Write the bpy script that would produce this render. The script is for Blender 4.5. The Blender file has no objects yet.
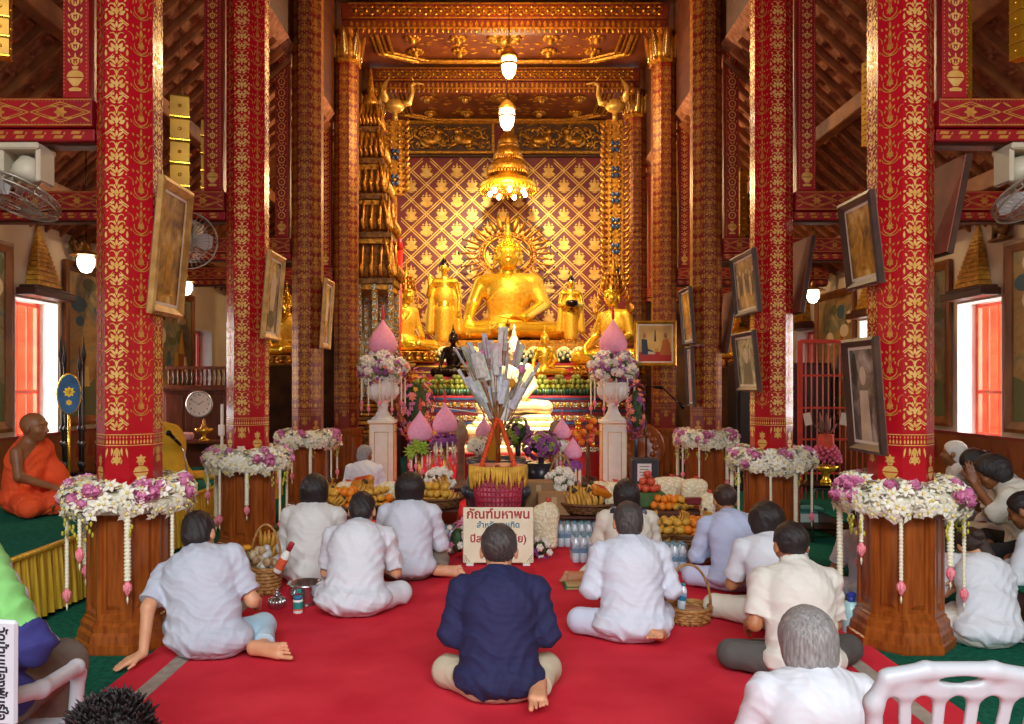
import bpy, math, random
import numpy as np
from mathutils import Vector, Matrix, Euler
random.seed(7); np.random.seed(7)
PI = math.pi; R = math.radians
COL = bpy.context.scene.collection
F, HX, HY, H = 800.0, 498.0, 384.0, 1.5
AX = 0.10                                # nave axis
def P(px, py, Y): return Vector(((px-HX)*Y/F, Y, H-(py-HY)*Y/F))
def lin(h):
    h = h.lstrip('#'); c = [int(h[i:i+2], 16)/255 for i in (0, 2, 4)]
    return tuple(x/12.92 if x <= .04045 else ((x+.055)/1.055)**2.4 for x in c)+(1,)

# ---------------------------------------------------------------- materials
MATS = {}
def mat(name, c, c2=None, rough=.6, metal=0., scale=8., bump=0., bscale=40., detail=4., emit=None, es=0., stretch=None, lo=.35, hi=.65, spec=.5, trans=0., alpha=1., sheen=0., sss=0., kind='noise', ior=None):
    if name in MATS: return MATS[name]
    m = bpy.data.materials.new(name); m.use_nodes = True
    nt = m.node_tree; N = nt.nodes; L = nt.links; b = N['Principled BSDF']
    col = lin(c) if isinstance(c, str) else c
    b.inputs['Base Color'].default_value = col
    b.inputs['Roughness'].default_value = rough; b.inputs['Metallic'].default_value = metal
    b.inputs['Specular IOR Level'].default_value = spec
    if ior: b.inputs['IOR'].default_value = ior
    if trans: b.inputs['Transmission Weight'].default_value = trans
    if alpha < 1: b.inputs['Alpha'].default_value = alpha
    if sheen: b.inputs['Sheen Weight'].default_value = sheen
    if sss:
        b.inputs['Subsurface Weight'].default_value = sss; b.inputs['Subsurface Radius'].default_value = (.012, .005, .003); b.inputs['Subsurface Scale'].default_value = 1.0
    if emit: b.inputs['Emission Color'].default_value = lin(emit); b.inputs['Emission Strength'].default_value = es
    tc = N.new('ShaderNodeTexCoord'); vec = tc.outputs['Object']
    if stretch:
        mp = N.new('ShaderNodeMapping'); mp.inputs['Scale'].default_value = stretch; L.new(vec, mp.inputs['Vector']); vec = mp.outputs['Vector']
    def tex(sc, kind):
        if kind == 'voronoi':
            t = N.new('ShaderNodeTexVoronoi'); t.inputs['Scale'].default_value = sc; L.new(vec, t.inputs['Vector']); return t.outputs['Distance']
        if kind == 'wave':
            t = N.new('ShaderNodeTexWave'); t.inputs['Scale'].default_value = sc; t.inputs['Distortion'].default_value = 3; L.new(vec, t.inputs['Vector']); return t.outputs['Fac']
        t = N.new('ShaderNodeTexNoise'); t.inputs['Scale'].default_value = sc; t.inputs['Detail'].default_value = detail; L.new(vec, t.inputs['Vector']); return t.outputs['Fac']
    if c2:
        r = N.new('ShaderNodeValToRGB'); e = r.color_ramp.elements
        e[0].position = lo; e[0].color = col; e[1].position = hi; e[1].color = lin(c2)
        L.new(tex(scale, kind), r.inputs['Fac']); L.new(r.outputs['Color'], b.inputs['Base Color'])
    if bump:
        bp = N.new('ShaderNodeBump'); bp.inputs['Strength'].default_value = bump; bp.inputs['Distance'].default_value = .01
        L.new(tex(bscale, 'noise' if kind != 'voronoi' else 'voronoi'), bp.inputs['Height']); L.new(bp.outputs['Normal'], b.inputs['Normal'])
    MATS[name] = m; return m

RED = mat('column_red', '#b3101f', '#a00c1a', rough=.22, scale=3, bump=.05, bscale=9)
REDW = mat('beam_red', '#a0141c', '#84101a', rough=.35, scale=4, bump=.1, bscale=30)
LEAF = mat('gold_stencil', '#e8c070', '#d8a448', rough=.38, metal=.35, scale=20)
LEAF2 = mat('dull_gold_stencil', '#cf9440', '#b87a30', rough=.4, metal=.35, scale=20)
GOLD = mat('bright_gold', '#f8cc44', '#e6b022', rough=.26, metal=.75, scale=6, bump=.08, bscale=60)
GOLDC = mat('carved_gold', '#d2922a', '#8c5312', rough=.36, metal=.7, scale=25, bump=.6, bscale=45)
GOLDD = mat('dark_gilding', '#8a5a1e', '#4a2a0c', rough=.45, metal=.5, scale=20, bump=.5, bscale=40)
WOOD = mat('varnished_teak', '#a0531c', '#7c3810', rough=.28, scale=6, stretch=(6, 6, .6), bump=.06, bscale=30)
WOODD = mat('dark_wood', '#5a2a12', '#3c1a0c', rough=.45, scale=5, stretch=(1, 1, 6), bump=.1, bscale=20)
RAFT = mat('rafter_wood', '#a4622f', '#7c421c', rough=.55, scale=5, bump=.1)
CREAM = mat('cream_plaster', '#dcc7a8', '#cdb591', rough=.85, scale=1.5, bump=.06, bscale=25)
WHITE = mat('white_paint', '#f2efe8', '#e8e4da', rough=.5, scale=6)

# ---------------------------------------------------------------- mesh builder
class MB:
    def __init__(s): s.v = []; s.f = []; s.m = []; s.s = []
    def add(s, vs, fs, m=0, sm=False, M=None):
        o = len(s.v)
        if M is not None: vs = [M @ Vector(p) for p in vs]
        s.v.extend(tuple(p) for p in vs)
        for f in fs: s.f.append(tuple(i+o for i in f)); s.m.append(m); s.s.append(sm)
        return s
    def box(s, c, d, b=0., m=0, M=None):
        hx, hy, hz = d[0]/2, d[1]/2, d[2]/2; cx, cy, cz = c
        b = min(b, hx*.9, hy*.9, hz*.9)
        if b <= 0:
            vs = [(cx+i*hx, cy+j*hy, cz+k*hz) for i in (-1, 1) for j in (-1, 1) for k in (-1, 1)]
            return s.add(vs, [(0, 1, 3, 2), (4, 6, 7, 5), (0, 4, 5, 1), (2, 3, 7, 6), (0, 2, 6, 4), (1, 5, 7, 3)], m, False, M)
        vs = []; ix = {}
        for i in (-1, 1):
            for j in (-1, 1):
                for k in (-1, 1):
                    for a in range(3):
                        q = [i*(hx-b), j*(hy-b), k*(hz-b)]; q[a] = (i*hx, j*hy, k*hz)[a]
                        ix[i, j, k, a] = len(vs); vs.append((cx+q[0], cy+q[1], cz+q[2]))
        fs = []
        for a in range(3):
            o = [x for x in range(3) if x != a]
            for sg in (-1, 1):
                f = []
                for p, q in ((-1, -1), (1, -1), (1, 1), (-1, 1)):
                    t = [0, 0, 0]; t[a] = sg; t[o[0]] = p; t[o[1]] = q; f.append(ix[t[0], t[1], t[2], a])
                fs.append(tuple(f) if (sg > 0) ^ (a == 1) else tuple(reversed(f)))
        for a in range(3):
            o = [x for x in range(3) if x != a]
            for p in (-1, 1):
                for q in (-1, 1):
                    t1 = [0, 0, 0]; t1[a] = -1; t1[o[0]] = p; t1[o[1]] = q; t2 = list(t1); t2[a] = 1
                    fs.append((ix[(*t1, o[0])], ix[(*t2, o[0])], ix[(*t2, o[1])], ix[(*t1, o[1])]))
        for i in (-1, 1):
            for j in (-1, 1):
                for k in (-1, 1): fs.append((ix[i, j, k, 0], ix[i, j, k, 1], ix[i, j, k, 2]))
        return s.add(vs, fs, m, False, M)
    def lathe(s, prof, n=24, c=(0, 0, 0), m=0, sm=True, M=None, rot=0., sx=1., sy=1., cap=True):
        vs = []; fs = []
        for r, z in prof:
            for i in range(n):
                a = 2*PI*i/n+rot; vs.append((c[0]+r*math.cos(a)*sx, c[1]+r*math.sin(a)*sy, c[2]+z))
        k = len(prof)
        for j in range(k-1):
            for i in range(n):
                i2 = (i+1) % n; fs.append((j*n+i, j*n+i2, (j+1)*n+i2, (j+1)*n+i))
        if cap:
            fs.append(tuple(reversed(range(n)))); fs.append(tuple((k-1)*n+i for i in range(n)))
        return s.add(vs, fs, m, sm, M)
    def tube(s, pts, r, n=8, m=0, sm=True, cap=True, M=None, flat=1.):
        pts = [Vector(p) for p in pts]; k = len(pts)
        rs = r if isinstance(r, (list, tuple)) else [r]*k
        vs = []; fs = []; up = None
        for j, p in enumerate(pts):
            t = (pts[min(j+1, k-1)]-pts[max(j-1, 0)]); t = t.normalized() if t.length > 1e-9 else Vector((0, 0, 1))
            if up is None: up = Vector((0, 0, 1)) if abs(t.z) < .9 else Vector((0, 1, 0))
            a = t.cross(up); a = a.normalized() if a.length > 1e-6 else t.orthogonal().normalized(); b = a.cross(t); up = b
            for i in range(n):
                w = 2*PI*i/n; vs.append(p+a*(rs[j]*math.cos(w))+b*(rs[j]*flat*math.sin(w)))
        for j in range(k-1):
            for i in range(n):
                i2 = (i+1) % n; fs.append((j*n+i, j*n+i2, (j+1)*n+i2, (j+1)*n+i))
        if cap: fs.append(tuple(reversed(range(n)))); fs.append(tuple((k-1)*n+i for i in range(n)))
        return s.add(vs, fs, m, sm, M)
    def ball(s, c, r, n=12, k=8, m=0, M=None):
        if not isinstance(r, (tuple, list)): r = (r, r, r)
        vs = [(c[0], c[1], c[2]-r[2])]; fs = []
        for j in range(1, k):
            t = PI*j/k
            for i in range(n):
                a = 2*PI*i/n; vs.append((c[0]+r[0]*math.sin(t)*math.cos(a), c[1]+r[1]*math.sin(t)*math.sin(a), c[2]-r[2]*math.cos(t)))
        vs.append((c[0], c[1], c[2]+r[2])); top = len(vs)-1
        for i in range(n): fs.append((0, 1+(i+1) % n, 1+i))
        for j in range(k-2):
            for i in range(n):
                i2 = (i+1) % n; fs.append((1+j*n+i, 1+j*n+i2, 1+(j+1)*n+i2, 1+(j+1)*n+i))
        for i in range(n): fs.append((1+(k-2)*n+i, 1+(k-2)*n+(i+1) % n, top))
        return s.add(vs, fs, m, True, M)
    def prism(s, poly, z0, z1, m=0, M=None, sm=False):
        n = len(poly); vs = [(x, y, z0) for x, y in poly]+[(x, y, z1) for x, y in poly]
        fs = [tuple(reversed(range(n))), tuple(range(n, 2*n))]+[(i, (i+1) % n, n+(i+1) % n, n+i) for i in range(n)]
        return s.add(vs, fs, m, sm, M)
    def quad(s, a, b, c, d, m=0): return s.add([a, b, c, d], [(0, 1, 2, 3)], m)
    def mesh(s, name, mats):
        me = bpy.data.meshes.new(name); me.from_pydata(s.v, [], s.f)
        for x in (mats if isinstance(mats, (list, tuple)) else [mats]): me.materials.append(x)
        me.polygons.foreach_set('material_index', s.m); me.polygons.foreach_set('use_smooth', s.s); me.update(); return me
    def build(s, name, mats, parent=None, loc=None, rot=None, fix=False):
        me = s.mesh(name, mats)
        if fix:
            import bmesh
            bm = bmesh.new(); bm.from_mesh(me); bmesh.ops.recalc_face_normals(bm, faces=bm.faces); bm.to_mesh(me); bm.free()
        return place(name, me, parent, loc, rot)
def place(name, me, parent=None, loc=None, rot=None):
    o = bpy.data.objects.new(name, me); COL.objects.link(o)
    if parent: o.parent = parent
    if loc is not None: o.location = loc
    if rot is not None: o.rotation_euler = rot
    return o
def tag(o, label, cat, group=None, kind=None):
    if label: o['label'] = label
    if cat: o['category'] = cat
    if group: o['group'] = group
    if kind: o['kind'] = kind
    return o
def thing(name, label, cat, loc=(0, 0, 0), rot=(0, 0, 0), group=None, scale=None):
    o = bpy.data.objects.new(name, None); COL.objects.link(o); o.empty_display_size = .05
    o.location = loc; o.rotation_euler = rot if isinstance(rot, (tuple, list)) else (0, 0, rot)
    if scale: o.scale = (scale,)*3 if not isinstance(scale, (tuple, list)) else scale
    return tag(o, label, cat, group)
def dup(root, loc=None, rot=None, label=None, group=None, scale=None):
    def rec(o, par):
        c = o.copy(); COL.objects.link(c); c.parent = par
        for ch in list(o.children): rec(ch, c)
        return c
    r = rec(root, None)
    if loc is not None: r.location = loc
    if rot is not None: r.rotation_euler = rot if isinstance(rot, (tuple, list)) else (0, 0, rot)
    if label: r['label'] = label
    if group: r['group'] = group
    if scale: r.scale = (scale,)*3 if not isinstance(scale, (tuple, list)) else scale
    return r
def struct(name, mb, m, parent=None, fix=False):
    o = mb.build(name, m, parent, fix=fix)
    if parent is None: o['kind'] = 'structure'
    return o

# ---------------------------------------------------------------- 2-D ornament
class Orn:
    W = 1.; cur = 0
    def __init__(s): s.p = []
    def strip(s, pts, ws, m=0):
        pts = [Vector(p).to_2d() for p in pts]; k = len(pts); vs = []; fs = []
        for j in range(k):
            t = pts[min(j+1, k-1)]-pts[max(j-1, 0)]; n = Vector((-t.y, t.x)); n = n.normalized() if n.length > 1e-9 else Vector((1, 0))
            vs += [pts[j]+n*ws[j], pts[j]-n*ws[j]]
        for j in range(k-1): fs.append((2*j, 2*j+1, 2*j+3, 2*j+2))
        s.p.append((vs, fs, m)); return s
    def leaf(s, x, y, ang, L, w, bend=0., m=0, n=4):
        pts = []; ws = []; a = R(ang); p = Vector((x, y))
        for j in range(n+1):
            t = j/n; pts.append(p.copy()); ws.append(s.W*w/2*max(.08, math.sin(PI*min(1, t**.8)))); p += Vector((math.cos(a), math.sin(a)))*L/n; a += R(bend)/n
        return s.strip(pts, ws, m)
    def curl(s, x, y, ang, L, w, bend, m=0, n=8):
        pts = []; ws = []; a = R(ang); p = Vector((x, y))
        for j in range(n+1):
            t = j/n; pts.append(p.copy()); ws.append(s.W*w/2*(1-.6*t)); p += Vector((math.cos(a), math.sin(a)))*L/n; a += R(bend)*(t*.9+.55)/n
        return s.strip(pts, ws, m)
    def disc(s, x, y, r, n=8, m=0, sy=1.):
        s.p.append(([Vector((x+r*math.cos(2*PI*i/n), y+sy*r*math.sin(2*PI*i/n))) for i in range(n)], [tuple(range(n))], m)); return s
    def rect(s, x0, y0, x1, y1, m=0):
        s.p.append(([Vector((x0, y0)), Vector((x1, y0)), Vector((x1, y1)), Vector((x0, y1))], [(0, 1, 2, 3)], m)); return s
    def poly(s, pts, m=0): s.p.append(([Vector(p) for p in pts], [tuple(range(len(pts)))], m)); return s
    def mirror(s):
        for vs, fs, m in list(s.p):
            s.p.append(([Vector((-v.x, v.y)) for v in vs], [tuple(reversed(f)) for f in fs], m))
        return s
    def put(s, mb, fn, u=0., v=0., k=1., m0=0, sx=1., rot=0.):
        c, sn = math.cos(rot), math.sin(rot)
        for ci, (vs, fs, m) in enumerate(s.p):
            Orn.cur = ci; mb.add([fn(u+k*(sx*q.x*c-q.y*sn), v+k*(sx*q.x*sn+q.y*c)) for q in vs], fs, m0+m)
        return s
def flower(r, n=6, m=0):
    o = Orn()
    for i in range(n): o.leaf(0, 0, 90+i*360/n, r, r*.62, 0, m)
    return o.disc(0, 0, r*.22, 6, m)
Orn.W = 1.2
mA = Orn()   # fleuron band
mA.leaf(.006, .012, 60, .05, .013, -50).leaf(.004, .0, 20, .045, .013, 40).leaf(.012, .05, 30, .03, .012, -70).leaf(.013, .095, 8, .042, .02, 55)
mA.leaf(.01, .11, 38, .038, .018, 30).strip([(.07, .032), (.045, .05), (.02, .075)], [.003, .003, .002]).strip([(.062, .025), (.037, .043), (.013, .066)], [.003, .003, .002])
mA.curl(.012, .148, 40, .05, .009, -170).leaf(.045, .165, 60, .022, .011).leaf(.05, .125, -30, .022, .01).disc(.055, .008, .005).leaf(.006, .135, 65, .03, .01, 30)
mA.curl(.004, .175, 75, .05, .007, -150)
mA.mirror()
mA.leaf(0, .018, 90, .038, .013).leaf(0, .088, 90, .05, .02).disc(0, .082, .008).leaf(0, .15, 90, .045, .011)
mB = Orn()   # tulip band
mB.curl(.0, .02, 20, .075, .007, 110, 1).curl(.0, .012, 0, .06, .006, 95, 1).curl(.012, .075, 120, .05, .006, -90, 1).leaf(.015, .12, 60, .025, .009, 20, 1).leaf(.03, .1, 100, .02, .008, 0, 1)
mB.curl(.045, .09, 95, .06, .006, -120, 1).leaf(.01, .165, 30, .022, .01, 30, 1).leaf(.042, .165, 70, .02, .009, 0, 1).leaf(.055, .03, 80, .02, .008, 0, 1)
mB.mirror()
mB.leaf(0, .115, 90, .05, .015, 0, 1).leaf(0, .17, 90, .034, .011, 0, 1).disc(0, .015, .009, 8, 1).leaf(0, .0, -90, .022, .01, 0, 1)
mA.leaf(.062, .06, 90, .04, .012).leaf(-.062, .06, 90, .04, .012)
for a in range(0, 360, 60): mB.leaf(.0, .062, a+30, .022, .012, 0, 1)
Orn.W = 1.
mBorder = Orn()  # lower border of the shaft
for i in range(-3, 4): mBorder.leaf(i*.02, .0, 90, .028, .012).leaf(i*.02, .034, 90, .016, .008)
mBorder.rect(-.072, -.01, .072, -.005).rect(-.072, .055, .072, .06)
mHang = Orn().leaf(0, 0, -90, .09, .02).leaf(.0, -.0, -60, .06, .012, -30).leaf(.03, 0, -100, .05, .014, 40).leaf(.055, 0, -80, .06, .012).curl(.01, -.06, -20, .05, .007, -160).mirror()
mVase = Orn().poly([(-.03, 0), (.03, 0), (.034, .012), (.012, .02), (-.012, .02), (-.034, .012)]).poly([(-.012, .026), (.012, .026), (.04, .06), (.044, .068), (-.044, .068), (-.04, .06)]).poly([(-.046, .074), (.046, .074), (.036, .098), (.016, .108), (-.016, .108), (-.036, .098)]).poly([(-.012, .112), (.012, .112), (.018, .13), (-.018, .13)])
mScroll = Orn().curl(0, 0, 30, .09, .011, 210).curl(.0, .045, 20, .07, .009, -190).leaf(.035, .065, 50, .035, .013, 40).leaf(.012, .02, 60, .04, .012, 30).leaf(.045, .02, 80, .03, .01).mirror().leaf(0, .045, 90, .045, .014).leaf(0, 0, 90, .035, .012)
mRing = Orn()
for i in range(14):
    a0, a1 = 2*PI*i/14, 2*PI*(i+1)/14
    mRing.poly([(.042*math.cos(a0), .06+.042*math.sin(a0)), (.042*math.cos(a1), .06+.042*math.sin(a1)), (.031*math.cos(a1), .06+.031*math.sin(a1)), (.031*math.cos(a0), .06+.031*math.sin(a0))])
mRing.leaf(.0, .11, 30, .05, .012, 60).leaf(0, .11, 150, .05, .012, -60).leaf(0, .045, 90, .03, .012).leaf(.04, .1, 60, .03, .01).leaf(-.04, .1, 120, .03, .01)

# ---------------------------------------------------------------- structure
x0, x1 = -4.6, 4.8; YB = 14.2           # side walls, back of the aisles
fl = MB(); fl.box((0, 7, -.05), (16, 22, .1)); struct('floor', fl, mat('green_carpet', '#1d6a52', '#14503e', rough=.95, scale=30, bump=.25, bscale=300, spec=.1))
MURALM = {}
def wall(side):
    X = x0 if side == 'left' else x1; sg = -1 if side == 'left' else 1
    mb = MB(); th = .22
    wins = [(3.1, 3.85), (5.35, 6.1), (7.6, 8.35), (9.85, 10.6), (12.1, 12.85)]
    ys = [-4.0]+[q for w in wins for q in w]+[YB+2.5]
    cx = X+sg*th/2
    for i in range(0, len(ys), 2): mb.box((cx, (ys[i]+ys[i+1])/2, 1.55), (th, ys[i+1]-ys[i], 3.1))
    for a, b in wins:
        mb.box((cx, (a+b)/2, .475), (th, b-a, .95)); mb.box((cx, (a+b)/2, 2.72), (th, b-a, .76))
    struct('wall_'+side, mb, CREAM)
    # painted dado band and white reveals
    d = MB(); d.box((X-sg*.006, 6, .55), (.012, 20, .86), m=0); d.box((X-sg*.01, 6, .985), (.02, 20, .03), m=1)
    for k in range(64): # stencilled flames on the dado
        y = -1+k*.25; d.prism([(y-.07, .7), (y+.07, .7), (y, .92)], 0, .003, m=1, M=Matrix(((0, 0, -sg, X-sg*.012), (1, 0, 0, 0), (0, 1, 0, 0), (0, 0, 0, 1))))
    struct('baseboard_'+side, d, [mat('dado_brown', '#8a4a1c', '#70360f', rough=.4, scale=3), mat('dado_red', '#7a2414', rough=.5)])
    for n, (a, b) in enumerate(wins):
        rv = MB(); e = .006
        rv.box((cx, a+e, 1.645), (th+.02, .012, 1.39)); rv.box((cx, b-e, 1.645), (th+.02, .012, 1.39)); rv.box((cx, (a+b)/2, .953), (th+.02, b-a, .012)); rv.box((cx, (a+b)/2, 2.335), (th+.02, b-a, .012))
        w = struct('window_%d' % (n+1+(0 if side == 'left' else 5)), rv, WHITE)
        fr = MB(); xo = X+sg*(th-.02)
        for y in (a+.035, b-.035): fr.box((xo, y, 1.645), (.05, .045, 1.37), .006)
        for z in (.985, 2.305, 1.42): fr.box((xo, (a+b)/2, z), (.04, b-a-.03, .035), .005)
        for k in range(1, 4): fr.box((xo+sg*.0, a+.035+(b-a-.07)*k/4, 1.645), (.014, .014, 1.33))
        fr.build('window_frame', mat('orange_red_paint', '#f06038', '#e04c2c', rough=.4, scale=5), w)
        # open shutter leaf, swung outwards
        for s_ in (0, 1):
            sh = MB(); hy = (b-.02) if s_ == 0 else (a+.02)
            L = .35; ang = R(62)
            Mx = Matrix.Translation((X+sg*(th+.02), hy, 1.645)) @ Matrix.Rotation((-1 if s_ == 0 else 1)*sg*(PI/2-ang)*1, 4, 'Z') @ Matrix.Rotation(0 if sg > 0 else PI, 4, 'Z')
            sh.box((L/2, 0, 0), (L, .03, 1.36), .005, M=Mx)
            for z in (-.45, 0, .45): sh.box((L/2, 0, z), (L-.1, .042, .3), .01, M=Mx)
            sh.build('shutter', mat('orange_red_paint', ''), w)
wall('left'); wall('right')
# aisle end walls
for side, xa, xb in (('back_left', x0-.2, -2.35), ('back_right', 2.55, x1+.2)):
    mb = MB(); mb.box(((xa+xb)/2, YB+.1, 2.6), (xb-xa, .2, 5.2)); struct('wall_'+side, mb, mat('end_wall_brown', '#6e4520', '#4a2c12', rough=.7, scale=3))
mb = MB(); mb.box((AX, 16.6, 3.8), (5.4, .2, 7.6)); WBACK = mb
# wall over the entrance behind the camera and door jambs (the entrance itself stands open)
mb = MB(); mb.box((0, -3.1, 6.9), (10, .2, .8)); mb.box((-4.3, -3.1, 2.5), (.8, .2, 5)); mb.box((4.5, -3.1, 2.5), (.8, .2, 5)); struct('wall_front', mb, CREAM)

# roofs over the aisles: tile underside, rafters, battens and purlins
TILE = mat('tile_underside', '#c4825c', '#94583a', rough=.85, scale=14, bump=.3, bscale=18)
SL = .9
def roof(side):
    sg = -1 if side == 'left' else 1; X = x0 if side == 'left' else x1; Xi = AX+sg*2.42
    n = Vector((sg*SL, 0, 1)).normalized(); run = abs(X-Xi)+.6
    o = Vector((X+sg*.6, 0, 3.05-.54)); d = Vector((-sg, 0, SL)).normalized(); Ls = run*math.sqrt(1+SL*SL)
    mb = MB(); 
    rows = int(Ls/.2)
    for k in range(rows+1):   # overlapping tile courses, each a little step
        a = o+d*(k*.2)+n*.10; b = o+d*(k*.2+.23)+n*.125
        for q in range(0, 1): mb.add([(a.x, -3.2, a.z), (a.x, YB+.2, a.z), (b.x, YB+.2, b.z), (b.x, -3.2, b.z)], [(0, 1, 2, 3)])
    a = o+n*.16; b = o+d*Ls+n*.16
    mb.add([(a.x, -3.2, a.z), (a.x, YB+.2, a.z), (b.x, YB+.2, b.z), (b.x, -3.2, b.z)], [(0, 3, 2, 1)])
    c = struct('ceiling_'+side, mb, TILE)
    tl = MB()                                       # tile edges between the rafters
    for k in range(1, rows):
        for j in range(60):
            y = 3.2+j*.185; q = o+d*(k*.2)+n*.085
            tl.box((0, 0, 0), (.03, .165, .02), M=Matrix.Translation((q.x, y+random.uniform(-.008, .008), q.z)) @ Matrix.Rotation(sg*math.atan(SL), 4, 'Y'))
    tl.build('tile_edges', mat('tile_edge', '#d09068', '#8a4c30', rough=.8, scale=20), c)
    for k in range(44):
        y = 2.2+k*.27; r = MB(); p = o+d*(Ls/2)+n*.03
        r.box((0, 0, 0), (Ls, .04, .07), .004, M=Matrix.Translation((p.x, y, p.z)) @ Matrix.Rotation(sg*math.atan(SL), 4, 'Y'))
        r.build('rafter', RAFT, c)
    for f_ in (.33, .66):
        p = o+d*(Ls*f_)-n*.07; r = MB(); r.box((p.x, 5.5, p.z), (.12, 17, .16), .01); r.build('purlin', RAFT, c)
roof('left'); roof('right')
# clerestory boards between the aisle roof and the nave ceiling
for side, sg in (('nave_left', -1), ('nave_right', 1)):
    mb = MB(); X = AX+sg*2.43
    mb.box((X, 5.6, 6.35), (.06, 17.4, 2.1)); struct('wall_'+side, mb, WOODD)
# nave ceiling of coffered bays
NC = 6.92
mb = MB(); mb.box((AX, 6.6, NC+.1), (5.0, 20, .2)); CEIL = struct('ceiling', mb, mat('ceiling_red', '#7a3a16', '#5c220e', rough=.45, scale=3))
cb = MB(); lot = MB()
for bay, (ya, yb) in enumerate(((2.5, 4.5), (4.85, 6.75), (7.05, 8.9), (9.25, 11.15), (11.55, 13.45), (13.85, 16.4))):
    for ins, z, w in ((.04, NC-.02, .05), (.12, NC-.03, .07), (.2, NC-.02, .04), (.3, NC-.06, .05)):
        a, b, c_ = ya+ins*.6, yb-ins*.6, 2.1-ins; cx = .55
        pts = [(-c_, a+cx*.6), (-c_+cx, a), (c_-cx, a), (c_, a+cx*.6), (c_, b-cx*.6), (c_-cx, b), (-c_+cx, b), (-c_, b-cx*.6)]
        cb.tube([(AX+x, y, z) for x, y in pts+pts[:2]], w/2, 6, sm=False)
    for i in range(-2, 3):
        for j in (0, 1, 2):
            c_ = (AX+i*.72, ya+.45+(yb-ya-.9)*j/2, NC-.005)
            rr = .30 if (i == 0 and j == 1) else .15
            for k in range(10):
                a = 2*PI*k/10; cb.ball((c_[0]+rr*.62*math.cos(a), c_[1]+rr*.62*math.sin(a), NC-.02), (rr*.34, rr*.34, .03), 6, 4)
            cb.lathe([(rr*.05, -.11), (rr*.3, -.10), (rr*.42, -.05), (rr*.55, 0)], 10, c_)
    for k in range(130):
        a = random.uniform(-1.5, 1.5); y = random.uniform(ya+.3, yb-.3); cb.ball((AX+a, y, NC-.002), (.06, .03, .008), 6, 4)
cb.build('lotus_coffers', GOLDC, CEIL)

# transverse lintels in front of the altar bays
ROWS = [4.675, 6.88, 9.05, 11.35, 13.65]; WH = 2.25
def lintel(Y, n):
    mb = MB(); gb = MB()
    mb.box((AX, Y, 6.74), (2*WH+.1, .26, .22), .01); mb.box((AX, Y, 6.56), (2*WH+.1, .2, .14), .01)
    fn = lambda u, v: (AX+u, Y-.131, 6.63+v)
    for z in (0, .2): Orn().rect(-2.2, z, 2.2, z+.02).put(mb, fn, m0=1)
    k = 0
    for i in range(-14, 15):
        flower(.07, 8).put(mb, fn, i*.15, .11, m0=1); mb.ball((AX+i*.15, Y-.125, 6.74), (.03, .03, .03), 8, 6, m=1); mb.ball((AX+i*.15+.075, Y-.12, 6.79), (.035, .025, .02), 8, 6, m=1); mb.ball((AX+i*.15+.075, Y-.12, 6.69), (.035, .025, .02), 8, 6, m=1)
        Orn().curl(0, 0, 20, .08, .012, 200).curl(0, 0, 200, .08, .012, 200).put(mb, fn, i*.15+.075, .11, m0=1)
    fn2 = lambda u, v: (AX+u, Y-.102, 6.5+v)
    for i in range(-27, 28):
        Orn().leaf(0, .02, 90, .09, .05).put(mb, fn2, i*.08, 0, m0=1)
        mb.ball((AX+i*.08, Y-.09, 6.478), (.022, .02, .04), 6, 5, m=1)
    mb.box((AX, Y-.02, 6.505), (2*WH, .2, .02), m=1)
    t = thing('painted_lintel', ['carved gold and red lintel across the nave at the third pair of columns', 'carved gold and red lintel resting on the lotus capitals of the fourth columns', 'carved gold and red lintel deepest in, just above the altar swans'][n], 'lintel', (0, 0, 0))
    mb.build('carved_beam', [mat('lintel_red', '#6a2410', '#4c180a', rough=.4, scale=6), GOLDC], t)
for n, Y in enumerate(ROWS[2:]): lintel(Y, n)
# ---------------------------------------------------------------- carpet
c = thing('carpet_runner', 'long red carpet with pale grey stripes along both edges, down the middle of the hall', 'carpet')
REDC = mat('red_carpet', '#e63c4a', '#d42c3c', rough=.95, scale=2.2, bump=.35, bscale=420, spec=.08)
mb = MB(); mb.box((AX, 4.9, .006), (4.04, 15.6, .012), .003); mb.build('pile', REDC, c)
for s in (-1, 1):
    mb = MB(); mb.box((AX+s*1.81, 4.9, .0125), (.085, 15.6, .004)); mb.build('stripe', mat('grey_stripe', '#b3a596', '#a09282', rough=.95, scale=20, bump=.3, bscale=300), c)

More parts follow.
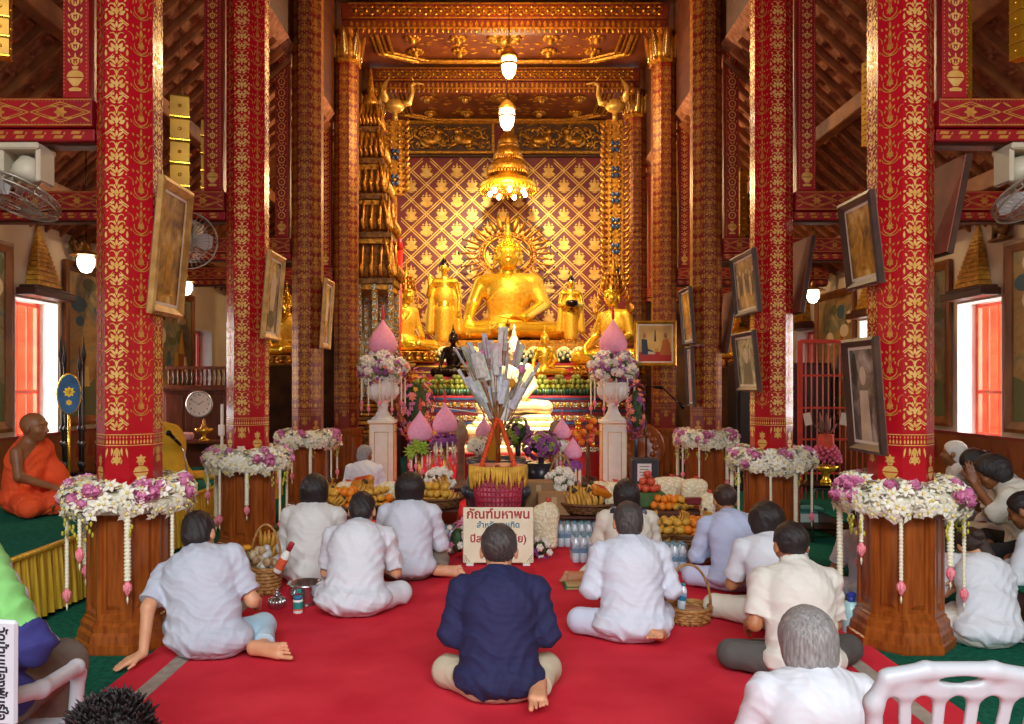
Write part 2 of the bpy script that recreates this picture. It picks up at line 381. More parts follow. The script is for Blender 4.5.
# ---------------------------------------------------------------- columns
AP = .162
def octfn(k, ap):
    a = -PI/2+k*PI/4; n = Vector((math.cos(a), math.sin(a), 0)); t = Vector((-math.sin(a), math.cos(a), 0))
    return lambda u, v, e=None: n*(ap+(.001+.00008*Orn.cur if e is None else e))+t*u+Vector((0, 0, v))
def shaft_mesh(z1, red, deep=False):
    mb = MB(); r = AP/math.cos(PI/8)
    mb.lathe([(r, .80), (r, z1)], 8, rot=PI/8, sm=False, m=0)
    hw = AP*math.tan(PI/8)
    for k in range(8):
        fn = octfn(k, AP)
        mBorder.put(mb, fn, 0, 1.16, .93, 1); 
        (mVase if k % 2 else mHang).put(mb, fn, 0, .93 if k % 2 else 1.14, .95, 1)
        flower(.03, 6).put(mb, fn, 0, 1.07, 1, 1)
        z = 1.24
        while z < z1-.2:
            (mA if k % 2 == 0 else mB).put(mb, fn, 0, z+(0 if k % 2 == 0 else .07), .97, 1)
            if deep: (mB if k % 2 == 0 else mA).put(mb, fn, 0, z+.1, .7, 1); flower(.03, 6).put(mb, fn, 0, z+.02, 1, 1); [Orn().leaf(sx_*.056, zz, 90, .05, .018).put(mb, fn, 0, z, 1, 1) for sx_ in (-1, 1) for zz in (0, .1)]
            z += .205
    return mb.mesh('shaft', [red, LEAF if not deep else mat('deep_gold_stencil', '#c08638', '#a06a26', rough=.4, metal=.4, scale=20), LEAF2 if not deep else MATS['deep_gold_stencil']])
def pedestal_mesh():
    mb = MB(); cs = 1/math.cos(PI/8); ap = .212; hw = ap*math.tan(PI/8)
    mb.lathe([(.262*cs, 0), (.266*cs, .012), (.266*cs, .05), (.256*cs, .058), (.25*cs, .10), (.238*cs, .118), (.238*cs, .15), (.222*cs, .168), (.222*cs, .18), (.214*cs, .186)], 8, rot=PI/8, sm=False)
    mb.lathe([(.214*cs, .80), (.226*cs, .81), (.232*cs, .84), (.24*cs, .845), (.24*cs, .87), (.2*cs, .885)], 8, rot=PI/8, sm=False)
    for k in range(8):
        fn = octfn(k, 0)
        rings = [(0, ap), (.022, ap), (.03, ap-.016), (.042, ap-.016), (.062, ap-.002)]
        vs = []
        for i, d in rings:
            for sx, z in ((-1, .18+i*1.3), (1, .18+i*1.3), (1, .81-i*1.3), (-1, .81-i*1.3)):
                vs.append(fn(sx*(hw-i), z, d))
        fs = [(4*j+q, 4*j+(q+1) % 4, 4*j+4+(q+1) % 4, 4*j+4+q) for j in range(4) for q in range(4)]+[(16, 17, 18, 19)]
        mb.add(vs, fs)
    return mb.mesh('pedestal', [WOOD])
def capital_mesh():
    mb = MB()
    mb.lathe([(.195, 6.0), (.21, 6.01), (.21, 6.05), (.2, 6.06)], 8, rot=PI/8, sm=False, m=0)
    for k in range(8):
        a = 2*PI*k/8
        pts = []; rs = []
        for j in range(7):
            t = j/6; rr = .17+.1*t**1.6; pts.append((rr*math.cos(a), rr*math.sin(a), 6.06+.4*t)); rs.append(.062*math.sin(PI*(.25+.72*t))+.004)
        mb.tube(pts, rs, 8, m=1, flat=.5)
        a += PI/8; pts = [((.16+.05*j/4)*math.cos(a), (.16+.05*j/4)*math.sin(a), 6.06+.08*j) for j in range(5)]
        mb.tube(pts, [.05, .055, .05, .035, .006], 8, m=0, flat=.5)
    mb.lathe([(.15, 6.05), (.15, 6.5)], 8, m=1, rot=PI/8, sm=False)
    return mb.mesh('capital', [GOLDC, mat('mirror_gilding', '#c89a50', rough=.18, metal=.9, bump=.2, bscale=80)])
REDD = mat('dim_column_red', '#7e1a12', '#661208', rough=.3, scale=3, bump=.05, bscale=9); SH = shaft_mesh(6.45, RED); SHM = shaft_mesh(6.45, REDD, True); SHC = shaft_mesh(6.02, REDD, True); PED = pedestal_mesh(); CAP = capital_mesh()  # dimmer, browner light on the deep columns is put into this red
sides = {-1: ['nearest on the left, beside the man in the grey T-shirt', 'second from the front on the left, behind the silver bowl basket', 'third from the front on the left, with a plain gilt picture on its inner face', 'fourth from the front on the left, behind the left white urn', 'deepest on the left, beside the gilded pavilion roofs'],
         1: ['nearest on the right, by the white plastic chair', 'second from the front on the right, hung with two dark photo frames one above the other', 'third from the front on the right, hung with two narrow frames', 'fourth from the front on the right, carrying the painting of a monk', 'deepest on the right, behind the gilded seated figure']}
COLS = {}
for s in (-1, 1):
    for k, Y in enumerate(ROWS):
        t = thing('temple_column', 'red gold-stencilled column '+sides[s][k], 'column', (AX+s*WH, Y, 0), group='red gold-stencilled columns')
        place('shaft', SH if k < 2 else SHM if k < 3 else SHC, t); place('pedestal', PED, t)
        if k >= 3: place('capital', CAP, t)
        COLS[s, k] = t

# ---------------------------------------------------------------- aisle tie beams and posts
mDia = Orn()
mDia.strip([(-.16, 0), (0, .058)], [.003, .003]).strip([(-.16, 0), (0, -.058)], [.003, .003]).strip([(-.13, 0), (0, .046)], [.002, .002]).strip([(-.13, 0), (0, -.046)], [.002, .002])
mDia.leaf(-.015, .03, 170, .06, .012, 20).leaf(-.015, -.03, 190, .06, .012, -20).leaf(-.16, .055, -30, .06, .012).leaf(-.16, -.055, 30, .06, .012); mDia.mirror()
for i in range(6): mDia.leaf(0, 0, i*60, .036, .022)
def beam_mesh(L):
    mb = MB(); mb.box((0, 0, 3.055), (L, .2, .165), .006); mb.box((0, .01, 2.935), (L, .16, .07), .005); mb.box((0, .03, 2.895), (L, .1, .02), m=2)
    fn = lambda u, v: (u, -.1015, 3.055+v); f2 = lambda u, v: (u, -.0715, 2.935+v)
    n = max(1, int(L/.33))
    for i in range(n): mDia.put(mb, fn, -L/2+(i+.5)*L/n, 0, 1, 1, sx=L/n/.33)
    for z in (-.073, .073): Orn().rect(-L/2, z-.003, L/2, z+.003).put(mb, fn, m0=1)
    o = Orn()
    for i in range(int(L/.02)): o.disc(-L/2+.01+i*.02, .064, .003, 5).disc(-L/2+.01+i*.02, -.064, .003, 5)
    o.put(mb, fn, m0=1); o = Orn()
    for i in range(int(L/.11)):
        x = -L/2+.055+i*.11; o.poly([(x-.03, -.022), (x+.02, -.022), (x+.03, -.004), (x-.02, -.004)]).poly([(x-.04, .004), (x+.01, .004), (x+.02, .022), (x-.03, .022)]).leaf(x+.03, .0, 60, .02, .01)
    o.put(mb, f2, m0=1)
    return mb.mesh('tie_beam', [REDW, LEAF2, WOODD])
def post_mesh(style):
    mb = MB(); w = .15; mb.box((0, 0, 3.14+1.2), (w, .13, 2.4), .005)
    fn = lambda u, v: (u, -.0665, 3.15+v)
    for x in (-.064, .064):
        o = Orn()
        for i in range(100): o.disc(x, .02+i*.022, .0035, 5)
        o.put(mb, fn, m0=1)
    mVase.put(mb, fn, 0, .03, 1.1, 1)
    z = .18
    while z < 2.3:
        (mScroll if style == 0 else mRing).put(mb, fn, 0, z, .8 if style == 0 else 1.0, 1); z += .085 if style == 0 else .125
    return mb.mesh('hanging_post', [REDW, LEAF])
BM = {-1: beam_mesh(abs(x0+.15-(AX-WH))-.17), 1: beam_mesh(abs(x1-.15-(AX+WH))-.17)}
PM = [post_mesh(0), post_mesh(1)]
LB = BM[-1].vertices[0].co
nm = ['front', 'second', 'third', 'fourth', 'rearmost']
for s in (-1, 1):
    for k, Y in enumerate(ROWS):
        xa, xb = (x0+.15, AX-WH-.18) if s < 0 else (AX+WH+.18, x1-.15)
        o = place('tie_beam', BM[s], None, ((xa+xb)/2, Y, 0))
        tag(o, 'red tie beam with gold diamond stencil, %s across the %s aisle' % (nm[k], 'left' if s < 0 else 'right'), 'beam', 'stencilled tie beams over the aisles')
        o = place('hanging_post', PM[0 if k < 1 else (1 if k == 2 else 0)], None, (AX+s*(WH+.275), Y-.02, 0))
        tag(o, 'narrow stencilled post with a gold vase foot on the %s %s aisle beam' % (nm[k], 'left' if s < 0 else 'right'), 'post', 'stencilled posts on the aisle beams')

# ---------------------------------------------------------------- garlands round the columns
ORCH = mat('white_orchid', '#f6f1e2', '#e9dfc4', rough=.6, scale=30, sss=.15)
ORCC = mat('orchid_lip', '#e8d47a', rough=.6)
PINKR = mat('pink_rose', '#e290b4', '#c8689a', rough=.6, scale=60, sss=.1)
JAS = mat('jasmine_thread', '#efe8d0', '#ded2ae', rough=.7, scale=80)
TAS = mat('tassel_pink', '#e8687c', '#f29aa0', rough=.6, scale=60)
GREEN = mat('leaf_green', '#5d8a2a', '#3c6618', rough=.5, scale=20)
def orchid(mb, c, n, r, roll, m0=0, m1=1):
    n = Vector(n).normalized(); a = n.orthogonal().normalized(); b = n.cross(a); c = Vector(c)
    for i in range(5):
        w = roll+2*PI*i/5; d = a*math.cos(w)+b*math.sin(w); t = n.cross(d); L = r*random.uniform(.85, 1.15)
        p = [c, c+d*L*.5+t*L*.32+n*L*.18, c+d*L+n*L*.05, c+d*L*.5-t*L*.32+n*L*.18, c+d*L*.55+n*L*.26]
        mb.add(p, [(0, 1, 4), (1, 2, 4), (4, 2, 3), (0, 4, 3)], m0, True)
    mb.ball(c+n*r*.25, r*.2, 5, 4, m1)
def rose(mb, c, r, n=(0, 0, 1), m=0):
    n = Vector(n).normalized(); a = n.orthogonal().normalized(); b = n.cross(a); c = Vector(c)
    mb.ball(c, r*.55, 8, 6, m)
    for ring, (k, rr, h) in enumerate(((3, .5, .5), (5, .8, .25), (6, 1.0, -.1))):
        for i in range(k):
            w = 2*PI*i/k+ring*.5; d = a*math.cos(w)+b*math.sin(w); t = n.cross(d)
            p = [c+d*r*.2-n*r*.4, c+d*r*rr*.9+t*r*.5+n*r*(h-.1), c+d*r*rr+n*r*(h+.28), c+d*r*rr*.9-t*r*.5+n*r*(h-.1), c+d*r*rr*1.08+n*r*(h-.15)]
            mb.add(p, [(0, 1, 4), (1, 2, 4), (4, 2, 3), (0, 4, 3)], m, True)
def strand_mesh(L, tass, w=.011):
    mb = MB(); n = int(L/.02); prof = []
    for i in range(n): z = -L*i/n; prof += [(w, z-.004), (w*1.15, z-.011), (w*.72, z-.019)]
    prof.reverse(); mb.lathe(prof, 7, m=0)
    return mb.mesh('hanging_strand', [JAS])
def tassel_mesh(L):
    mb = MB()
    mb.lathe([(.003, -.085), (.02, -.06), (.026, -.035), (.02, -.012), (.008, .004)], 8, (0, 0, -L))
    for i in range(8): a = i*PI/4; mb.ball((.022*math.cos(a), .022*math.sin(a), -L-.035), (.008, .008, .022), 5, 4)
    mb.lathe([(.002, -.125), (.008, -.1), (.004, -.08)], 6, (0, 0, -L), m=1)
    return mb.mesh('tassel', [TAS, JAS])
STR = {L: (strand_mesh(L, 0), tassel_mesh(L), strand_mesh(L, 0, .018)) for L in (.14, .2, .3, .38, .46)}
def garland_ring(seed):
    random.seed(seed); mb = MB(); lv = MB()
    for i in range(560):
        a = random.uniform(0, 2*PI); ph = random.uniform(-.9, PI+.4); rr = random.uniform(.75, 1.05)
        rad = .262+.098*rr*math.cos(ph) if ph < PI/2 else .262+.05*rr*math.cos(ph)
        n = Vector((math.cos(a)*math.cos(ph), math.sin(a)*math.cos(ph), math.sin(ph)+.1))
        if n.xy.dot(Vector((math.cos(a), math.sin(a)))) < 0: n.x, n.y = n.x*.3, n.y*.3
        orchid(mb, (rad*math.cos(a), rad*math.sin(a), .845+.10*rr*math.sin(ph)+random.uniform(-.02, .02)), n+Vector((random.uniform(-.5, .5),)*3), random.uniform(.038, .052), random.random()*6)
    for i in range(10):
        a = random.uniform(0, 2*PI)
        for j in range(5): lv.ball((.33*math.cos(a)+random.uniform(-.02, .02), .33*math.sin(a)+random.uniform(-.02, .02), .74-j*.022), (.008, .008, .016), 5, 4)
    core = MB(); core.lathe([(.2, .77), (.3, .78), (.335, .84), (.3, .9), (.2, .91)], 20, cap=False)
    roses = []
    for i in range(11):
        a = 2*PI*i/11+random.uniform(-.2, .2)
        for j in range(random.choice((1, 3, 4, 5))):
            aa = a+random.uniform(-.17, .17); ph = random.uniform(-.1, 1.3); roses.append((aa, ph))
    return mb.mesh('white_orchids', [ORCH, ORCC]), core.mesh('foam_core', [mat('garland_core', '#cfc8a8', '#e6dfc8', rough=.9, scale=40, bump=.6, bscale=60)]), lv.mesh('yellow_buds', [mat('bud_yellow', '#b9b03a', rough=.6)]), roses
RM = MB(); rose(RM, (0, 0, 0), .042); ROSE = RM.mesh('pink_rose', [PINKR])
GARL = [garland_ring(s) for s in (3, 11, 23)]
gl = {-1: ['on the nearest left column', 'on the second left column', 'on the third left column, behind the white blouse'],
      1: ['on the nearest right column by the ponytail', 'on the second right column', 'on the third right column']}
def hang_strand(t, a, L, thick, rad=.325, z=.8, m=0):
    o = place('hanging_strand', STR[L][2 if thick else 0], t, (rad*math.cos(a), rad*math.sin(a), z)); o.rotation_euler = (0, 0, a)
    q = place('tassel', STR[L][1], o); q.scale = (.8, .8, 1)
    return o
for s in (-1, 1):
    for k in range(3):
        om, cm, lm, roses = GARL[(k+(s > 0)) % 3]; t = thing('orchid_garland', 'ring of white orchids and pink roses '+gl[s][k], 'garland', (AX+s*WH, ROWS[k], (0, 0, .03)[k]), group='orchid garlands round the columns')
        o = place('white_orchids', om, t); o['kind'] = 'stuff'; o.rotation_euler = (0, 0, k*1.3)
        place('foam_core', cm, t); place('yellow_buds', lm, t)
        for a, ph in roses:
            rr = .262+.1*math.cos(ph); o = place('pink_rose', ROSE, t, (rr*math.cos(a), rr*math.sin(a), .85+.1*math.sin(ph)))
            o.rotation_euler = Vector((math.cos(a)*math.cos(ph), math.sin(a)*math.cos(ph), math.sin(ph)+.15)).to_track_quat('Z', 'Y').to_euler()
        random.seed(k*7+s)
        Ls = [.3, .38, .46, .2, .38, .3, .46, .38]
        for j in range(8):
            hang_strand(t, -PI/2+(j-3.5)*2*PI/8+random.uniform(-.12, .12), Ls[(j+k+(s > 0)) % 8], j % 3 == 1)

# ---------------------------------------------------------------- framed pictures
FGOLD = mat('frame_gilt', '#c99c58', '#9c6f30', rough=.4, metal=.4, scale=12); FDARK = mat('frame_dark', '#4a3020', '#34201a', rough=.35, scale=8)
FSIL = mat('frame_pale_slip', '#e8e0cc', rough=.4); FBACK = mat('frame_backing', '#8a4a34', '#6e3826', rough=.7, scale=4)
def paintmat(name, cols, sc=3, rough=.25, kind='noise'):
    if name in MATS: return MATS[name]
    m = bpy.data.materials.new(name); m.use_nodes = True; N = m.node_tree.nodes; L = m.node_tree.links; b = N['Principled BSDF']; b.inputs['Roughness'].default_value = rough
    tc = N.new('ShaderNodeTexCoord'); t = N.new('ShaderNodeTexNoise'); t.inputs['Scale'].default_value = sc; t.inputs['Detail'].default_value = 7; t.inputs['Roughness'].default_value = .62; t.inputs['Distortion'].default_value = .8
    r = N.new('ShaderNodeValToRGB'); e = r.color_ramp.elements
    while len(e) < len(cols): e.new(.5)
    for i, cc in enumerate(cols): e[i].position = .3+.4*i/(len(cols)-1); e[i].color = lin(cc)
    L.new(tc.outputs['Object'], t.inputs['Vector']); L.new(t.outputs['Fac'], r.inputs['Fac']); L.new(r.outputs['Color'], b.inputs['Base Color'])
    MATS[name] = m; return m
def ell(c, rx, ry, n=14, a=0):
    return [(c[0]+rx*math.cos(2*PI*i/n)*math.cos(a)-ry*math.sin(2*PI*i/n)*math.sin(a), c[1]+rx*math.cos(2*PI*i/n)*math.sin(a)+ry*math.sin(2*PI*i/n)*math.cos(a)) for i in range(n)]
def frame(label, corners, fm, pics, cat='picture frame', bw=.05, figs=(), th=.03, slip=True):
    """corners: bottom-left, bottom-right, top-left (world). The picture faces away from the column."""
    bl, br, tl = (Vector(q) for q in corners); ex = br-bl; ez = tl-bl; w, h = ex.length, ez.length; ex.normalize(); ez = (ez-ex*ez.dot(ex)).normalized(); ey = ez.cross(ex)
    t = thing('picture_frame', label, cat, bl, group='framed pictures on the columns')
    t.rotation_euler = Matrix((ex, ey, ez)).transposed().to_euler()
    mb = MB()
    prof = [(0, 0), (0, -th), (bw*.35, -th-.008), (bw*.7, -th+.004), (bw, -th+.014), (bw, 0)]
    vs = []; 
    for i, d in prof: vs += [(i, d, i), (w-i, d, i), (w-i, d, h-i), (i, d, h-i)]
    fs = [(4*j+q, 4*j+(q+1) % 4, 4*j+4+(q+1) % 4, 4*j+4+q) for j in range(5) for q in range(4)]
    mb.add(vs, fs, 0)
    mb.build('moulding', fm, t)
    if slip:
        mb = MB(); b = bw; s = .018
        for a_, c_ in (((b, -.012, b), (w-b, -.012, b+s)), ((b, -.012, h-b-s), (w-b, -.012, h-b)), ((b, -.012, b+s), (b+s, -.012, h-b-s)), ((w-b-s, -.012, b+s), (w-b, -.012, h-b-s))):
            mb.quad((a_[0], -.012, a_[2]), (c_[0], -.012, a_[2]), (c_[0], -.012, c_[2]), (a_[0], -.012, c_[2]))
        mb.build('slip', FSIL, t)
    mb = MB(); mats = [pics[0]]
    mb.quad((bw, -.008, bw), (w-bw, -.008, bw), (w-bw, -.008, h-bw), (bw, -.008, h-bw))
    iw, ih = w-2*bw, h-2*bw
    for poly, m_ in figs:
        if m_ not in mats: mats.append(m_)
        k = mats.index(m_); mb.add([(bw+iw*x, -.0095-.0002*k, bw+ih*y) for x, y in poly], [tuple(range(len(poly)))], k)
    mb.build('picture', mats, t)
    mb = MB(); mb.box((w/2, .004, h/2), (w-.01, .008, h-.01)); mb.build('backing', FBACK, t)
    return t
PSEP = paintmat('sepia_photo', ['#2c2218', '#6a5a48', '#a89478', '#d8c8a8'], 5); PBW = paintmat('grey_photo', ['#2a2622', '#5a534c', '#8c857c', '#bfb8ac'], 5)
PGOLD = paintmat('gilt_photo', ['#3a2810', '#8a6420', '#c89a38', '#e8cf80'], 6); PFIG = mat('photo_figure_gold', '#d8a030', '#a87018', rough=.4, scale=20); PDK = mat('photo_dark', '#2a221c', rough=.4); PLT = mat('photo_pale', '#cfc2aa', '#b8a88c', rough=.4, scale=10)
def bud_fig(cx=.5, y0=.12, k=1., m=None):
    m = m or PFIG
    return [(ell((cx, y0+.08), .2*k, .07), m), ([(cx-.13*k, y0+.1), (cx+.13*k, y0+.1), (cx+.15*k, y0+.36), (cx+.05*k, y0+.42), (cx-.05*k, y0+.42), (cx-.15*k, y0+.36)], m), (ell((cx, y0+.48), .055*k, .07), m), ([(cx-.03*k, y0+.53), (cx+.03*k, y0+.53), (cx, y0+.64)], m), ([(cx-.26*k, y0+.0), (cx+.26*k, y0+.0), (cx+.2*k, y0+.05), (cx-.2*k, y0+.05)], m)]
def side_frame(label, s, Ya, Yb, za, zb, X, fm, pics, figs=(), lean=.06, **kw):
    """picture on a column face that looks across the nave; s = -1 left column (faces +X), 1 right column (faces -X)"""
    if s < 0: return frame(label, ((X, Ya, za), (X, Yb, za), (X+lean, Ya, zb)), fm, pics, figs=figs, **kw)
    return frame(label, ((X, Yb, za), (X, Ya, za), (X-lean, Yb, zb)), fm, pics, figs=figs, **kw)
XL, XR = AX-WH+AP+.01, AX+WH-AP-.01
side_frame('tall gilt-framed golden picture on the nearest left column', -1, 4.5, 4.95, 1.9, 2.68, XL, FGOLD, [PGOLD], bud_fig(y0=.1, k=.9), .07, bw=.06)
side_frame('gilt-framed picture on the second left column', -1, 6.65, 7.12, 1.88, 2.62, XL, FGOLD, [PSEP], [(ell((.5, .55), .2, .3), PLT), (ell((.5, .2), .3, .12), PDK)], .06)
side_frame('gilt-framed picture on the third left column', -1, 8.86, 9.3, 1.9, 2.68, XL, FGOLD, [PSEP], [(ell((.5, .5), .18, .28), PLT), (ell((.5, .25), .25, .15), PGOLD)], .05)
side_frame('dark-framed photograph of a golden standing figure, on the nearest right column', 1, 4.5, 4.93, 2.07, 2.6, XR, FDARK, [PGOLD], bud_fig(y0=.12, k=.9)+[([(.3, .2), (.5, .9), (.55, .9), (.38, .2)], PFIG), ([(.7, .2), (.5, .9), (.45, .9), (.62, .2)], PFIG)], .06)
side_frame('dark-framed grey photograph low on the nearest right column', 1, 4.47, 4.9, 1.1, 1.77, XR, FDARK, [PBW], [([(.3, 0), (.7, 0), (.66, .55), (.34, .55)], PLT), (ell((.5, .7), .12, .1), PLT), (ell((.2, .75), .1, .2), PDK)], .05)
side_frame('dark-framed group photograph, upper one on the second right column', 1, 6.6, 7.25, 2.1, 2.63, XR, FDARK, [PSEP], [(ell((.12+.15*i, .45+.05*(i % 2)), .06, .2), PDK if i % 2 else PLT) for i in range(6)]+[(ell((.12+.15*i, .68+.05*(i % 2)), .035, .06), PLT) for i in range(6)], .05, bw=.04)
side_frame('dark-framed portrait photograph, lower one on the second right column', 1, 6.6, 7.2, 1.44, 1.95, XR, FDARK, [PBW], [([(.25, 0), (.75, 0), (.68, .5), (.32, .5)], PDK), (ell((.5, .62), .14, .16), PLT)], .05, bw=.04)
side_frame('slim gilt-edged picture, upper one on the third right column', 1, 8.8, 9.3, 1.95, 2.58, XR, FDARK, [PGOLD], bud_fig(), .05, bw=.035)
side_frame('slim pale picture, lower one on the third right column', 1, 8.8, 9.08, 1.25, 1.92, XR, FDARK, [paintmat('pink_photo', ['#b06a70', '#d8b0a8', '#e8dccc'], 4)], (), .03, bw=.03)
# pictures on the outer faces, seen from behind
side_frame('picture turned away, its brown back showing, on the outer side of the nearest right column', -1, 4.5, 5.0, 2.24, 2.8, AX+WH+AP+.02, FDARK, [PSEP], (), .11, bw=.035)
side_frame('picture turned away, its brown back showing, on the outer side of the second right column', -1, 6.7, 7.15, 2.1, 2.75, AX+WH+AP+.02, FDARK, [PSEP], (), .1, bw=.035)
side_frame('picture turned away, its brown back showing, on the outer side of the third right column', -1, 8.9, 9.3, 1.85, 2.55, AX+WH+AP+.02, FDARK, [PSEP], (), .1, bw=.035)
skin_p = mat('painted_skin', '#9a6238', rough=.4); suit_p = mat('painted_suit', '#1e2c40', rough=.4); robe_p = mat('painted_robe', '#b8641c', rough=.4); red_p = mat('painted_red', '#b02418', rough=.4); gold_p = mat('painted_gold', '#dcb45c', '#c8984a', rough=.4, scale=5)
YF = 11.1; q = lambda x, y: P(x, y, YF)
frame('wide gilt-framed painting of a kneeling man before a monk, on the fourth right column', (q(634, 366), q(676, 366), q(635, 321)), mat('frame_gold', '#d8a63c', '#b07c20', rough=.35, metal=.6, scale=10), [gold_p], figs=[
    ([(0, 0), (1, 0), (1, .28), (0, .28)], red_p), ([(.12, .22), (.42, .2), (.45, .3), (.3, .36), (.27, .6), (.12, .62)], suit_p), (ell((.2, .7), .05, .07), skin_p), ([(.3, .22), (.5, .22), (.5, .27), (.3, .3)], PLT),
    ([(.62, .2), (.95, .2), (.92, .5), (.85, .62), (.72, .6)], robe_p), (ell((.79, .7), .05, .075), skin_p), ([(.47, .55), (.53, .55), (.51, .85), (.49, .85)], suit_p), (ell((.55, .33), .06, .05), PFIG)], bw=.045, th=.04)
# ---------------------------------------------------------------- smooth solid modelling (blended limbs -> one continuous surface)
class Solid:
    def __init__(s): s.q = []; s.cuts = []
    def _add(s, kind, lo, hi, k, op, data, clip): s.q.append((kind, np.array(lo, float), np.array(hi, float), k, op, data, clip)); return s
    def cone(s, a, b, ra, rb=None, k=.02, op='u', clip=None):
        rb = ra if rb is None else rb; a = np.array(a, float); b = np.array(b, float); r = max(ra, rb)
        return s._add('c', np.minimum(a, b)-r, np.maximum(a, b)+r, k, op, (a, b, ra, rb), clip)
    def chain(s, pts, rs, k=.02, **kw):
        for i in range(len(pts)-1): s.cone(pts[i], pts[i+1], rs[i], rs[i+1], k, **kw)
        return s
    def ell(s, c, r, M=None, k=.03, op='u', clip=None):
        c = np.array(c, float); r = np.array(r, float); M = np.eye(3) if M is None else np.array(M, float)
        e = np.sqrt(((M*r)**2).sum(1)); return s._add('e', c-e, c+e, k, op, (c, r, M), clip)
    def box(s, c, d, M=None, k=.02, op='u', rr=.01, clip=None):
        c = np.array(c, float); d = np.array(d, float)/2; M = np.eye(3) if M is None else np.array(M, float)
        e = (np.abs(M)*d).sum(1); return s._add('b', c-e, c+e, k, op, (c, d, M, rr), clip)
    def cut(s, p, n): s.cuts.append((np.array(p, float), np.array(n, float)/np.linalg.norm(n))); return s   # keep the side n points away from
    def surf(s, h=.007, wr=(), grow=0., bumpf=None):
        add = [q for q in s.q if q[4] == 'u']
        lo = np.min([q[1] for q in add], 0)-4*h-.02-grow; hi = np.max([q[2] for q in add], 0)+4*h+.02+grow
        n = np.ceil((hi-lo)/h).astype(int)+1; ax = [lo[i]+h*np.arange(n[i]) for i in range(3)]
        Fd = np.full(n, .5, np.float32)
        for kind, l, u, k, op, D, clip in s.q:
            pad = k+3*h+.012+grow
            i0 = np.maximum(0, np.floor((l-pad-lo)/h).astype(int)); i1 = np.minimum(n, np.ceil((u+pad-lo)/h).astype(int)+1)
            if (i1 <= i0).any(): continue
            sl = tuple(slice(a, b) for a, b in zip(i0, i1))
            X = ax[0][sl[0]][:, None, None]; Y = ax[1][sl[1]][None, :, None]; Z = ax[2][sl[2]][None, None, :]
            if kind == 'c':
                a, b, ra, rb = D; d = b-a; L = max(1e-12, d @ d); px, py, pz = X-a[0], Y-a[1], Z-a[2]
                t = np.clip((px*d[0]+py*d[1]+pz*d[2])/L, 0, 1)
                v = np.sqrt((px-t*d[0])**2+(py-t*d[1])**2+(pz-t*d[2])**2)-(ra+t*(rb-ra))
            else:
                c, r, M = D[:3]; px, py, pz = X-c[0], Y-c[1], Z-c[2]
                q = [px*M[0, i]+py*M[1, i]+pz*M[2, i] for i in range(3)]
                if kind == 'e':
                    k0 = np.sqrt((q[0]/r[0])**2+(q[1]/r[1])**2+(q[2]/r[2])**2); k1 = np.sqrt((q[0]/r[0]**2)**2+(q[1]/r[1]**2)**2+(q[2]/r[2]**2)**2)
                    v = k0*(k0-1)/np.maximum(k1, 1e-6)
                else:
                    rr = D[3]; e = [np.abs(q[i])-(r[i]-rr) for i in range(3)]
                    v = np.sqrt(sum(np.maximum(e_, 0)**2 for e_ in e))+np.minimum(np.maximum(np.maximum(e[0], e[1]), e[2]), 0)-rr
            if clip is not None:
                for p, nn in (clip if isinstance(clip, list) else [clip]):
                    p = np.array(p, float); nn = np.array(nn, float); nn = nn/np.linalg.norm(nn); v = np.maximum(v, (X-p[0])*nn[0]+(Y-p[1])*nn[1]+(Z-p[2])*nn[2])
            g = Fd[sl]
            if op == 'u': hh = np.clip(.5+.5*(v-g)/k, 0, 1); Fd[sl] = v*(1-hh)+g*hh-k*hh*(1-hh)
            else: w = -v; hh = np.clip(.5-.5*(w-g)/k, 0, 1); Fd[sl] = w*(1-hh)+g*hh+k*hh*(1-hh)
        for p, nn in s.cuts:
            Fd = np.maximum(Fd, ((ax[0]-p[0])*nn[0])[:, None, None]+((ax[1]-p[1])*nn[1])[None, :, None]+((ax[2]-p[2])*nn[2])[None, None, :])
        if len(wr):
            I = np.nonzero(np.abs(Fd) < .05+grow); x, y, z = ax[0][I[0]], ax[1][I[1]], ax[2][I[2]]
            wx = x+.03*np.sin(9*z+5*y)+.012*np.sin(31*y+17*z); wy = y+.03*np.sin(8*x+7*z+1)+.012*np.sin(27*z+21*x); wz = z+.035*np.sin(10*x+6*y+2)+.012*np.sin(29*x-19*y)
            dd = np.zeros(len(x))
            for dx, dy, dz, fr, am in wr:
                ph = (wx*dx+wy*dy+wz*dz)*fr; env = .5+.5*np.sin(7*x+11*z*dx+5*y+fr); dd += am*env*(np.abs(np.sin(ph))-.6)
            Fd[I] += dd.astype(np.float32)
        return nets(Fd-grow, lo, h)
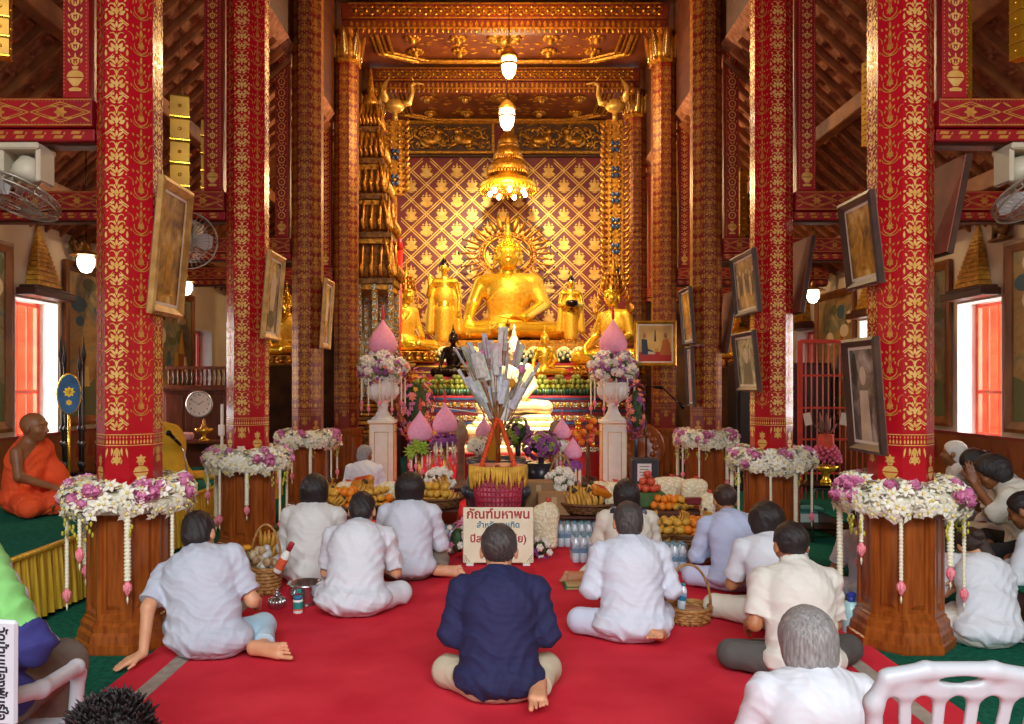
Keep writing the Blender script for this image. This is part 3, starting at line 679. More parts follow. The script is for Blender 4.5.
def nets(Fd, lo, h):
    ins = Fd < 0; n = np.array(Fd.shape)
    c8 = [ins[i:n[0]-1+i, j:n[1]-1+j, k:n[2]-1+k] for i in (0, 1) for j in (0, 1) for k in (0, 1)]
    s8 = sum(c.astype(np.int8) for c in c8); act = (s8 > 0) & (s8 < 8); idx = np.full(act.shape, -1, np.int64); I = np.argwhere(act); idx[act] = np.arange(len(I))
    acc = np.zeros((len(I), 3)); cnt = np.zeros(len(I))
    cor = [(i, j, k) for i in (0, 1) for j in (0, 1) for k in (0, 1)]
    val = {c: Fd[I[:, 0]+c[0], I[:, 1]+c[1], I[:, 2]+c[2]] for c in cor}
    for c in cor:
        for a in range(3):
            if c[a]: continue
            d = list(c); d[a] = 1; d = tuple(d); v0, v1 = val[c], val[d]; m = (v0 < 0) != (v1 < 0)
            t = np.where(m, v0/np.where(m, v0-v1, 1), 0); p = np.tile(np.array(c, float), (len(I), 1)); p[:, a] += t
            acc[m] += p[m]; cnt[m] += 1
    V = lo+h*(I+acc/cnt[:, None]); Q = []
    for a in range(3):
        sl0 = [slice(None)]*3; sl1 = [slice(None)]*3; sl0[a] = slice(0, -1); sl1[a] = slice(1, None)
        A, B = ins[tuple(sl0)], ins[tuple(sl1)]; E = np.argwhere(A != B)
        b, c = (a+1) % 3, (a+2) % 3
        E = E[(E[:, b] > 0) & (E[:, c] > 0) & (E[:, b] < n[b]-1) & (E[:, c] < n[c]-1)]
        fl = A[E[:, 0], E[:, 1], E[:, 2]]
        def at(db, dc): e = E.copy(); e[:, b] += db; e[:, c] += dc; return idx[e[:, 0], e[:, 1], e[:, 2]]
        q = np.stack([at(-1, -1), at(0, -1), at(0, 0), at(-1, 0)], 1); q[~fl] = q[~fl][:, ::-1]; Q.append(q)
    Q = np.concatenate(Q); Q = Q[(Q >= 0).all(1)]
    # one light smoothing pass
    for _ in range(1):
        S = np.zeros_like(V); C = np.zeros(len(V))
        for i in range(4):
            np.add.at(S, Q[:, i], V[Q[:, (i+1) % 4]]); np.add.at(C, Q[:, i], 1); np.add.at(S, Q[:, i], V[Q[:, (i+3) % 4]]); np.add.at(C, Q[:, i], 1)
        V = V*.5+.5*S/np.maximum(C, 1)[:, None]
    return V, Q
def qmesh(name, V, Q, mats, mi=None):
    me = bpy.data.meshes.new(name); me.vertices.add(len(V)); me.vertices.foreach_set('co', V.astype(np.float32).ravel())
    me.loops.add(len(Q)*4); me.loops.foreach_set('vertex_index', Q.astype(np.int32).ravel()); me.polygons.add(len(Q))
    me.polygons.foreach_set('loop_start', np.arange(0, len(Q)*4, 4, dtype=np.int32)); me.polygons.foreach_set('use_smooth', np.ones(len(Q), bool))
    for m in (mats if isinstance(mats, (list, tuple)) else [mats]): me.materials.append(m)
    if mi is not None: me.polygons.foreach_set('material_index', mi(V[Q].mean(1)).astype(np.int32))
    me.update(calc_edges=True); me.validate(); return me

A3 = lambda *p: np.array(p, float)
def rotm(rx=0, ry=0, rz=0): return np.array(Euler((rx, ry, rz)).to_matrix())
def unit(v): v = np.array(v, float); return v/max(1e-9, np.linalg.norm(v))
def hand(S, w, d, n, th, curl=.5, k=.006):
    """w wrist, d finger direction, n palm-side normal, th +-1: side of the thumb"""
    w = A3(*w); d = unit(d); n = unit(n-np.dot(n, d)*d); sd = np.cross(d, n)*th
    for o, L, f in ((.028, .08, .070), (.009, .086, .078), (-.010, .082, .072), (-.028, .074, .056)):
        kn = w+d*L+sd*o; S.cone(w+sd*o*.6+d*.012, kn, .0165, .0135, .012)
        m = kn+d*f*.5*math.cos(curl)+n*f*.5*math.sin(curl); e = m+d*f*.5*math.cos(curl*2.1)+n*f*.5*math.sin(curl*2.1)
        S.cone(kn, m, .0098, .0088, .003); S.cone(m, e, .0088, .0072, .003)
    b = w+d*.028+sd*.026; m = b+d*.03+sd*.026+n*.01; S.cone(w+d*.01+sd*.012, b, .017, .015, .01); S.cone(b, m, .0135, .0105, .006); S.cone(m, m+d*.03+sd*.006+n*.006, .0105, .008, .004)
def foot(S, a, d, s, side=1):
    """a ankle, d toe direction, s sole normal (pointing out of the sole), side +-1: big toe side"""
    a = A3(*a); d = unit(d); s = unit(s-np.dot(s, d)*d); w = np.cross(d, s)*side
    heel = a-d*.045+s*.03; S.cone(a, heel, .037, .034, .02)
    for o, r in ((.02, .022), (-.02, .019)): S.cone(heel+w*o*.4, a+d*.118+s*.047+w*o, .030, r, .02); S.cone(a+s*.0, a+d*.11+s*.035+w*o, .032, .02, .02)
    for i, (o, L, r) in enumerate(((.028, .050, .0125), (.006, .046, .0078), (-.011, .040, .0075), (-.027, .032, .0073), (-.042, .023, .0072))):
        b = a+d*.128+s*.047+w*o; S.cone(b, b+d*(L+.006*(2-i if i<2 else 0))-s*.002, r*.92, r, .001)
def head(S, c, M, face=True, ears=True, k=1.):
    f = lambda x, y, z: c+M @ A3(x*k, y*k, z*k)
    S.ell(f(0, -.008, .022), (.076*k, .095*k, .088*k), M, .02); S.ell(f(0, .026, -.04), (.058*k, .066*k, .07*k), M, .03); S.ell(f(0, .06, -.085), (.026*k, .024*k, .022*k), M, .02)
    if face:
        S.cone(f(0, .088, .012), f(0, .108, -.024), .008*k, .0125*k, .01); S.ell(f(-.011, .098, -.03), (.009*k, .009*k, .007*k), M, .006); S.ell(f(.011, .098, -.03), (.009*k, .009*k, .007*k), M, .006)
        S.cone(f(-.045, .072, .03), f(.045, .072, .03), .012*k, .012*k, .014)
        for x in (-.031, .031): S.ell(f(x, .094, .008), (.016*k, .012*k, .010*k), M, .01, 's'); S.ell(f(x, .077, .008), (.014*k, .012*k, .009*k), M, .004); S.ell(f(x*1.35, .062, -.03), (.02*k, .016*k, .018*k), M, .02)
        S.ell(f(0, .088, -.054), (.022*k, .010*k, .0062*k), M, .005); S.ell(f(0, .086, -.066), (.019*k, .010*k, .0068*k), M, .005)
    if ears:
        for x in (-1, 1): S.ell(f(x*.078, -.006, -.008), (.010*k, .021*k, .033*k), M @ rotm(.2, 0, x*-.35), .006)
def hairS(c, M, style, k=1.):
    S = Solid(); f = lambda x, y, z: c+M @ A3(x*k, y*k, z*k); nv = lambda x, y, z: M @ A3(x, y, z)
    S.ell(f(0, -.012, .028), (.083*k, .102*k, .094*k), M, .02)
    if style == 'short': S.ell(f(0, -.045, -.03), (.068*k, .062*k, .07*k), M, .03); S.cut(f(0, -.07, -.085), nv(0, -.25, -1)); S.cut(f(0, .02, -.02), nv(0, 1, -.72))
    elif style == 'crop': S.cut(f(0, -.07, -.06), nv(0, 0, -1)); S.cut(f(0, -.01, -.015), nv(0, .9, -.8))
    elif style in ('bob', 'fullbob'):
        w = 1.16 if style == 'fullbob' else 1.06; S.ell(f(0, -.02, .01), (.094*k*w, .108*k*w, .108*k), M, .02); S.ell(f(0, -.03, -.055), (.088*k*w, .078*k, .075*k), M, .03)
        S.cut(f(0, -.07, -.108), nv(0, .1, -1)); S.cut(f(0, .03, -.02), nv(0, 1, -.7))
    elif style == 'tied': S.ell(f(0, -.05, -.02), (.07*k, .06*k, .07*k), M, .03); S.cut(f(0, -.07, -.07), nv(0, -.3, -1)); S.cut(f(0, .03, -.02), nv(0, 1, -.72)); S.ell(f(0, -.115, .0), (.04*k, .035*k, .04*k), M, .015)
    if style in ('short', 'crop'):
        for x in (-1, 1): S.ell(f(x*.085, -.0, -.02), (.022*k, .026*k, .04*k), M, .008, 's')
    return S
SKIN = {n: mat('skin_'+n, a, b, rough=.5, scale=9, sss=.12, bump=.04, bscale=120) for n, a, b in (('light', '#dda37c', '#cf8f68'), ('tan', '#b87a50', '#a66a42'), ('brown', '#8e5832', '#7c4826'))}
HAIR = {n: mat('hair_'+n, a, b, rough=.42, scale=5, stretch=(28, 28, 3), bump=.5, bscale=14, lo=.3, hi=.7) for n, a, b in (('black', '#17110f', '#2a2020'), ('greying', '#262220', '#564e4a'), ('grey', '#6f6b69', '#aaa6a2'), ('white', '#e6e0d6', '#cfc8bd'), ('brown', '#241510', '#40271a'))}
def cloth(name, c, c2=None, bs=7, st=.35): return mat('cloth_'+name, c, c2 or c, rough=.85, scale=3, bump=st, bscale=bs, detail=6)
NPEOPLE = 0
def person(label, px=None, Y=None, yaw=0, loc=None, z=0., pose='cross', lean=.12, side=0., hunch=.05, hp=.15, hyaw=0., hroll=0., arms=(None, None), hands=(None, None), sleeve=('short', 'short'), shirt='white', trou='white', hair=('short', 'black'), skin='tan', k=1., h=.007, face=False, legs=None, feet=True, collar=False, hem=.0, wr=1., shm=None, group=None, build=1.1, name='person', trmat=None, neckz=0., skirt=False, grow=.004, spiky=False):
    global NPEOPLE; NPEOPLE += 1
    x, y = loc if loc is not None else ((px-HX)*Y/F, Y)
    z = .013 if z == 0 and abs(x-AX) < 2.03 else z
    t = thing('person', label, 'person', (x, y, z), R(yaw), group=group, scale=k)
    pel = A3(0, 0, .115); up = unit((math.sin(side), math.sin(lean), math.cos(lean)*math.cos(side))); rt = unit(np.cross((0, 1, 0), up)); rt = unit(A3(1, 0, 0)-up*np.dot(A3(1, 0, 0), up)); fw = np.cross(up, rt)
    nb = pel+up*.47+A3(0, hunch, -hunch*.3+neckz); ch = pel+up*.30+A3(0, hunch*.3, 0); wa = pel+up*.14
    hc = nb+A3(0, .03, .114)+A3(side*.05, math.sin(hp)*.09, -max(0, math.sin(hp))*.05); HM = rotm(-hp, hroll, hyaw)
    sh = {-1: nb-up*.075-rt*.16*build, 1: nb-up*.075+rt*.16*build}
    TM = np.stack([rt, fw, up], 1)
    # legs
    LG = {'cross': {-1: ((-.09, 0, .095), (-.34, .24, .085), (.04, .36, .065), (.95, .2, -.1)), 1: ((.09, 0, .095), (.34, .24, .085), (-.04, .30, .085), (-.95, .2, -.1))},
          'right': {-1: ((-.09, 0, .095), (-.30, .27, .085), (.06, .30, .065), (.9, -.3, 0)), 1: ((.09, 0, .1), (.16, .34, .09), (.27, -.02, .06), (.12, -1, -.1))},
          'left': {1: ((.09, 0, .095), (.30, .27, .085), (-.06, .30, .065), (-.9, -.3, 0)), -1: ((-.09, 0, .1), (-.16, .34, .09), (-.27, -.02, .06), (-.12, -1, -.1))},
          'chair': {-1: ((-.09, 0, .095), (-.13, .42, .11), (-.13, .40, -.33), (0, 1, 0)), 1: ((.09, 0, .095), (.13, .42, .11), (.13, .36, -.33), (0, 1, 0))}}[pose]
    if legs: LG = {**LG, **legs}
    # arms: (elbow, wrist) per side
    AR = {}
    for s in (-1, 1):
        a = arms[0 if s < 0 else 1]
        AR[s] = (A3(*a[0]), A3(*a[1])) if a else (sh[s]+A3(s*.06, .07, -.25), A3(s*.05, .30, .29))
    # skin
    B = Solid()
    B.cone(nb-up*.04, hc+HM @ A3(0, -.02, -.06), .054, .05, .03); head(B, hc, HM, face=face or True, k=1.06)
    B.ell(ch, (.145*build, .095, .17), TM, .05); B.ell(wa, (.13*build, .09, .13), TM, .05); B.ell(pel, (.15, .11, .09), TM, .05)
    for s in (-1, 1):
        e, w = AR[s]; B.cone(sh[s], e, .045, .036, .03); B.cone(e, w, .037, .025, .02)
        hd = hands[0 if s < 0 else 1]
        d, n, th, cu = hd if hd else (unit(w-e), A3(-s, 0, 0), 1, .5)
        hand(B, w+unit(d)*.01, np.array(d, float), np.array(n, float), th, cu)
        hp_, kn, an, td = [A3(*q) for q in LG[s]]
        B.cone(hp_, kn, .07, .05, .03); B.cone(kn, an, .046, .03, .02)
        sn = A3(0, 0, -1) if pose == 'chair' else (A3(0, -.3, 1) if (pose, s) in (('right', 1), ('left', -1)) and td[1] < -.5 else A3(s*.2, -1, .2) if abs(td[0]) > .6 else A3(0, 0, -1))
        if feet: foot(B, an, td, sn, s)
    if pose != 'chair': B.cut((0, 0, .004), (0, 0, -1))
    V, Q = B.surf(h); place('body', qmesh('body', V, Q, SKIN[skin]), t)
    # trousers / skirt
    T = Solid(); T.ell(pel+A3(0, 0, -.01), (.18*build, .145, .11), None, .05)
    for s in (-1, 1):
        hp_, kn, an, td = [A3(*q) for q in LG[s]]; d = unit(an-kn)
        T.cone(hp_, kn, .094, .073, .04); end = an-d*(.05 if trou != 'shorts' else .28); T.cone(kn, end, .072, .056, .03, clip=(end, d))
    if skirt: T.cone(pel+A3(0, .1, -.03), (0, .3, .08), .13, .12, .1); T.cone((-.2, .2, .06), (.2, .2, .06), .09, .09, .1)
    if pose != 'chair': T.cut((0, 0, .006), (0, 0, -1))
    V, Q = T.surf(h, wr=[(.5, .3, 1, 25, .0055*wr), (1, -.6, .2, 43, .0045*wr), (.3, 1, -.5, 71, .003*wr)])
    place('skirt' if skirt else 'trousers', qmesh('trousers', V, Q, trmat or cloth('white', '#dfe1e6')), t)
    # shirt
    if isinstance(shm, str): t_info[label] = dict(t=t, hc=hc, HM=HM, nb=nb, AR=AR, sh=sh); return t
    C = Solid()
    C.ell(ch, (.168*build, .122, .185), TM, .05); C.ell(wa, (.168*build, .13, .15), TM, .06); C.ell(pel+A3(0, -.005, .0), (.197*build+hem, .158+hem*.5, .10), None, .06); C.ell(ch+up*.02-fw*.03, (.14*build, .1, .15), TM, .05)
    C.cone(nb-up*.02-fw*.01, sh[-1]*1., .062, .06, .04); C.cone(nb-up*.02-fw*.01, sh[1], .062, .06, .04)
    for s in (-1, 1):
        e, w = AR[s]; sl = sleeve[0 if s < 0 else 1]
        if sl == 'short': d = unit(e-sh[s]); end = sh[s]+(e-sh[s])*.82; C.cone(sh[s], end+d*.02, .063, .062, .03, clip=(end, d))
        elif sl == 'half': d = unit(e-sh[s]); C.cone(sh[s], e, .063, .058, .03); d = unit(w-e); end = e+(w-e)*.25; C.cone(e, end+d*.02, .056, .054, .03, clip=(end, d))
        elif sl == 'long': d = unit(w-e); end = e+(w-e)*.93; C.cone(sh[s], e, .064, .057, .03); C.cone(e, end+d*.02, .055, .046, .03, clip=(end, d))
        elif sl == 'none': pass
    # neckline
    nd = unit(hc-nb); C.cone(nb+nd*.028+A3(0, .02, 0), nb+nd*.25, .058, .07, .012, 's')
    if collar:
        C.cone(nb+nd*.0, nb+nd*.05, .071, .064, .008, clip=(nb+nd*.045, nd)); C.cone(nb+nd*.03, nb+nd*.2, .057, .06, .004, 's')
    if pose != 'chair': C.cut((0, 0, .012), (0, 0, -1))
    V, Q = C.surf(h, wr=[(.35, .2, 1, 34, .0085*wr), (.8, .3, .5, 41, .0075*wr), (-.8, .3, .6, 47, .0075*wr), (1, .2, -.15, 70, .003*wr), (.25, .6, 1, 95, .0022*wr)], grow=grow)
    if callable(shm): mats, mi = shm(sh, nb, AR); place('shirt', qmesh('shirt', V, Q, mats, mi), t)
    else: place('shirt', qmesh('shirt', V, Q, shm or cloth('white', '#dadce1', '#d1d5dc')), t)
    if hair:
        HS = hairS(hc, HM, hair[0], 1.08); V, Q = HS.surf(h*.8, wr=[(1, .3, .1, 75, .004), (.6, 1, .2, 110, .003)]); ho = place('hair', qmesh('hair', V, Q, HAIR[hair[1]]), t)
    if spiky:
        mb = MB(); rs = random.Random(3)
        for i in range(700):
            z = rs.uniform(-.25, 1); a = rs.uniform(0, 6.283); q = math.sqrt(1-z*z); d = A3(q*math.cos(a), q*math.sin(a), z)
            if d[1]*.75-d[2] > -.02: continue
            p = A3(0, -.012, .028)+d*A3(.085, .104, .096); e = d*.2+A3(rs.uniform(-.5, .5), -.45+rs.uniform(-.3, .3), .25); e = unit(e)*rs.uniform(.5, 1.25); W = lambda v: hc+HM @ (v*1.08)
            mb.tube([W(p-d*.01), W(p+e*.013), W(p+e*.026)], [.005, .004, .0008], 4)
        mb.build('hair_tufts', HAIR[hair[1]], t)
    t_info[label] = dict(t=t, hc=hc, HM=HM, nb=nb, AR=AR, sh=sh, up=up, fw=fw)
    return t
t_info = {}
W1 = cloth('white', '#dadce1', '#d1d5dc'); W2 = cloth('cream', '#dcd5c5', '#d2cab6'); W3 = cloth('pale_blue', '#bcc4de', '#b2bad8'); W4 = cloth('pale_grey', '#c3c8d4', '#babfcc')
NAVY = cloth('navy', '#22244e', '#1c1e44'); BEI = cloth('beige', '#c8bba0', '#b8aa8c'); GRY = cloth('grey_trousers', '#57534f', '#4a4642'); BLU = cloth('washed_denim', '#9cc0d2', '#c6d8e4'); BRN = cloth('taupe', '#82766a', '#73685c'); LAV = cloth('lavender', '#c6c8e2', '#b8bad8')
person('man in a navy shirt sitting with his back to us, mid-foreground on the red carpet', 499, 3.77, pose='right', lean=.1, hunch=.04, hp=.18, shirt='navy', shm=NAVY, trmat=BEI, hair=('crop', 'greying'), skin='light', sleeve=('half', 'half'), arms=(((-.225, .04, .30), (-.06, .28, .34)), ((.225, .04, .30), (.06, .28, .34))), legs={-1: ((-.09, 0, .095), (-.25, .14, .085), (.06, .30, .065), (.9, -.3, 0)), 1: ((.09, 0, .1), (.23, .16, .09), (.18, -.06, .06), (-.06, -1, -.25))}, h=.0048, collar=False)
person('man in a grey T-shirt leaning on his left hand beside the nearest left column', 210, 4.36, pose='right', side=-.28, lean=.16, hunch=.07, hp=.5, hroll=-.1, build=1.2, shm=W4, trmat=BLU, hair=('short', 'black'), skin='light', arms=(((-.32, -.04, .28), (-.31, -.12, .06)), ((.2, .10, .28), (.16, .33, .2))), hands=(((-.6, -.5, -.25), (0, 0, -1), 1, .12), None), legs={1: ((.09, 0, .1), (.22, .22, .1), (.30, -.02, .055), (1, -.25, -.02))}, h=.0046)
person('person in a white T-shirt with bowed head behind the silver bowl', 354, 5.14, pose='cross', lean=.3, hunch=.08, hp=.65, build=1.1, hem=.03, legs={-1: ((-.09, 0, .095), (-.24, .24, .085), (.04, .36, .065), (.95, .2, -.1)), 1: ((.09, 0, .095), (.27, .24, .085), (-.04, .30, .085), (-.95, .2, -.1))}, shm=W1, trmat=cloth('white', '#dfe1e6'), hair=('short', 'black'), skin='light', wr=1.1)
person('woman in a white blouse nearest the second left column', 311, 5.95, pose='right', lean=.08, hp=.1, shm=cloth('ivory', '#dcdad6', '#d3d0ca'), hair=('bob', 'black'), skin='light', sleeve=('long', 'long'), h=.008)
person('woman in pale white shirt with a full black bob, left of the sign board', 408, 6.08, pose='right', lean=.1, hp=.15, shm=cloth('cool_white', '#d4d8e2', '#cacfdc'), trmat=BRN, hair=('fullbob', 'black'), skin='light', sleeve=('half', 'half'), legs={1: ((.09, 0, .1), (.22, .25, .1), (.26, .04, .06), (1, -.15, 0))}, h=.008)
person('elderly person with grey hair sitting in front of the left white urn', 363, 9.5, k=.94, pose='cross', lean=.1, hp=.15, hyaw=-.5, shm=W1, hair=('short', 'grey'), skin='brown', h=.009)
person('woman with grey streaked hair in a white long-sleeved shirt, seated sideways right of centre', 633, 4.63, k=.985, pose='right', lean=.14, hunch=.05, hp=.3, shm=cloth('cool_white', ''), trmat=cloth('cool_white2', '#cfd5e6', '#c6cde0'), hair=('short', 'greying'), skin='light', sleeve=('long', 'long'), hem=.02, arms=(((-.24, .07, .29), (-.05, .30, .34)), ((.24, .07, .29), (.05, .30, .34))), legs={-1: ((-.09, 0, .095), (-.30, .12, .085), (.05, .27, .065), (.9, -.3, 0)), 1: ((.09, 0, .1), (.22, .25, .09), (.15, -.06, .06), (-.5, -1, -.1))}, h=.0065)
person('person with black bob and grey scarf in front of the right fruit baskets', 629, 5.95, k=.95, pose='left', lean=.1, hp=.15, shm=W2, trmat=W2, hair=('bob', 'black'), skin='tan', legs={-1: ((-.09, 0, .1), (-.2, .3, .09), (-.36, .0, .06), (-1, -.1, 0))}, h=.008)
person('man in a pale blue shirt sitting by the right puffed rice bags', 738, 5.75, k=.95, pose='cross', lean=.2, hunch=.08, hp=.35, side=-.06, shm=W3, trmat=LAV, hair=('crop', 'brown'), skin='tan', sleeve=('long', 'long'), hem=.02, h=.008, legs={-1: ((-.09, 0, .095), (-.32, .12, .09), (.04, .3, .065), (.95, .2, -.1))})
person('person with black hair in white, half hidden behind the balding man in cream', 778, 4.86, k=.95, pose='cross', lean=.22, hunch=.06, hp=.45, shm=cloth('white', ''), trmat=W2, hair=('fullbob', 'black'), skin='tan', h=.008)
person('balding man in a cream short-sleeved shirt and grey trousers, right of the carpet', 803, 4.02, k=.965, pose='cross', lean=.14, hunch=.05, hp=.3, shm=cloth('warm_white', '#dedacf', '#d5d0c3'), trmat=GRY, hair=('crop', 'black'), skin='tan', collar=True, arms=(((-.24, .04, .28), (-.20, .28, .20)), None), legs={-1: ((-.09, 0, .095), (-.33, .14, .09), (.04, .3, .065), (.95, .2, -.1))}, h=.0065)
person('grey-haired woman in a white blouse at the bottom edge, before the white plastic chair', 823, 2.62, pose='cross', lean=.12, hunch=.05, hp=.25, shm=W1, hair=('bob', 'grey'), skin='light', collar=True, h=.006, k=.9)
person('child in a white T-shirt behind the nearest right pedestal, beside the teal tumbler', 874, 5.5, pose='cross', lean=.15, hp=.4, shm=W1, hair=('short', 'black'), skin='tan', k=.85, h=.008)
pt = person('woman with a long ponytail, white T-shirt and black skirt, right of the nearest right column', 988, 4.58, yaw=0, pose='right', lean=.5, hunch=.12, hp=.9, side=.3, k=.9, shm=W1, trmat=mat('dotted_black_cloth', '#15131a', '#d8d2c8', rough=.9, scale=55, kind='voronoi', lo=.0, hi=.16), hair=('tied', 'brown'), skin='light', skirt=True, h=.0065)
person('white-haired elder against the right wall, beyond the nearest right garland', 966, 7.45, yaw=70, pose='cross', z=.2, k=.95, lean=.05, hp=.0, hyaw=-.3, shm=W1, hair=('short', 'white'), skin='brown', h=.008)
person('woman in a lilac wrap with bowed head under the right window', 1020, 6.7, yaw=60, pose='cross', z=.2, lean=.3, hunch=.1, hp=.7, shm=cloth('lilac_grey', '#b3a6a6', '#a39698'), hair=('tied', 'black'), skin='brown', h=.008, arms=(((-.26, .16, .32), (-.08, .30, .56)), None))
person('woman in a cream blouse at the right edge with palms pressed together', 1030, 5.9, yaw=65, pose='cross', z=.2, lean=.2, hunch=.08, hp=.5, shm=W2, trmat=mat('black_cloth', '#181418', rough=.9), hair=('bob', 'black'), skin='brown', sleeve=('half', 'half'), arms=(((-.16, .22, .34), (-.02, .36, .55)), ((.16, .22, .34), (.02, .36, .55))), hands=(((.0, .15, 1), (1, 0, 0), 1, .05), ((.0, .15, 1), (-1, 0, 0), -1, .05)), h=.007)
person('person in white at the right edge behind the ponytailed woman', 1066, 5.2, yaw=40, pose='right', z=0, lean=.25, hp=.4, shm=W1, hair=('short', 'black'), skin='brown', sleeve=('long', 'long'), h=.008)
person('spiky black-haired head of a man at the bottom left corner', loc=(-.875, 1.66), pose='cross', lean=.1, hp=.35, k=.97, spiky=True, shm=cloth('white', ''), hair=('short', 'black'), skin='tan', h=.006)
# ---------------------------------------------------------------- altar back wall: gilded lattice with a praying figure in every diamond
mD = Orn()
mD.poly([(-.15, -.14), (.15, -.14), (.12, -.1), (-.12, -.1)]).poly([(-.17, -.095), (.17, -.095), (.13, -.055), (-.13, -.055)]).poly([(-.1, -.16), (.1, -.16), (.0, -.19)])
mD.poly([(-.11, -.05), (.11, -.05), (.05, .02), (.055, .06), (-.055, .06), (-.05, .02)]).disc(0, .095, .033, 8, sy=1.2).poly([(-.025, .13), (.025, .13), (0, .2)])
mD.leaf(.05, .05, 15, .1, .03, -60).leaf(.06, -.02, 45, .1, .025, 30).leaf(.045, .1, 30, .05, .02); D2 = [p for p in mD.p]
mD.disc(0, 0, .075, 12).disc(.085, .02, .035, 8).disc(-.085, .02, .035, 8).disc(.085, .1, .02, 6).disc(-.085, .1, .02, 6).disc(0, -.1, .13, 14, sy=.45); mD.p = mD.p[:6]+D2[6:]+mD.p[len(D2):]; mD.leaf(-.05, .05, 165, .1, .03, 60).leaf(-.06, -.02, 135, .1, .025, -30).leaf(-.045, .1, 150, .05, .02)
WL = mat('lattice_red', '#7e1c14', '#68140e', rough=.4, scale=2)
mb = WBACK; fn = lambda u, v: (AX+u, 16.496-.0004*min(Orn.cur, 60), v)
cw, chh = .63, .60; z_0 = 6.2
o = Orn(); a = Vector((cw/2, chh/2)); 
for sgn in (1, -1):
    for i in range(-14, 15):
        for d in (-.022, .022):
            # diagonal x/cw*sgn + z/chh = i
            pts = []
            for x in np.linspace(-2.1, 2.1, 29):
                z = z_0-.3-(i+sgn*x/cw)*chh*1.0+0
                pts.append((x, z))
            seg = [(x, z+d*1.4) for x, z in pts if 1.6 < z < 6.22]
            if len(seg) > 1: o.strip(seg, [.011]*len(seg))
for i in range(-4, 5):
    for j in range(16):
        x = i*cw/2; 
        z = z_0-.3-j*chh/2
        if (i+j) % 2 == 0 and abs(x) < 2.1 and z > 1.8: o.disc(x, z, .03, 8)
o.put(mb, fn, m0=1)
for i in range(-7, 8):
    for j in range(15):
        if (i+j) % 2 == 1:
            x = i*cw/2; z = z_0-.3-j*chh/2
            if abs(x) < 1.98 and 2.0 < z < 6.12: mD.put(mb, fn, x, z-.0, .84, 1)
WB = struct('wall_altar', mb, [WL, mat('lattice_gold', '#eab85a', '#d79a38', rough=.35, metal=.45, scale=8)])
# carved frieze above the lattice
fz = MB()
fz.box((AX, 16.42, 6.86), (4.3, .14, .07), .01); fz.box((AX, 16.42, 6.24), (4.3, .14, .06), .01); fz.box((AX, 16.44, 6.18), (4.3, .1, .03), m=1)
for s in (-1, 1):
    cx = AX+s*1.12; fz.box((cx, 16.46, 6.55), (1.8, .08, .56), m=1)
    for e in (-.92, .92): fz.box((cx+e, 16.42, 6.55), (.06, .14, .6), .01)
    random.seed(5+s)
    for q in range(150):
        x = random.uniform(-.85, .85); z = random.uniform(-.24, .24); aa = random.uniform(0, 6.3); pts = []; b = random.uniform(-2.6, 2.6)
        p = Vector((cx+x, 16.4, 6.55+z))
        for j in range(6): pts.append(p.copy()); p += Vector((math.cos(aa)*.028, random.uniform(-.004, .002), math.sin(aa)*.028)); aa += b/5
        if all(6.3 < p_.z < 6.82 and abs(p_.x-cx) < .88 for p_ in pts): fz.tube(pts, [.005, .018, .022, .018, .012, .004], 6)
    for q in (-1, 1):  # crouching mythical lions facing each other
        bx = cx+q*.38; B_ = Vector((bx, 16.36, 6.47))
        fz.ball(B_, (.2, .06, .09), 12, 8); fz.ball(B_+Vector((-q*.17, -.01, .06)), (.09, .06, .11), 10, 8); fz.ball(B_+Vector((-q*.2, -.02, .19)), (.06, .06, .065), 10, 8)
        fz.tube([B_+Vector((-q*.18, -.02, -.02)), B_+Vector((-q*.27, -.02, -.1)), B_+Vector((-q*.34, -.02, -.11))], [.04, .03, .025], 8); fz.tube([B_+Vector((q*.16, -.02, -.02)), B_+Vector((q*.06, -.03, -.12)), B_+Vector((-q*.02, -.03, -.12))], [.06, .04, .025], 8)
        fz.tube([B_+Vector((q*.18, 0, .03)), B_+Vector((q*.3, 0, .1)), B_+Vector((q*.28, 0, .22)), B_+Vector((q*.2, 0, .26))], [.025, .03, .025, .006], 8)
fz.build('carved_frieze', [GOLDC, mat('frieze_ground', '#5a3410', '#3c220a', rough=.5, metal=.3)], WB)

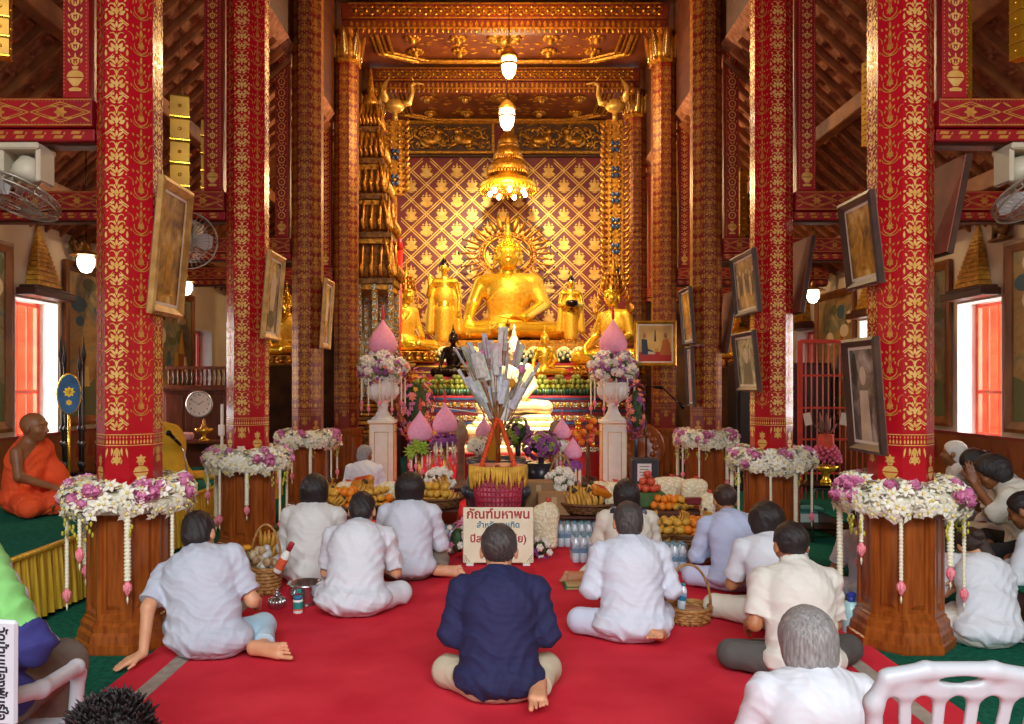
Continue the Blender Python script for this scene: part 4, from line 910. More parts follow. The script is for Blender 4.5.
# ---------------------------------------------------------------- gilded figures
def buddha_body(h=.010, robe=True, arms='earth'):
    S = Solid()
    S.ell((0, .02, .12), (.2, .16, .11), None, .05); S.ell((0, .02, .27), (.118, .105, .15), None, .06); S.ell((0, .01, .43), (.152, .12, .17), None, .05)
    S.cone((-.13, .015, .54), (.13, .015, .54), .062, .062, .05); S.cone((0, .01, .56), (0, .0, .68), .058, .05, .03)
    for s in (-1, 1):
        S.cone((s*.1, .02, .1), (s*.36, -.14, .085), .1, .082, .04); S.cone((s*.36, -.14, .085), (-s*.05, -.27 if s > 0 else -.24, .10 if s > 0 else .08), .08, .055, .03)
    # his right arm (viewer's left) over the knee, left hand in the lap
    S.cone((-.165, .015, .535), (-.225, -.01, .33), .052, .043, .02); S.cone((-.225, -.01, .33), (-.25, -.17, .2), .043, .032, .02); hand(S, (-.25, -.19, .185), (.02, -.45, -1), (0, 1, -.2), 1, .15)
    S.cone((.165, .015, .535), (.225, .0, .33), .052, .043, .02); S.cone((.225, 0, .33), (.1, -.2, .2), .047, .034, .02); hand(S, (.09, -.2, .195), (-1, -.15, 0), (0, 0, 1), -1, .1)
    hc = A3(0, -.015, .755); M = rotm(.06, 0, PI)
    head(S, hc, M, face=True, ears=False, k=1.08)
    for x in (-1, 1): S.ell(hc+A3(x*.083, .012, -.03), (.012, .02, .062), None, .006)
    V, Q = S.surf(h); body = qmesh('body', V, Q, GOLD)
    C = Solid()
    C.ell((0, .02, .27), (.125, .112, .15), None, .06, clip=((-.02, 0, .42), (-1.1, .0, 1.0))); C.ell((0, .01, .43), (.159, .127, .175), None, .06, clip=((-.06, 0, .46), (-1.1, .0, .8)))
    C.cone((.05, .015, .54), (.14, .015, .54), .068, .066, .05); C.cone((.165, .015, .53), (.225, 0, .33), .06, .052, .03)
    C.ell((0, .02, .12), (.207, .167, .11), None, .05)
    V, Q = C.surf(h, wr=[(.8, .1, .5, 60, .0035), (1, 0, .7, 110, .002)]); rb = qmesh('robe', V, Q, mat('robe_gold', '#f2c03c', '#d49c22', rough=.5, metal=.6, scale=40, bump=.5, bscale=90))
    Hh = Solid(); f = lambda x, y, z: hc+M @ A3(x, y, z)
    Hh.ell(f(0, -.012, .035), (.083, .102, .092), M, .02); Hh.cut(f(0, -.02, -.0), M @ A3(0, .75, -.9)); Hh.ell(f(0, -.02, .13), (.047, .05, .05), None, .015)
    V, Q = Hh.surf(h*.9)
    mb = MB(); random.seed(2)
    for i in range(130):
        z = random.uniform(-.1, 1); a = i*2.399; r = math.sqrt(max(0, 1-z*z)); p = f(.083*r*math.cos(a), -.012+.102*r*math.sin(a), .035+.092*z)
        q = M.T @ (p-hc)
        if q[1]*.75-(q[2])*.9 < .0: mb.ball(p, .011, 6, 4)
    mb.lathe([(.026, -.02), (.03, .0), (.018, .03), (.012, .06), (.016, .075), (.004, .12)], 8, f(0, -.02, .19))
    V = V.tolist(); mb.add(V, [tuple(q) for q in Q.tolist()], 0, True)
    return body, rb, mb.mesh('hair_curls', [GOLD])
BB = buddha_body()
def halo_mesh():
    mb = MB(); c = (0, .10, .79)
    mb.tube([(c[0]+.155*math.cos(a), c[1], c[2]+.165*math.sin(a)) for a in np.linspace(0, 2*PI, 33)], .012, 6)
    mb.tube([(c[0]+.185*math.cos(a), c[1], c[2]+.195*math.sin(a)) for a in np.linspace(0, 2*PI, 33)], .006, 6)
    for i in range(40):
        a = 2*PI*i/40; mb.ball((c[0]+.17*math.cos(a), c[1]-.01, c[2]+.18*math.sin(a)), .010, 6, 4)
    for i in range(25):
        a = R(-42)+R(264)*i/24; L = .09 if i % 2 else .125; r0 = .195
        if 11 <= i <= 13: L = .155
        pts = [(c[0]+(r0+L*t)*math.cos(a)*1.0, c[1]-.012*math.sin(PI*t), c[2]+(r0+L*t)*1.03*math.sin(a)) for t in (0, .25, .5, .75, 1)]
        mb.tube(pts, [.012, .018, .02, .014, .003], 6, flat=.5); mb.ball(pts[-1], (.007, .004, .012), 6, 4, m=1)
    return mb.mesh('halo', [GOLDC, mat('green_mirror', '#2e4f4a', rough=.15, metal=.8)])
HALO = halo_mesh()
def crown_mesh():
    mb = MB(); c = (0, .0, .80)
    mb.lathe([(.092, -.02), (.1, 0), (.098, .04), (.085, .05), (.09, .07), (.075, .1), (.08, .115), (.06, .15), (.063, .165), (.04, .21), (.042, .225), (.022, .28), (.024, .29), (.008, .38), (.002, .46)], 16, c)
    for i in range(12):
        a = 2*PI*i/12
        for z, r, L in ((.03, .1, .09), (.1, .085, .07), (.16, .065, .06)):
            p = Vector((c[0]+r*math.cos(a), c[1]+r*math.sin(a), c[2]+z)); o = Vector((math.cos(a), math.sin(a), 0))
            mb.tube([p, p+o*.025+Vector((0, 0, L*.5)), p+o*.015+Vector((0, 0, L))], [.014, .012, .002], 6)
    for s in (-1, 1):  # ear flames and shoulder epaulettes
        for j in range(4): p = Vector((s*(.1+.02*j), -.02, .80-.05*j)); mb.tube([p, p+Vector((s*.05, 0, .04)), p+Vector((s*.055, 0, .11))], [.012, .014, .002], 6)
        for j in range(3): p = Vector((s*(.165+.02*j), 0, .56)); mb.tube([p, p+Vector((s*.06, 0, .04)), p+Vector((s*.05, 0, .13-.02*j))], [.02, .02, .003], 6)
    return mb.mesh('crown', [GOLDC])
CROWN = crown_mesh()
def lotus_base(r, h, n=20, m=GOLDC, mat2=None):
    mb = MB(); mb.lathe([(r*1.02, 0), (r*1.05, h*.1), (r*.95, h*.16), (r*.85, h*.3), (r*.82, h*.5), (r*.95, h*.85), (r*1.0, h*.9), (r*.97, h)], 32)
    for i in range(n):
        a = 2*PI*i/n; d = Vector((math.cos(a), math.sin(a), 0))
        mb.tube([d*r*.84+Vector((0, 0, h*.5)), d*r*1.0+Vector((0, 0, h*.62)), d*r*1.04+Vector((0, 0, h*.92))], [r*.1, r*.13, r*.02], 6, flat=.5)
        mb.tube([d*r*.84+Vector((0, 0, h*.46)), d*r*1.02+Vector((0, 0, h*.36)), d*r*1.08+Vector((0, 0, h*.14))], [r*.1, r*.13, r*.02], 6, flat=.5)
    return mb.mesh('lotus_base', [m])
def statue(label, loc, k, rot=0, halo=False, crown=False, base=None, mats=None, cat='statue', name='buddha_statue'):
    t = thing(name, label, cat, loc, rot, scale=k); dz = 0
    if base: o = place('lotus_base', lotus_base(*base), t); dz = base[1]*.98; o.scale = (1, .75, 1); o.location = (0, -.06, 0)
    for me, nm in zip(BB, ('body', 'robe', 'hair_curls')):
        m_ = me
        if mats: m_ = me.copy(); m_.materials.clear(); m_.materials.append(mats[0] if nm != 'robe' else mats[1])
        place(nm, m_, t, (0, 0, dz))
    if halo: place('halo', HALO, t, (0, 0, dz))
    if crown: place('crown', CROWN, t, (0, 0, dz))
    return t
cx = lambda px, Y: (px-HX)*Y/F
statue('great golden seated Buddha with a rayed halo in the middle of the altar', (cx(508, 15), 15.1, 2.28), (2.95, 2.6, 2.16), halo=True)
statue('crowned golden seated figure on the right of the altar, turned towards the centre', (cx(612, 13.15), 13.0, 1.62), 1.5, rot=-.75, crown=True, base=(.42, .12))
statue('crowned golden seated figure on the left of the altar, half behind the red pole', (cx(406, 13.6), 13.6, 1.86), 1.3, rot=.9, crown=True, base=(.40, .14))
BLK = mat('black_bronze', '#1c120e', '#2a1a12', rough=.22, metal=.6, scale=10)
statue('small black bronze seated Buddha on the altar left of the banknote tree', (cx(453, 13.1), 13.15, 1.62), .82, mats=(BLK, BLK))
statue('small shiny golden Buddha on the altar right of the banknote tree', (cx(545, 13.1), 13.15, 1.62), .8, mats=(GOLD, GOLD))
statue('tiny bronze seated Buddha just under the great Buddha, above the banknote tree', (cx(508, 12.2), 12.25, 2.14), .36, mats=(mat('old_bronze', '#8a5a1c', '#6a4010', rough=.3, metal=.7),)*2)
statue('golden seated figure inside the left aisle shrine behind the second left column', (cx(281, 10.6), 10.9, 1.75), .95, rot=.3, base=(.4, .14))
statue('small golden seated Buddha in the far right shrine between the columns', (cx(744, 11.5), 11.9, 1.75), .8, rot=-.2, crown=True, base=(.4, .14))
PALE = mat('pale_gilt', '#f7e6bd', '#f0d596', rough=.35, metal=.25, scale=5)
t = statue('brightly lit pale gilded seated Buddha behind the banknote tree', (cx(514, 11.7), 11.7, 1.05), 1.25, mats=(PALE, PALE))
mb = MB()
for z, w, h_ in ((.62, 1.25, .1), (.72, 1.1, .12), (.84, 1.2, .08), (.92, 1.0, .07), (.99, .9, .07)): mb.box((0, 0, z-1.05+h_/2), (w/1.05, w*.62/1.05, h_/1.05), .02)
mb.box((0, 0, -.74), (.8, .5, .62), .02)
mb.build('tiered_plinth', PALE, t)
def standing(label, loc, k, bowl=False, rot=0):
    t = thing('standing_buddha_statue', label, 'statue', loc, rot, scale=k)
    S = Solid(); S.cone((0, 0, .03), (0, 0, .55), .135, .13, .05); S.ell((0, 0, .75), (.15, .1, .2), None, .06); S.cone((-.15, 0, .98), (.15, 0, .98), .065, .065, .06); S.cone((0, 0, 1.02), (0, -.005, 1.14), .05, .045, .03)
    hc = A3(0, -.01, 1.2); M = rotm(0, 0, PI); head(S, hc, M, k=.95, ears=False)
    for x in (-1, 1): S.ell(hc+A3(x*.08, .01, -.03), (.011, .018, .055), None, .006)
    if bowl:
        for s in (-1, 1): S.cone((s*.19, 0, .96), (s*.24, -.02, .74), .055, .045, .03); S.cone((s*.24, -.02, .74), (s*.12, -.2, .72), .045, .032, .02); hand(S, (s*.11, -.21, .71), (-s*.6, -.5, -.2), (0, 1, .5), -s, .4)
    else:
        S.cone((-.19, 0, .96), (-.25, -.03, .76), .055, .045, .03); S.cone((-.25, -.03, .76), (-.22, -.16, .9), .045, .03, .02); hand(S, (-.22, -.17, .91), (0, -.05, 1), (0, -1, 0), 1, .05)
        S.cone((.19, 0, .96), (.25, .0, .72), .055, .045, .03); S.cone((.25, 0, .72), (.24, -.03, .5), .045, .03, .02); hand(S, (.24, -.03, .49), (0, 0, -1), (0, 1, 0), -1, .1)
    V, Q = S.surf(.011); place('body', qmesh('body', V, Q, GOLD), t)
    C = Solid(); C.cone((0, .0, .06), (0, 0, .5), .15, .145, .05); C.ell((0, 0, .74), (.158, .108, .2), None, .06)
    for s in (-1, 1): C.cone((s*.2, .02, .9), (s*.24, .03, .18), .05, .07, .06)
    V, Q = C.surf(.011, wr=[(1, 0, .3, 60, .004)]); place('robe', qmesh('robe', V, Q, MATS['robe_gold']), t)
    mb = MB(); mb.ball(hc+A3(0, .012, .04), (.083, .098, .085), 12, 10); mb.ball(hc+A3(0, .015, .12), (.045, .045, .04), 8, 6); mb.lathe([(.02, 0), (.022, .02), (.003, .12)], 8, hc+A3(0, .015, .15), m=1); mb.build('hair', [BLK, GOLD], t)
    place('lotus_base', lotus_base(.2, .07), t, (0, 0, -.06))
    if bowl: mb = MB(); mb.lathe([(.05, 0), (.12, .03), (.14, .09), (.12, .14), (.1, .145)], 16, (0, -.22, .66)); mb.build('alms_bowl', BLK, t)
standing('golden standing Buddha with raised hand, on the left of the great Buddha', (cx(444, 14.3), 14.3, 2.25), 1.1)
standing('golden standing Buddha holding a black alms bowl, on the right of the great Buddha', (cx(571, 14.3), 14.3, 2.3), .84, bowl=True)

# ---------------------------------------------------------------- stepped altar
MIRR = mat('mirror_mosaic', '#e4dcc0', '#8a7a58', rough=.15, metal=.9, scale=70, kind='voronoi', lo=.1, hi=.5, bump=.4, bscale=70)
BLUE = mat('blue_glass', '#2c4a74', '#1c3050', rough=.15, scale=20)
def tier(lab, y, z0_, z1, m, xl=-1.40, xr=2.02, yb=16.40): t = thing('altar_step', lab, 'altar step', ((xl+xr)/2, (y+yb)/2, z0_)); mb = MB(); mb.box((0, 0, (z1-z0_)/2), (xr-xl, yb-y, z1-z0_), .01); mb.build('step', m, t); return t
T1 = tier('lowest altar step with mirror mosaic bands, behind the bright pale Buddha', 12.25, 0, 1.318, REDW); T2 = tier('second altar step carrying the small black and golden Buddhas', 12.95, 1.32, 1.618, REDW); tier('third altar step carrying the pale bud bunches', 13.6, 1.62, 1.858, REDW); tier('topmost gilded altar step under the great Buddha', 14.05, 1.86, 2.248, GOLDC)
mb = MB()
for z, m_ in ((1.27, 2), (1.18, 0), (1.09, 2), (.98, 0), (.9, 2), (.75, 1), (.6, 2), (.5, 0)): mb.box((.31, 12.235, z), (3.4, .03, .035 if m_ == 2 else .075), .004, m=m_)
for i in range(30):
    mb.lathe([(.0, -.001), (.03, .0), (.034, .012), (.012, .02)], 8, m=1, M=Matrix.Translation((-1.34+i*.112, 12.222, 1.18)) @ Matrix.Rotation(PI/2, 4, 'X'))
    mb.lathe([(.0, -.001), (.03, .0), (.034, .012), (.012, .02)], 4, m=1, M=Matrix.Translation((-1.34+i*.112, 12.222, .98)) @ Matrix.Rotation(PI/2, 4, 'X'))
mb.build('mirror_bands', [MIRR, GOLDC, BLUE], T1, -T1.location)
mb = MB()
for z, y in ((1.45, 12.94), (1.55, 12.94), (1.7, 13.59), (1.8, 13.59)): mb.box((.31, y, z), (3.4, .02, .03), .003)
for i in range(34): mb.lathe([(.035, 0), (.0, .07)], 4, m=0, M=Matrix.Translation((-1.34+i*.1, 12.93, 1.49)) @ Matrix.Rotation(PI/2, 4, 'X'))
mb.build('gilt_trim', [GOLD], T2, -T2.location)
mb = MB()   # main pedestal with rows of petals
for z, r, h_ in ((2.265, 1.32, .03),): mb.box((cx(508, 15), 15.1, z), (2.7, 1.7, h_), .01)
tag(mb.build('statue_plinth', [GOLDC]), 'low gilded plinth directly under the great Buddha', 'plinth')
# rows of offerings on the steps: green mangoes in pyramids, lotus-bud bunches
def row_of(label, group, n, xs, y, z, builder, name, cat):
    me = builder()
    for i, x in enumerate(xs):
        tt = thing(name, label, cat, (x, y, z), random.uniform(0, 6), group=group)
        for nm, m_ in me: place(nm, m_, tt)
def mango_pile():
    mb = MB(); random.seed(4)
    for r, z, n in ((.1, .05, 7), (.1, .13, 7), (.085, .21, 6), (.04, .28, 3)):
        for i in range(n): a = 2*PI*(i+z*7)/n; mb.ball((r*math.cos(a), r*math.sin(a), z), (.042, .042, .05), 8, 6)
    lf = MB()
    for i in range(10): a = 2*PI*i/10; lf.ball((.135*math.cos(a), .135*math.sin(a), .05), (.04, .04, .06), 6, 4)
    return [('lotus_buds', mb.mesh('lotus_buds', [mat('lotus_green', '#868c30', '#626a22', rough=.45, scale=10)])), ('leaves', lf.mesh('leaves', [mat('deep_leaf', '#1c4a34', '#123424', rough=.4)]))]
row_of('round bunch of green lotus buds on the lower altar step', 'green bud bunches along the altar step', 9, [AX-1.3+i*.27 for i in range(11)], 12.55, 1.32, mango_pile, 'bud_bunch', 'flowers')
def white_buds():
    mb = MB(); lf = MB(); random.seed(9)
    for i in range(44): a = i*2.4; q = i/44; r = .15*math.sin(q*1.75); mb.ball((r*math.cos(a), r*math.sin(a), .06+.2*math.cos(q*1.75)), (.027, .027, .034), 7, 5)
    lf.lathe([(.05, 0), (.12, .02), (.14, .09), (.11, .18), (.02, .22)], 12)
    return [('lotus_buds', mb.mesh('lotus_buds', [mat('pale_bud', '#efe4ac', '#d8d08c', rough=.5)])), ('leaves', lf.mesh('leaves', [MATS['deep_leaf']]))]
row_of('bunch of pale lotus buds in dark leaves on the upper altar step', 'pale bud bunches below the great Buddha', 10, [AX-1.3+i*.26 for i in range(11)], 13.82, 1.86, white_buds, 'bud_bunch', 'flowers')
def red_flowers():
    mb = MB(); random.seed(19)
    for i in range(20): mb.ball((random.uniform(-.14, .14), random.uniform(-.05, .05), random.uniform(.02, .13)), .025, 6, 4)
    return [('flower_heads', mb.mesh('flower_heads', [mat('red_flower', '#d0402a', '#b82c30', rough=.6)]))]
row_of('low tuft of red flowers on the middle altar step', 'red flower tufts along the middle altar step', 7, [AX-.95+i*.32 for i in range(7)], 13.4, 1.62, red_flowers, 'flower_tuft', 'flowers')

# ---------------------------------------------------------------- tall rosette standards with swans
def standard(x, label, fx, lo_z):
    t = thing('rosette_standard', label, 'standard', (x, 13.15, 0)); mb = MB(); random.seed(3)
    mb.box((0, .03, (lo_z+5.85)/2), (.3, .05, 5.85-lo_z), .01); mb.box((0, .05, lo_z/2+.9), (.05, .05, lo_z-1.8))
    n = int((5.85-lo_z)/.1)
    for i in range(n):
        z = lo_z+.05+i*.1
        for s in (-1, 1):
            p = Vector((s*.13, 0, z)); mb.tube([p, p+Vector((s*.06, -.02, .02)), p+Vector((s*.1, -.02, .07)), p+Vector((s*.07, -.01, .12))], [.02, .03, .022, .004], 6); mb.ball((s*.07, -.01, z+.03), (.03, .025, .035), 6, 5)
    mb.build('carved_board', GOLDC, t)
    for i in range(int((5.85-lo_z)/.42)):
        z = lo_z+.25+i*.42; mb = MB()
        for k in range(4): a = PI/4+k*PI/2; mb.ball((.05*math.cos(a), -.03, z+.075*math.sin(a)), (.032, .015, .045), 8, 6)
        mb.ball((0, -.035, z), .025, 8, 6, m=1); mb.build('blue_rosette', [BLUE, GOLD], t)
    mb = MB()  # swan
    q = lambda a, b: Vector((fx*a, 0, 6.07+b))
    mb.ball(q(0, 0), (.17, .1, .12), 12, 8); mb.tube([q(.1, .03), q(.24, .05), q(.28, .2), q(.27, .33), q(.33, .38)], [.07, .05, .035, .032, .03], 8); mb.tube([q(.33, .38), q(.47, .36)], [.025, .006], 6)
    for j in range(5): mb.tube([q(-.1, .02), q(-.22, .1+.05*j), q(-.16+.02*j, .28+.05*j)], [.05, .045, .008], 6, flat=.5)
    mb.tube([q(.0, -.1), q(0, -.25)], [.04, .05], 8); mb.tube([q(.3, .42), q(.24, .52)], [.02, .004], 6)
    mb.build('swan', mat('swan_gilt', '#e0b45a', '#c08c34', rough=.35, metal=.55, scale=15), t)
standard(cx(395, 13.15), 'tall gilded standard with blue rosettes and a swan on top, left of the altar', 1, 4.6)
standard(cx(615, 13.15), 'tall gilded standard with blue rosettes and a swan on top, right of the altar', -1, 3.05)
mb = MB(); mb.tube([(cx(396, 13.08), 13.08, .0), (cx(400, 13.08), 13.08, 3.7)], .045, 8); mb.tube([(cx(400, 13.08), 13.08, 3.7), (cx(400, 13.08), 13.08, 3.95)], [.06, .005], 8)
tag(mb.build('processional_pole', mat('pole_red', '#c22018', rough=.35)), 'red processional pole leaning beside the left crowned figure', 'pole')

# ---------------------------------------------------------------- gilded pavilion on the left
t = thing('gilded_pavilion', 'dark gilded pavilion with stacked curling roofs, left of the altar', 'shrine', (cx(371, 12.45), 12.4, 0))
def proof(z, w, h_, name='roof_tier'):
    mb = MB(); mb.box((0, 0, z), (w, w, .1), .01); mb.box((0, 0, z-.09), (w*.9, w*.9, .09), .01, m=1)
    mb.lathe([(w*.68, z+.05), (w*.58, z+.12), (w*.5, z+h_*.5), (w*.44, z+h_*.8), (w*.42, z+h_)], 4, rot=PI/4, sm=False)
    for s in range(4):
        M = Matrix.Rotation(s*PI/2, 4, 'Z')
        for j in range(6):
            x = -w*.42+j*w*.168; mb.tube([(x, -w*.3, z+h_), (x, -w*.38, z+h_*.6), (x, -w*.43, z+.15), (x, -w*.5, z+.06)], [.02, .028, .03, .02], 6, M=M, m=1)
            mb.tube([(x, -w*.49, z+.06), (x+.02, -w*.56, z+.1), (x-.01, -w*.57, z+.2), (x+.02, -w*.54, z+.28)], [.025, .03, .02, .003], 6, M=M, m=1)
    mb.build(name, [GOLDD, GOLDC], t)
for z, w, h_ in ((3.05, .84, .7), (3.75, .74, .6), (4.35, .56, .55), (4.9, .46, .5), (5.4, .34, .4)): proof(z, w, h_)
mb = MB(); mb.lathe([(.12, 5.78), (.14, 5.85), (.05, 6.0), (.06, 6.05), (.02, 6.4)], 8); mb.build('spire', GOLDC, t)
for sx in (-1, -.33, .33, 1):
    for sy in (-1, 1):
        mb = MB(); mb.box((sx*.36, sy*.36, 2.15), (.075, .075, 1.7), .006)
        for k in range(14): mb.box((sx*.36, sy*.36, 1.4+k*.115), (.085, .085, .03), .004, m=1)
        mb.build('pillar', [MIRR, GOLDC], t)
mb = MB(); mb.box((0, 0, .35), (.84, .84, .7), .01)
for k in range(9): mb.box((0, 0, .72+k*.065), (.82-.03*(k % 3), .82-.03*(k % 3), .055), .01, m=k % 2)
mb.build('tiered_base', [GOLDD, GOLDC], t)
mb = MB(); mb.box((0, .34, 2.1), (.7, .02, 1.6)); mb.build('mirror_back', mat('silver_mirror', '#e9e4d6', '#b9a888', rough=.12, metal=.85, scale=6), t)

# ---------------------------------------------------------------- hanging lamps and the tiered parasol
GLASSW = mat('lamp_glass_warm', '#ffe9b8', emit='#ffd98c', es=9); GLASSC = mat('lamp_glass_white', '#ffffff', emit='#fff4e0', es=9)
BRASS = mat('brass', '#c08a34', '#9a6a20', rough=.3, metal=.8)
def pendant(label, px, py, Y, k, gm, top=None, big=True):
    p = P(px, py, Y); t = thing('pendant_lamp', label, 'lamp', p, scale=k)
    mb = MB(); mb.tube([(0, 0, .16), (0, 0, ((top if top else NC)-p.z)/k)], .006, 6); mb.build('cord', BLK, t)
    mb = MB()
    if big:
        mb.lathe([(.02, .24), (.05, .22), (.055, .2), (.09, .18), (.1, .15), (.13, .13), (.135, .1), (.12, .095)], 16)
        for i in range(6): a = i*PI/3; mb.tube([(.115*math.cos(a), .115*math.sin(a), .1), (.12*math.cos(a), .12*math.sin(a), -.02)], .006, 5)
        mb.lathe([(.122, -.02), (.126, -.015), (.126, .0), (.122, .005)], 16)
    else: mb.lathe([(.012, .2), (.03, .17), (.04, .12), (.16, .075), (.165, .065), (.15, .065)], 16)
    mb.build('lamp_cap', BRASS, t)
    mb = MB(); mb.lathe([(.01, -.21), (.05, -.2), (.09, -.14), (.108, -.05), (.108, .08), (.08, .1)] if big else [(.01, -.12), (.05, -.105), (.085, -.04), (.09, .03), (.07, .07)], 16); mb.build('lamp_globe', gm, t)
    return t
pendant('upper central pendant lamp with a warm yellow globe', 509, 64, 9.9, .85, GLASSW)
pendant('lower central pendant lamp with a white globe, just above the tiered parasol', 507, 116, 12.3, 1.05, GLASSC)
mc = mat('small_globe', '#ffffff', emit='#fff0d8', es=7)
pendant('small pendant lamp by the window on the left wall', 86, 262, 6.9, .8, mc, 3.6, False)
pendant('small pendant lamp between the two nearest left columns', 186, 287, 9.6, .85, mc, 3.4, False)
pendant('small pendant lamp between the two nearest right columns', 813, 295, 9.2, .8, mc, 3.6, False)
t = thing('tiered_parasol', 'golden tiered parasol with bulbs, hanging above the great Buddha', 'parasol', (cx(508, 14.6), 14.6, 0))
for z, r in ((5.05, .52), (5.36, .37), (5.62, .26), (5.85, .18)):
    mb = MB(); mb.lathe([(r, z), (r*1.04, z+.02), (r*1.02, z+.09), (r*.97, z+.1), (r*.8, z+.17), (r*.45, z+.24), (r*.4, z+.3)], 32)
    for i in range(40): a = 2*PI*i/40; mb.ball((r*math.cos(a), r*math.sin(a), z-.02), (.02, .02, .045), 6, 4)
    mb.build('canopy_tier', GOLD if z < 5.1 else GOLDC, t)
mb = MB(); mb.tube([(0, 0, 5.1), (0, 0, NC)], .02, 8); mb.build('rod', BRASS, t)
for i in range(7):
    a = 2*PI*i/7+.3; mb = MB(); mb.ball((.33*math.cos(a), .33*math.sin(a), 4.98), (.04, .04, .055), 10, 8); mb.tube([(.33*math.cos(a), .33*math.sin(a), 5.02), (.33*math.cos(a), .33*math.sin(a), 5.1)], .02, 8, m=1); mb.build('bulb', [mat('bulb_glow', '#ffffff', emit='#ffe2a8', es=22), BRASS], t)
mb = MB(); random.seed(8)
for i in range(90): a = random.uniform(0, 6.3); r = random.uniform(.1, .45); mb.ball((r*math.cos(a), r*math.sin(a), 5.05+random.uniform(-.04, .06)), .03, 6, 4, m=i % 3 == 0)
mb.build('flower_lining', [mat('lining_red', '#e0603c', rough=.5), GOLD], t)['kind'] = 'stuff'
# ---------------------------------------------------------------- helper: lettering as thin raised mesh
def letters(body, size, m, parent, M, name='lettering', align='CENTER', spacing=1.0):
    cu = bpy.data.curves.new('txt', 'FONT'); cu.body = body; cu.size = size; cu.extrude = .0008; cu.align_x = align; cu.align_y = 'CENTER'; cu.resolution_u = 3; cu.space_character = spacing; cu.offset = size*.026
    o = bpy.data.objects.new('txt', cu); COL.objects.link(o); dg = bpy.context.evaluated_depsgraph_get(); me = bpy.data.meshes.new_from_object(o.evaluated_get(dg)); bpy.data.objects.remove(o); bpy.data.curves.remove(cu)
    me.name = name; me.materials.clear(); me.materials.append(m); me.transform(M); return place(name, me, parent)
# ---------------------------------------------------------------- monks' dais on the left
GSATIN = mat('gold_satin', '#ecc444', '#c89c28', rough=.3, metal=.2, scale=4, stretch=(1, 14, .6), bump=.2, bscale=10)
t = thing('monks_dais', 'low dais with a green top and pleated gold satin skirt along the left aisle', 'platform')
DX = -2.9; D0, D1 = 4.0, 10.6
mb = MB(); mb.box(((x0+.02+DX)/2, (D0+D1)/2, .23), (DX-x0-.04, D1-D0-.03, .45), .01); mb.build('deck', WOODD, t)
mb = MB(); mb.box(((x0+.02+DX)/2, (D0+D1)/2, .457), (DX-x0-.0, D1-D0, .016), .004); mb.build('carpet_top', MATS['green_carpet'], t)
mb = MB(); n = 900; vs = []; fs = []
for i in range(n+1):
    y = D0-.02+(D1-D0+.04)*i/n; w = .012*math.sin(i*.62+1.6*math.sin(i*.07))+.006*math.sin(i*1.7)
    vs += [(DX+.02+w*.35, y, .45), (DX+.028+w, y, .25), (DX+.035+w*1.5, y+.006*math.sin(i*.2), .03+.008*math.sin(i*.05))]
for i in range(n): fs += [(3*i, 3*i+3, 3*i+4, 3*i+1), (3*i+1, 3*i+4, 3*i+5, 3*i+2)]
mb.add(vs, fs, 0, True); mb.build('pleated_skirt', GSATIN, t)
mb = MB(); mb.box((DX+.02, (D0+D1)/2, .455), (.04, D1-D0+.04, .03), .008); mb.build('satin_edge', GSATIN, t)
t = thing('low_platform', 'low carpeted platform along the right wall, under the seated worshippers', 'platform')
mb = MB(); mb.box(((3.3+x1-.02)/2, 6.9, .095), (x1-.02-3.3, 4.2, .19), .01); mb.build('deck', WOODD, t); mb = MB(); mb.box(((3.29+x1-.02)/2, 6.9, .193), (x1-3.31, 4.22, .014), .004); mb.build('carpet_top', MATS['green_carpet'], t)

# ---------------------------------------------------------------- monk
ORG = mat('saffron_cloth', '#e8501a', '#cf3f10', rough=.8, scale=4, bump=.3, bscale=9); YEL = mat('yellow_robe', '#d9a414', '#b8860c', rough=.8, scale=4, bump=.3, bscale=9)
SK0 = SKIN['brown']
def monk(label, px, Y, z, yaw):
    t = person(label, px, Y, yaw=yaw, z=z, pose='cross', lean=.03, hunch=.03, hp=.06, shm='skip', trmat=ORG, hair=None, skin='brown', h=.006, face=True, arms=(((-.23, .08, .33), (-.03, .30, .20)), ((.22, .09, .31), (.05, .32, .19))), hands=(((.8, .25, -.2), (0, -.2, 1), 1, .3), ((-.8, .25, -.2), (0, -.2, 1), -1, .3)))
    I = t_info[label]; nb, sh, AR = I['nb'], I['sh'], I['AR']
    S = Solid(); cl = ((.035, 0, .52), (1, .0, .95))
    S.ell((0, .01, .41), (.178, .135, .19), None, .05, clip=cl); S.ell((0, .0, .25), (.185, .145, .16), None, .06, clip=((.2, 0, .3), (1, 0, .9))); S.ell((0, 0, .12), (.215, .18, .1), None, .06)
    S.cone((-.05, -.01, .54), sh[-1], .075, .078, .04); S.cone(sh[-1], AR[-1][0], .082, .08, .05); S.cone(AR[-1][0], AR[-1][1], .075, .06, .04)
    S.cone((-.1, .1, .46), (.14, .1, .24), .05, .05, .05); S.cone((-.15, .15, .3), (-.2, .25, .1), .1, .09, .06); S.cone((-.3, .2, .09), (.1, .34, .09), .09, .085, .08); S.cone((.3, .2, .09), (.0, .33, .09), .09, .085, .08)
    S.cut((0, 0, .01), (0, 0, -1))
    V, Q = S.surf(.006, wr=[(.6, .3, .8, 60, .007), (-.3, 1, .5, 75, .005), (.9, .1, -.2, 110, .003)])
    place('robe', qmesh('robe', V, Q, ORG), t)
    mb = MB(); f = lambda x, y, z: I['hc']+I['HM'] @ A3(x, y, z)
    for x in (-.031, .031): mb.ball(f(x, .087, .008), (.011, .006, .004), 8, 6)
    mb.build('eyes', mat('dark_eye', '#1a1210', rough=.3), t); return t
monk('monk in a saffron robe seated on the dais, facing right, right shoulder bare', 24, 6.45, .466, -90)
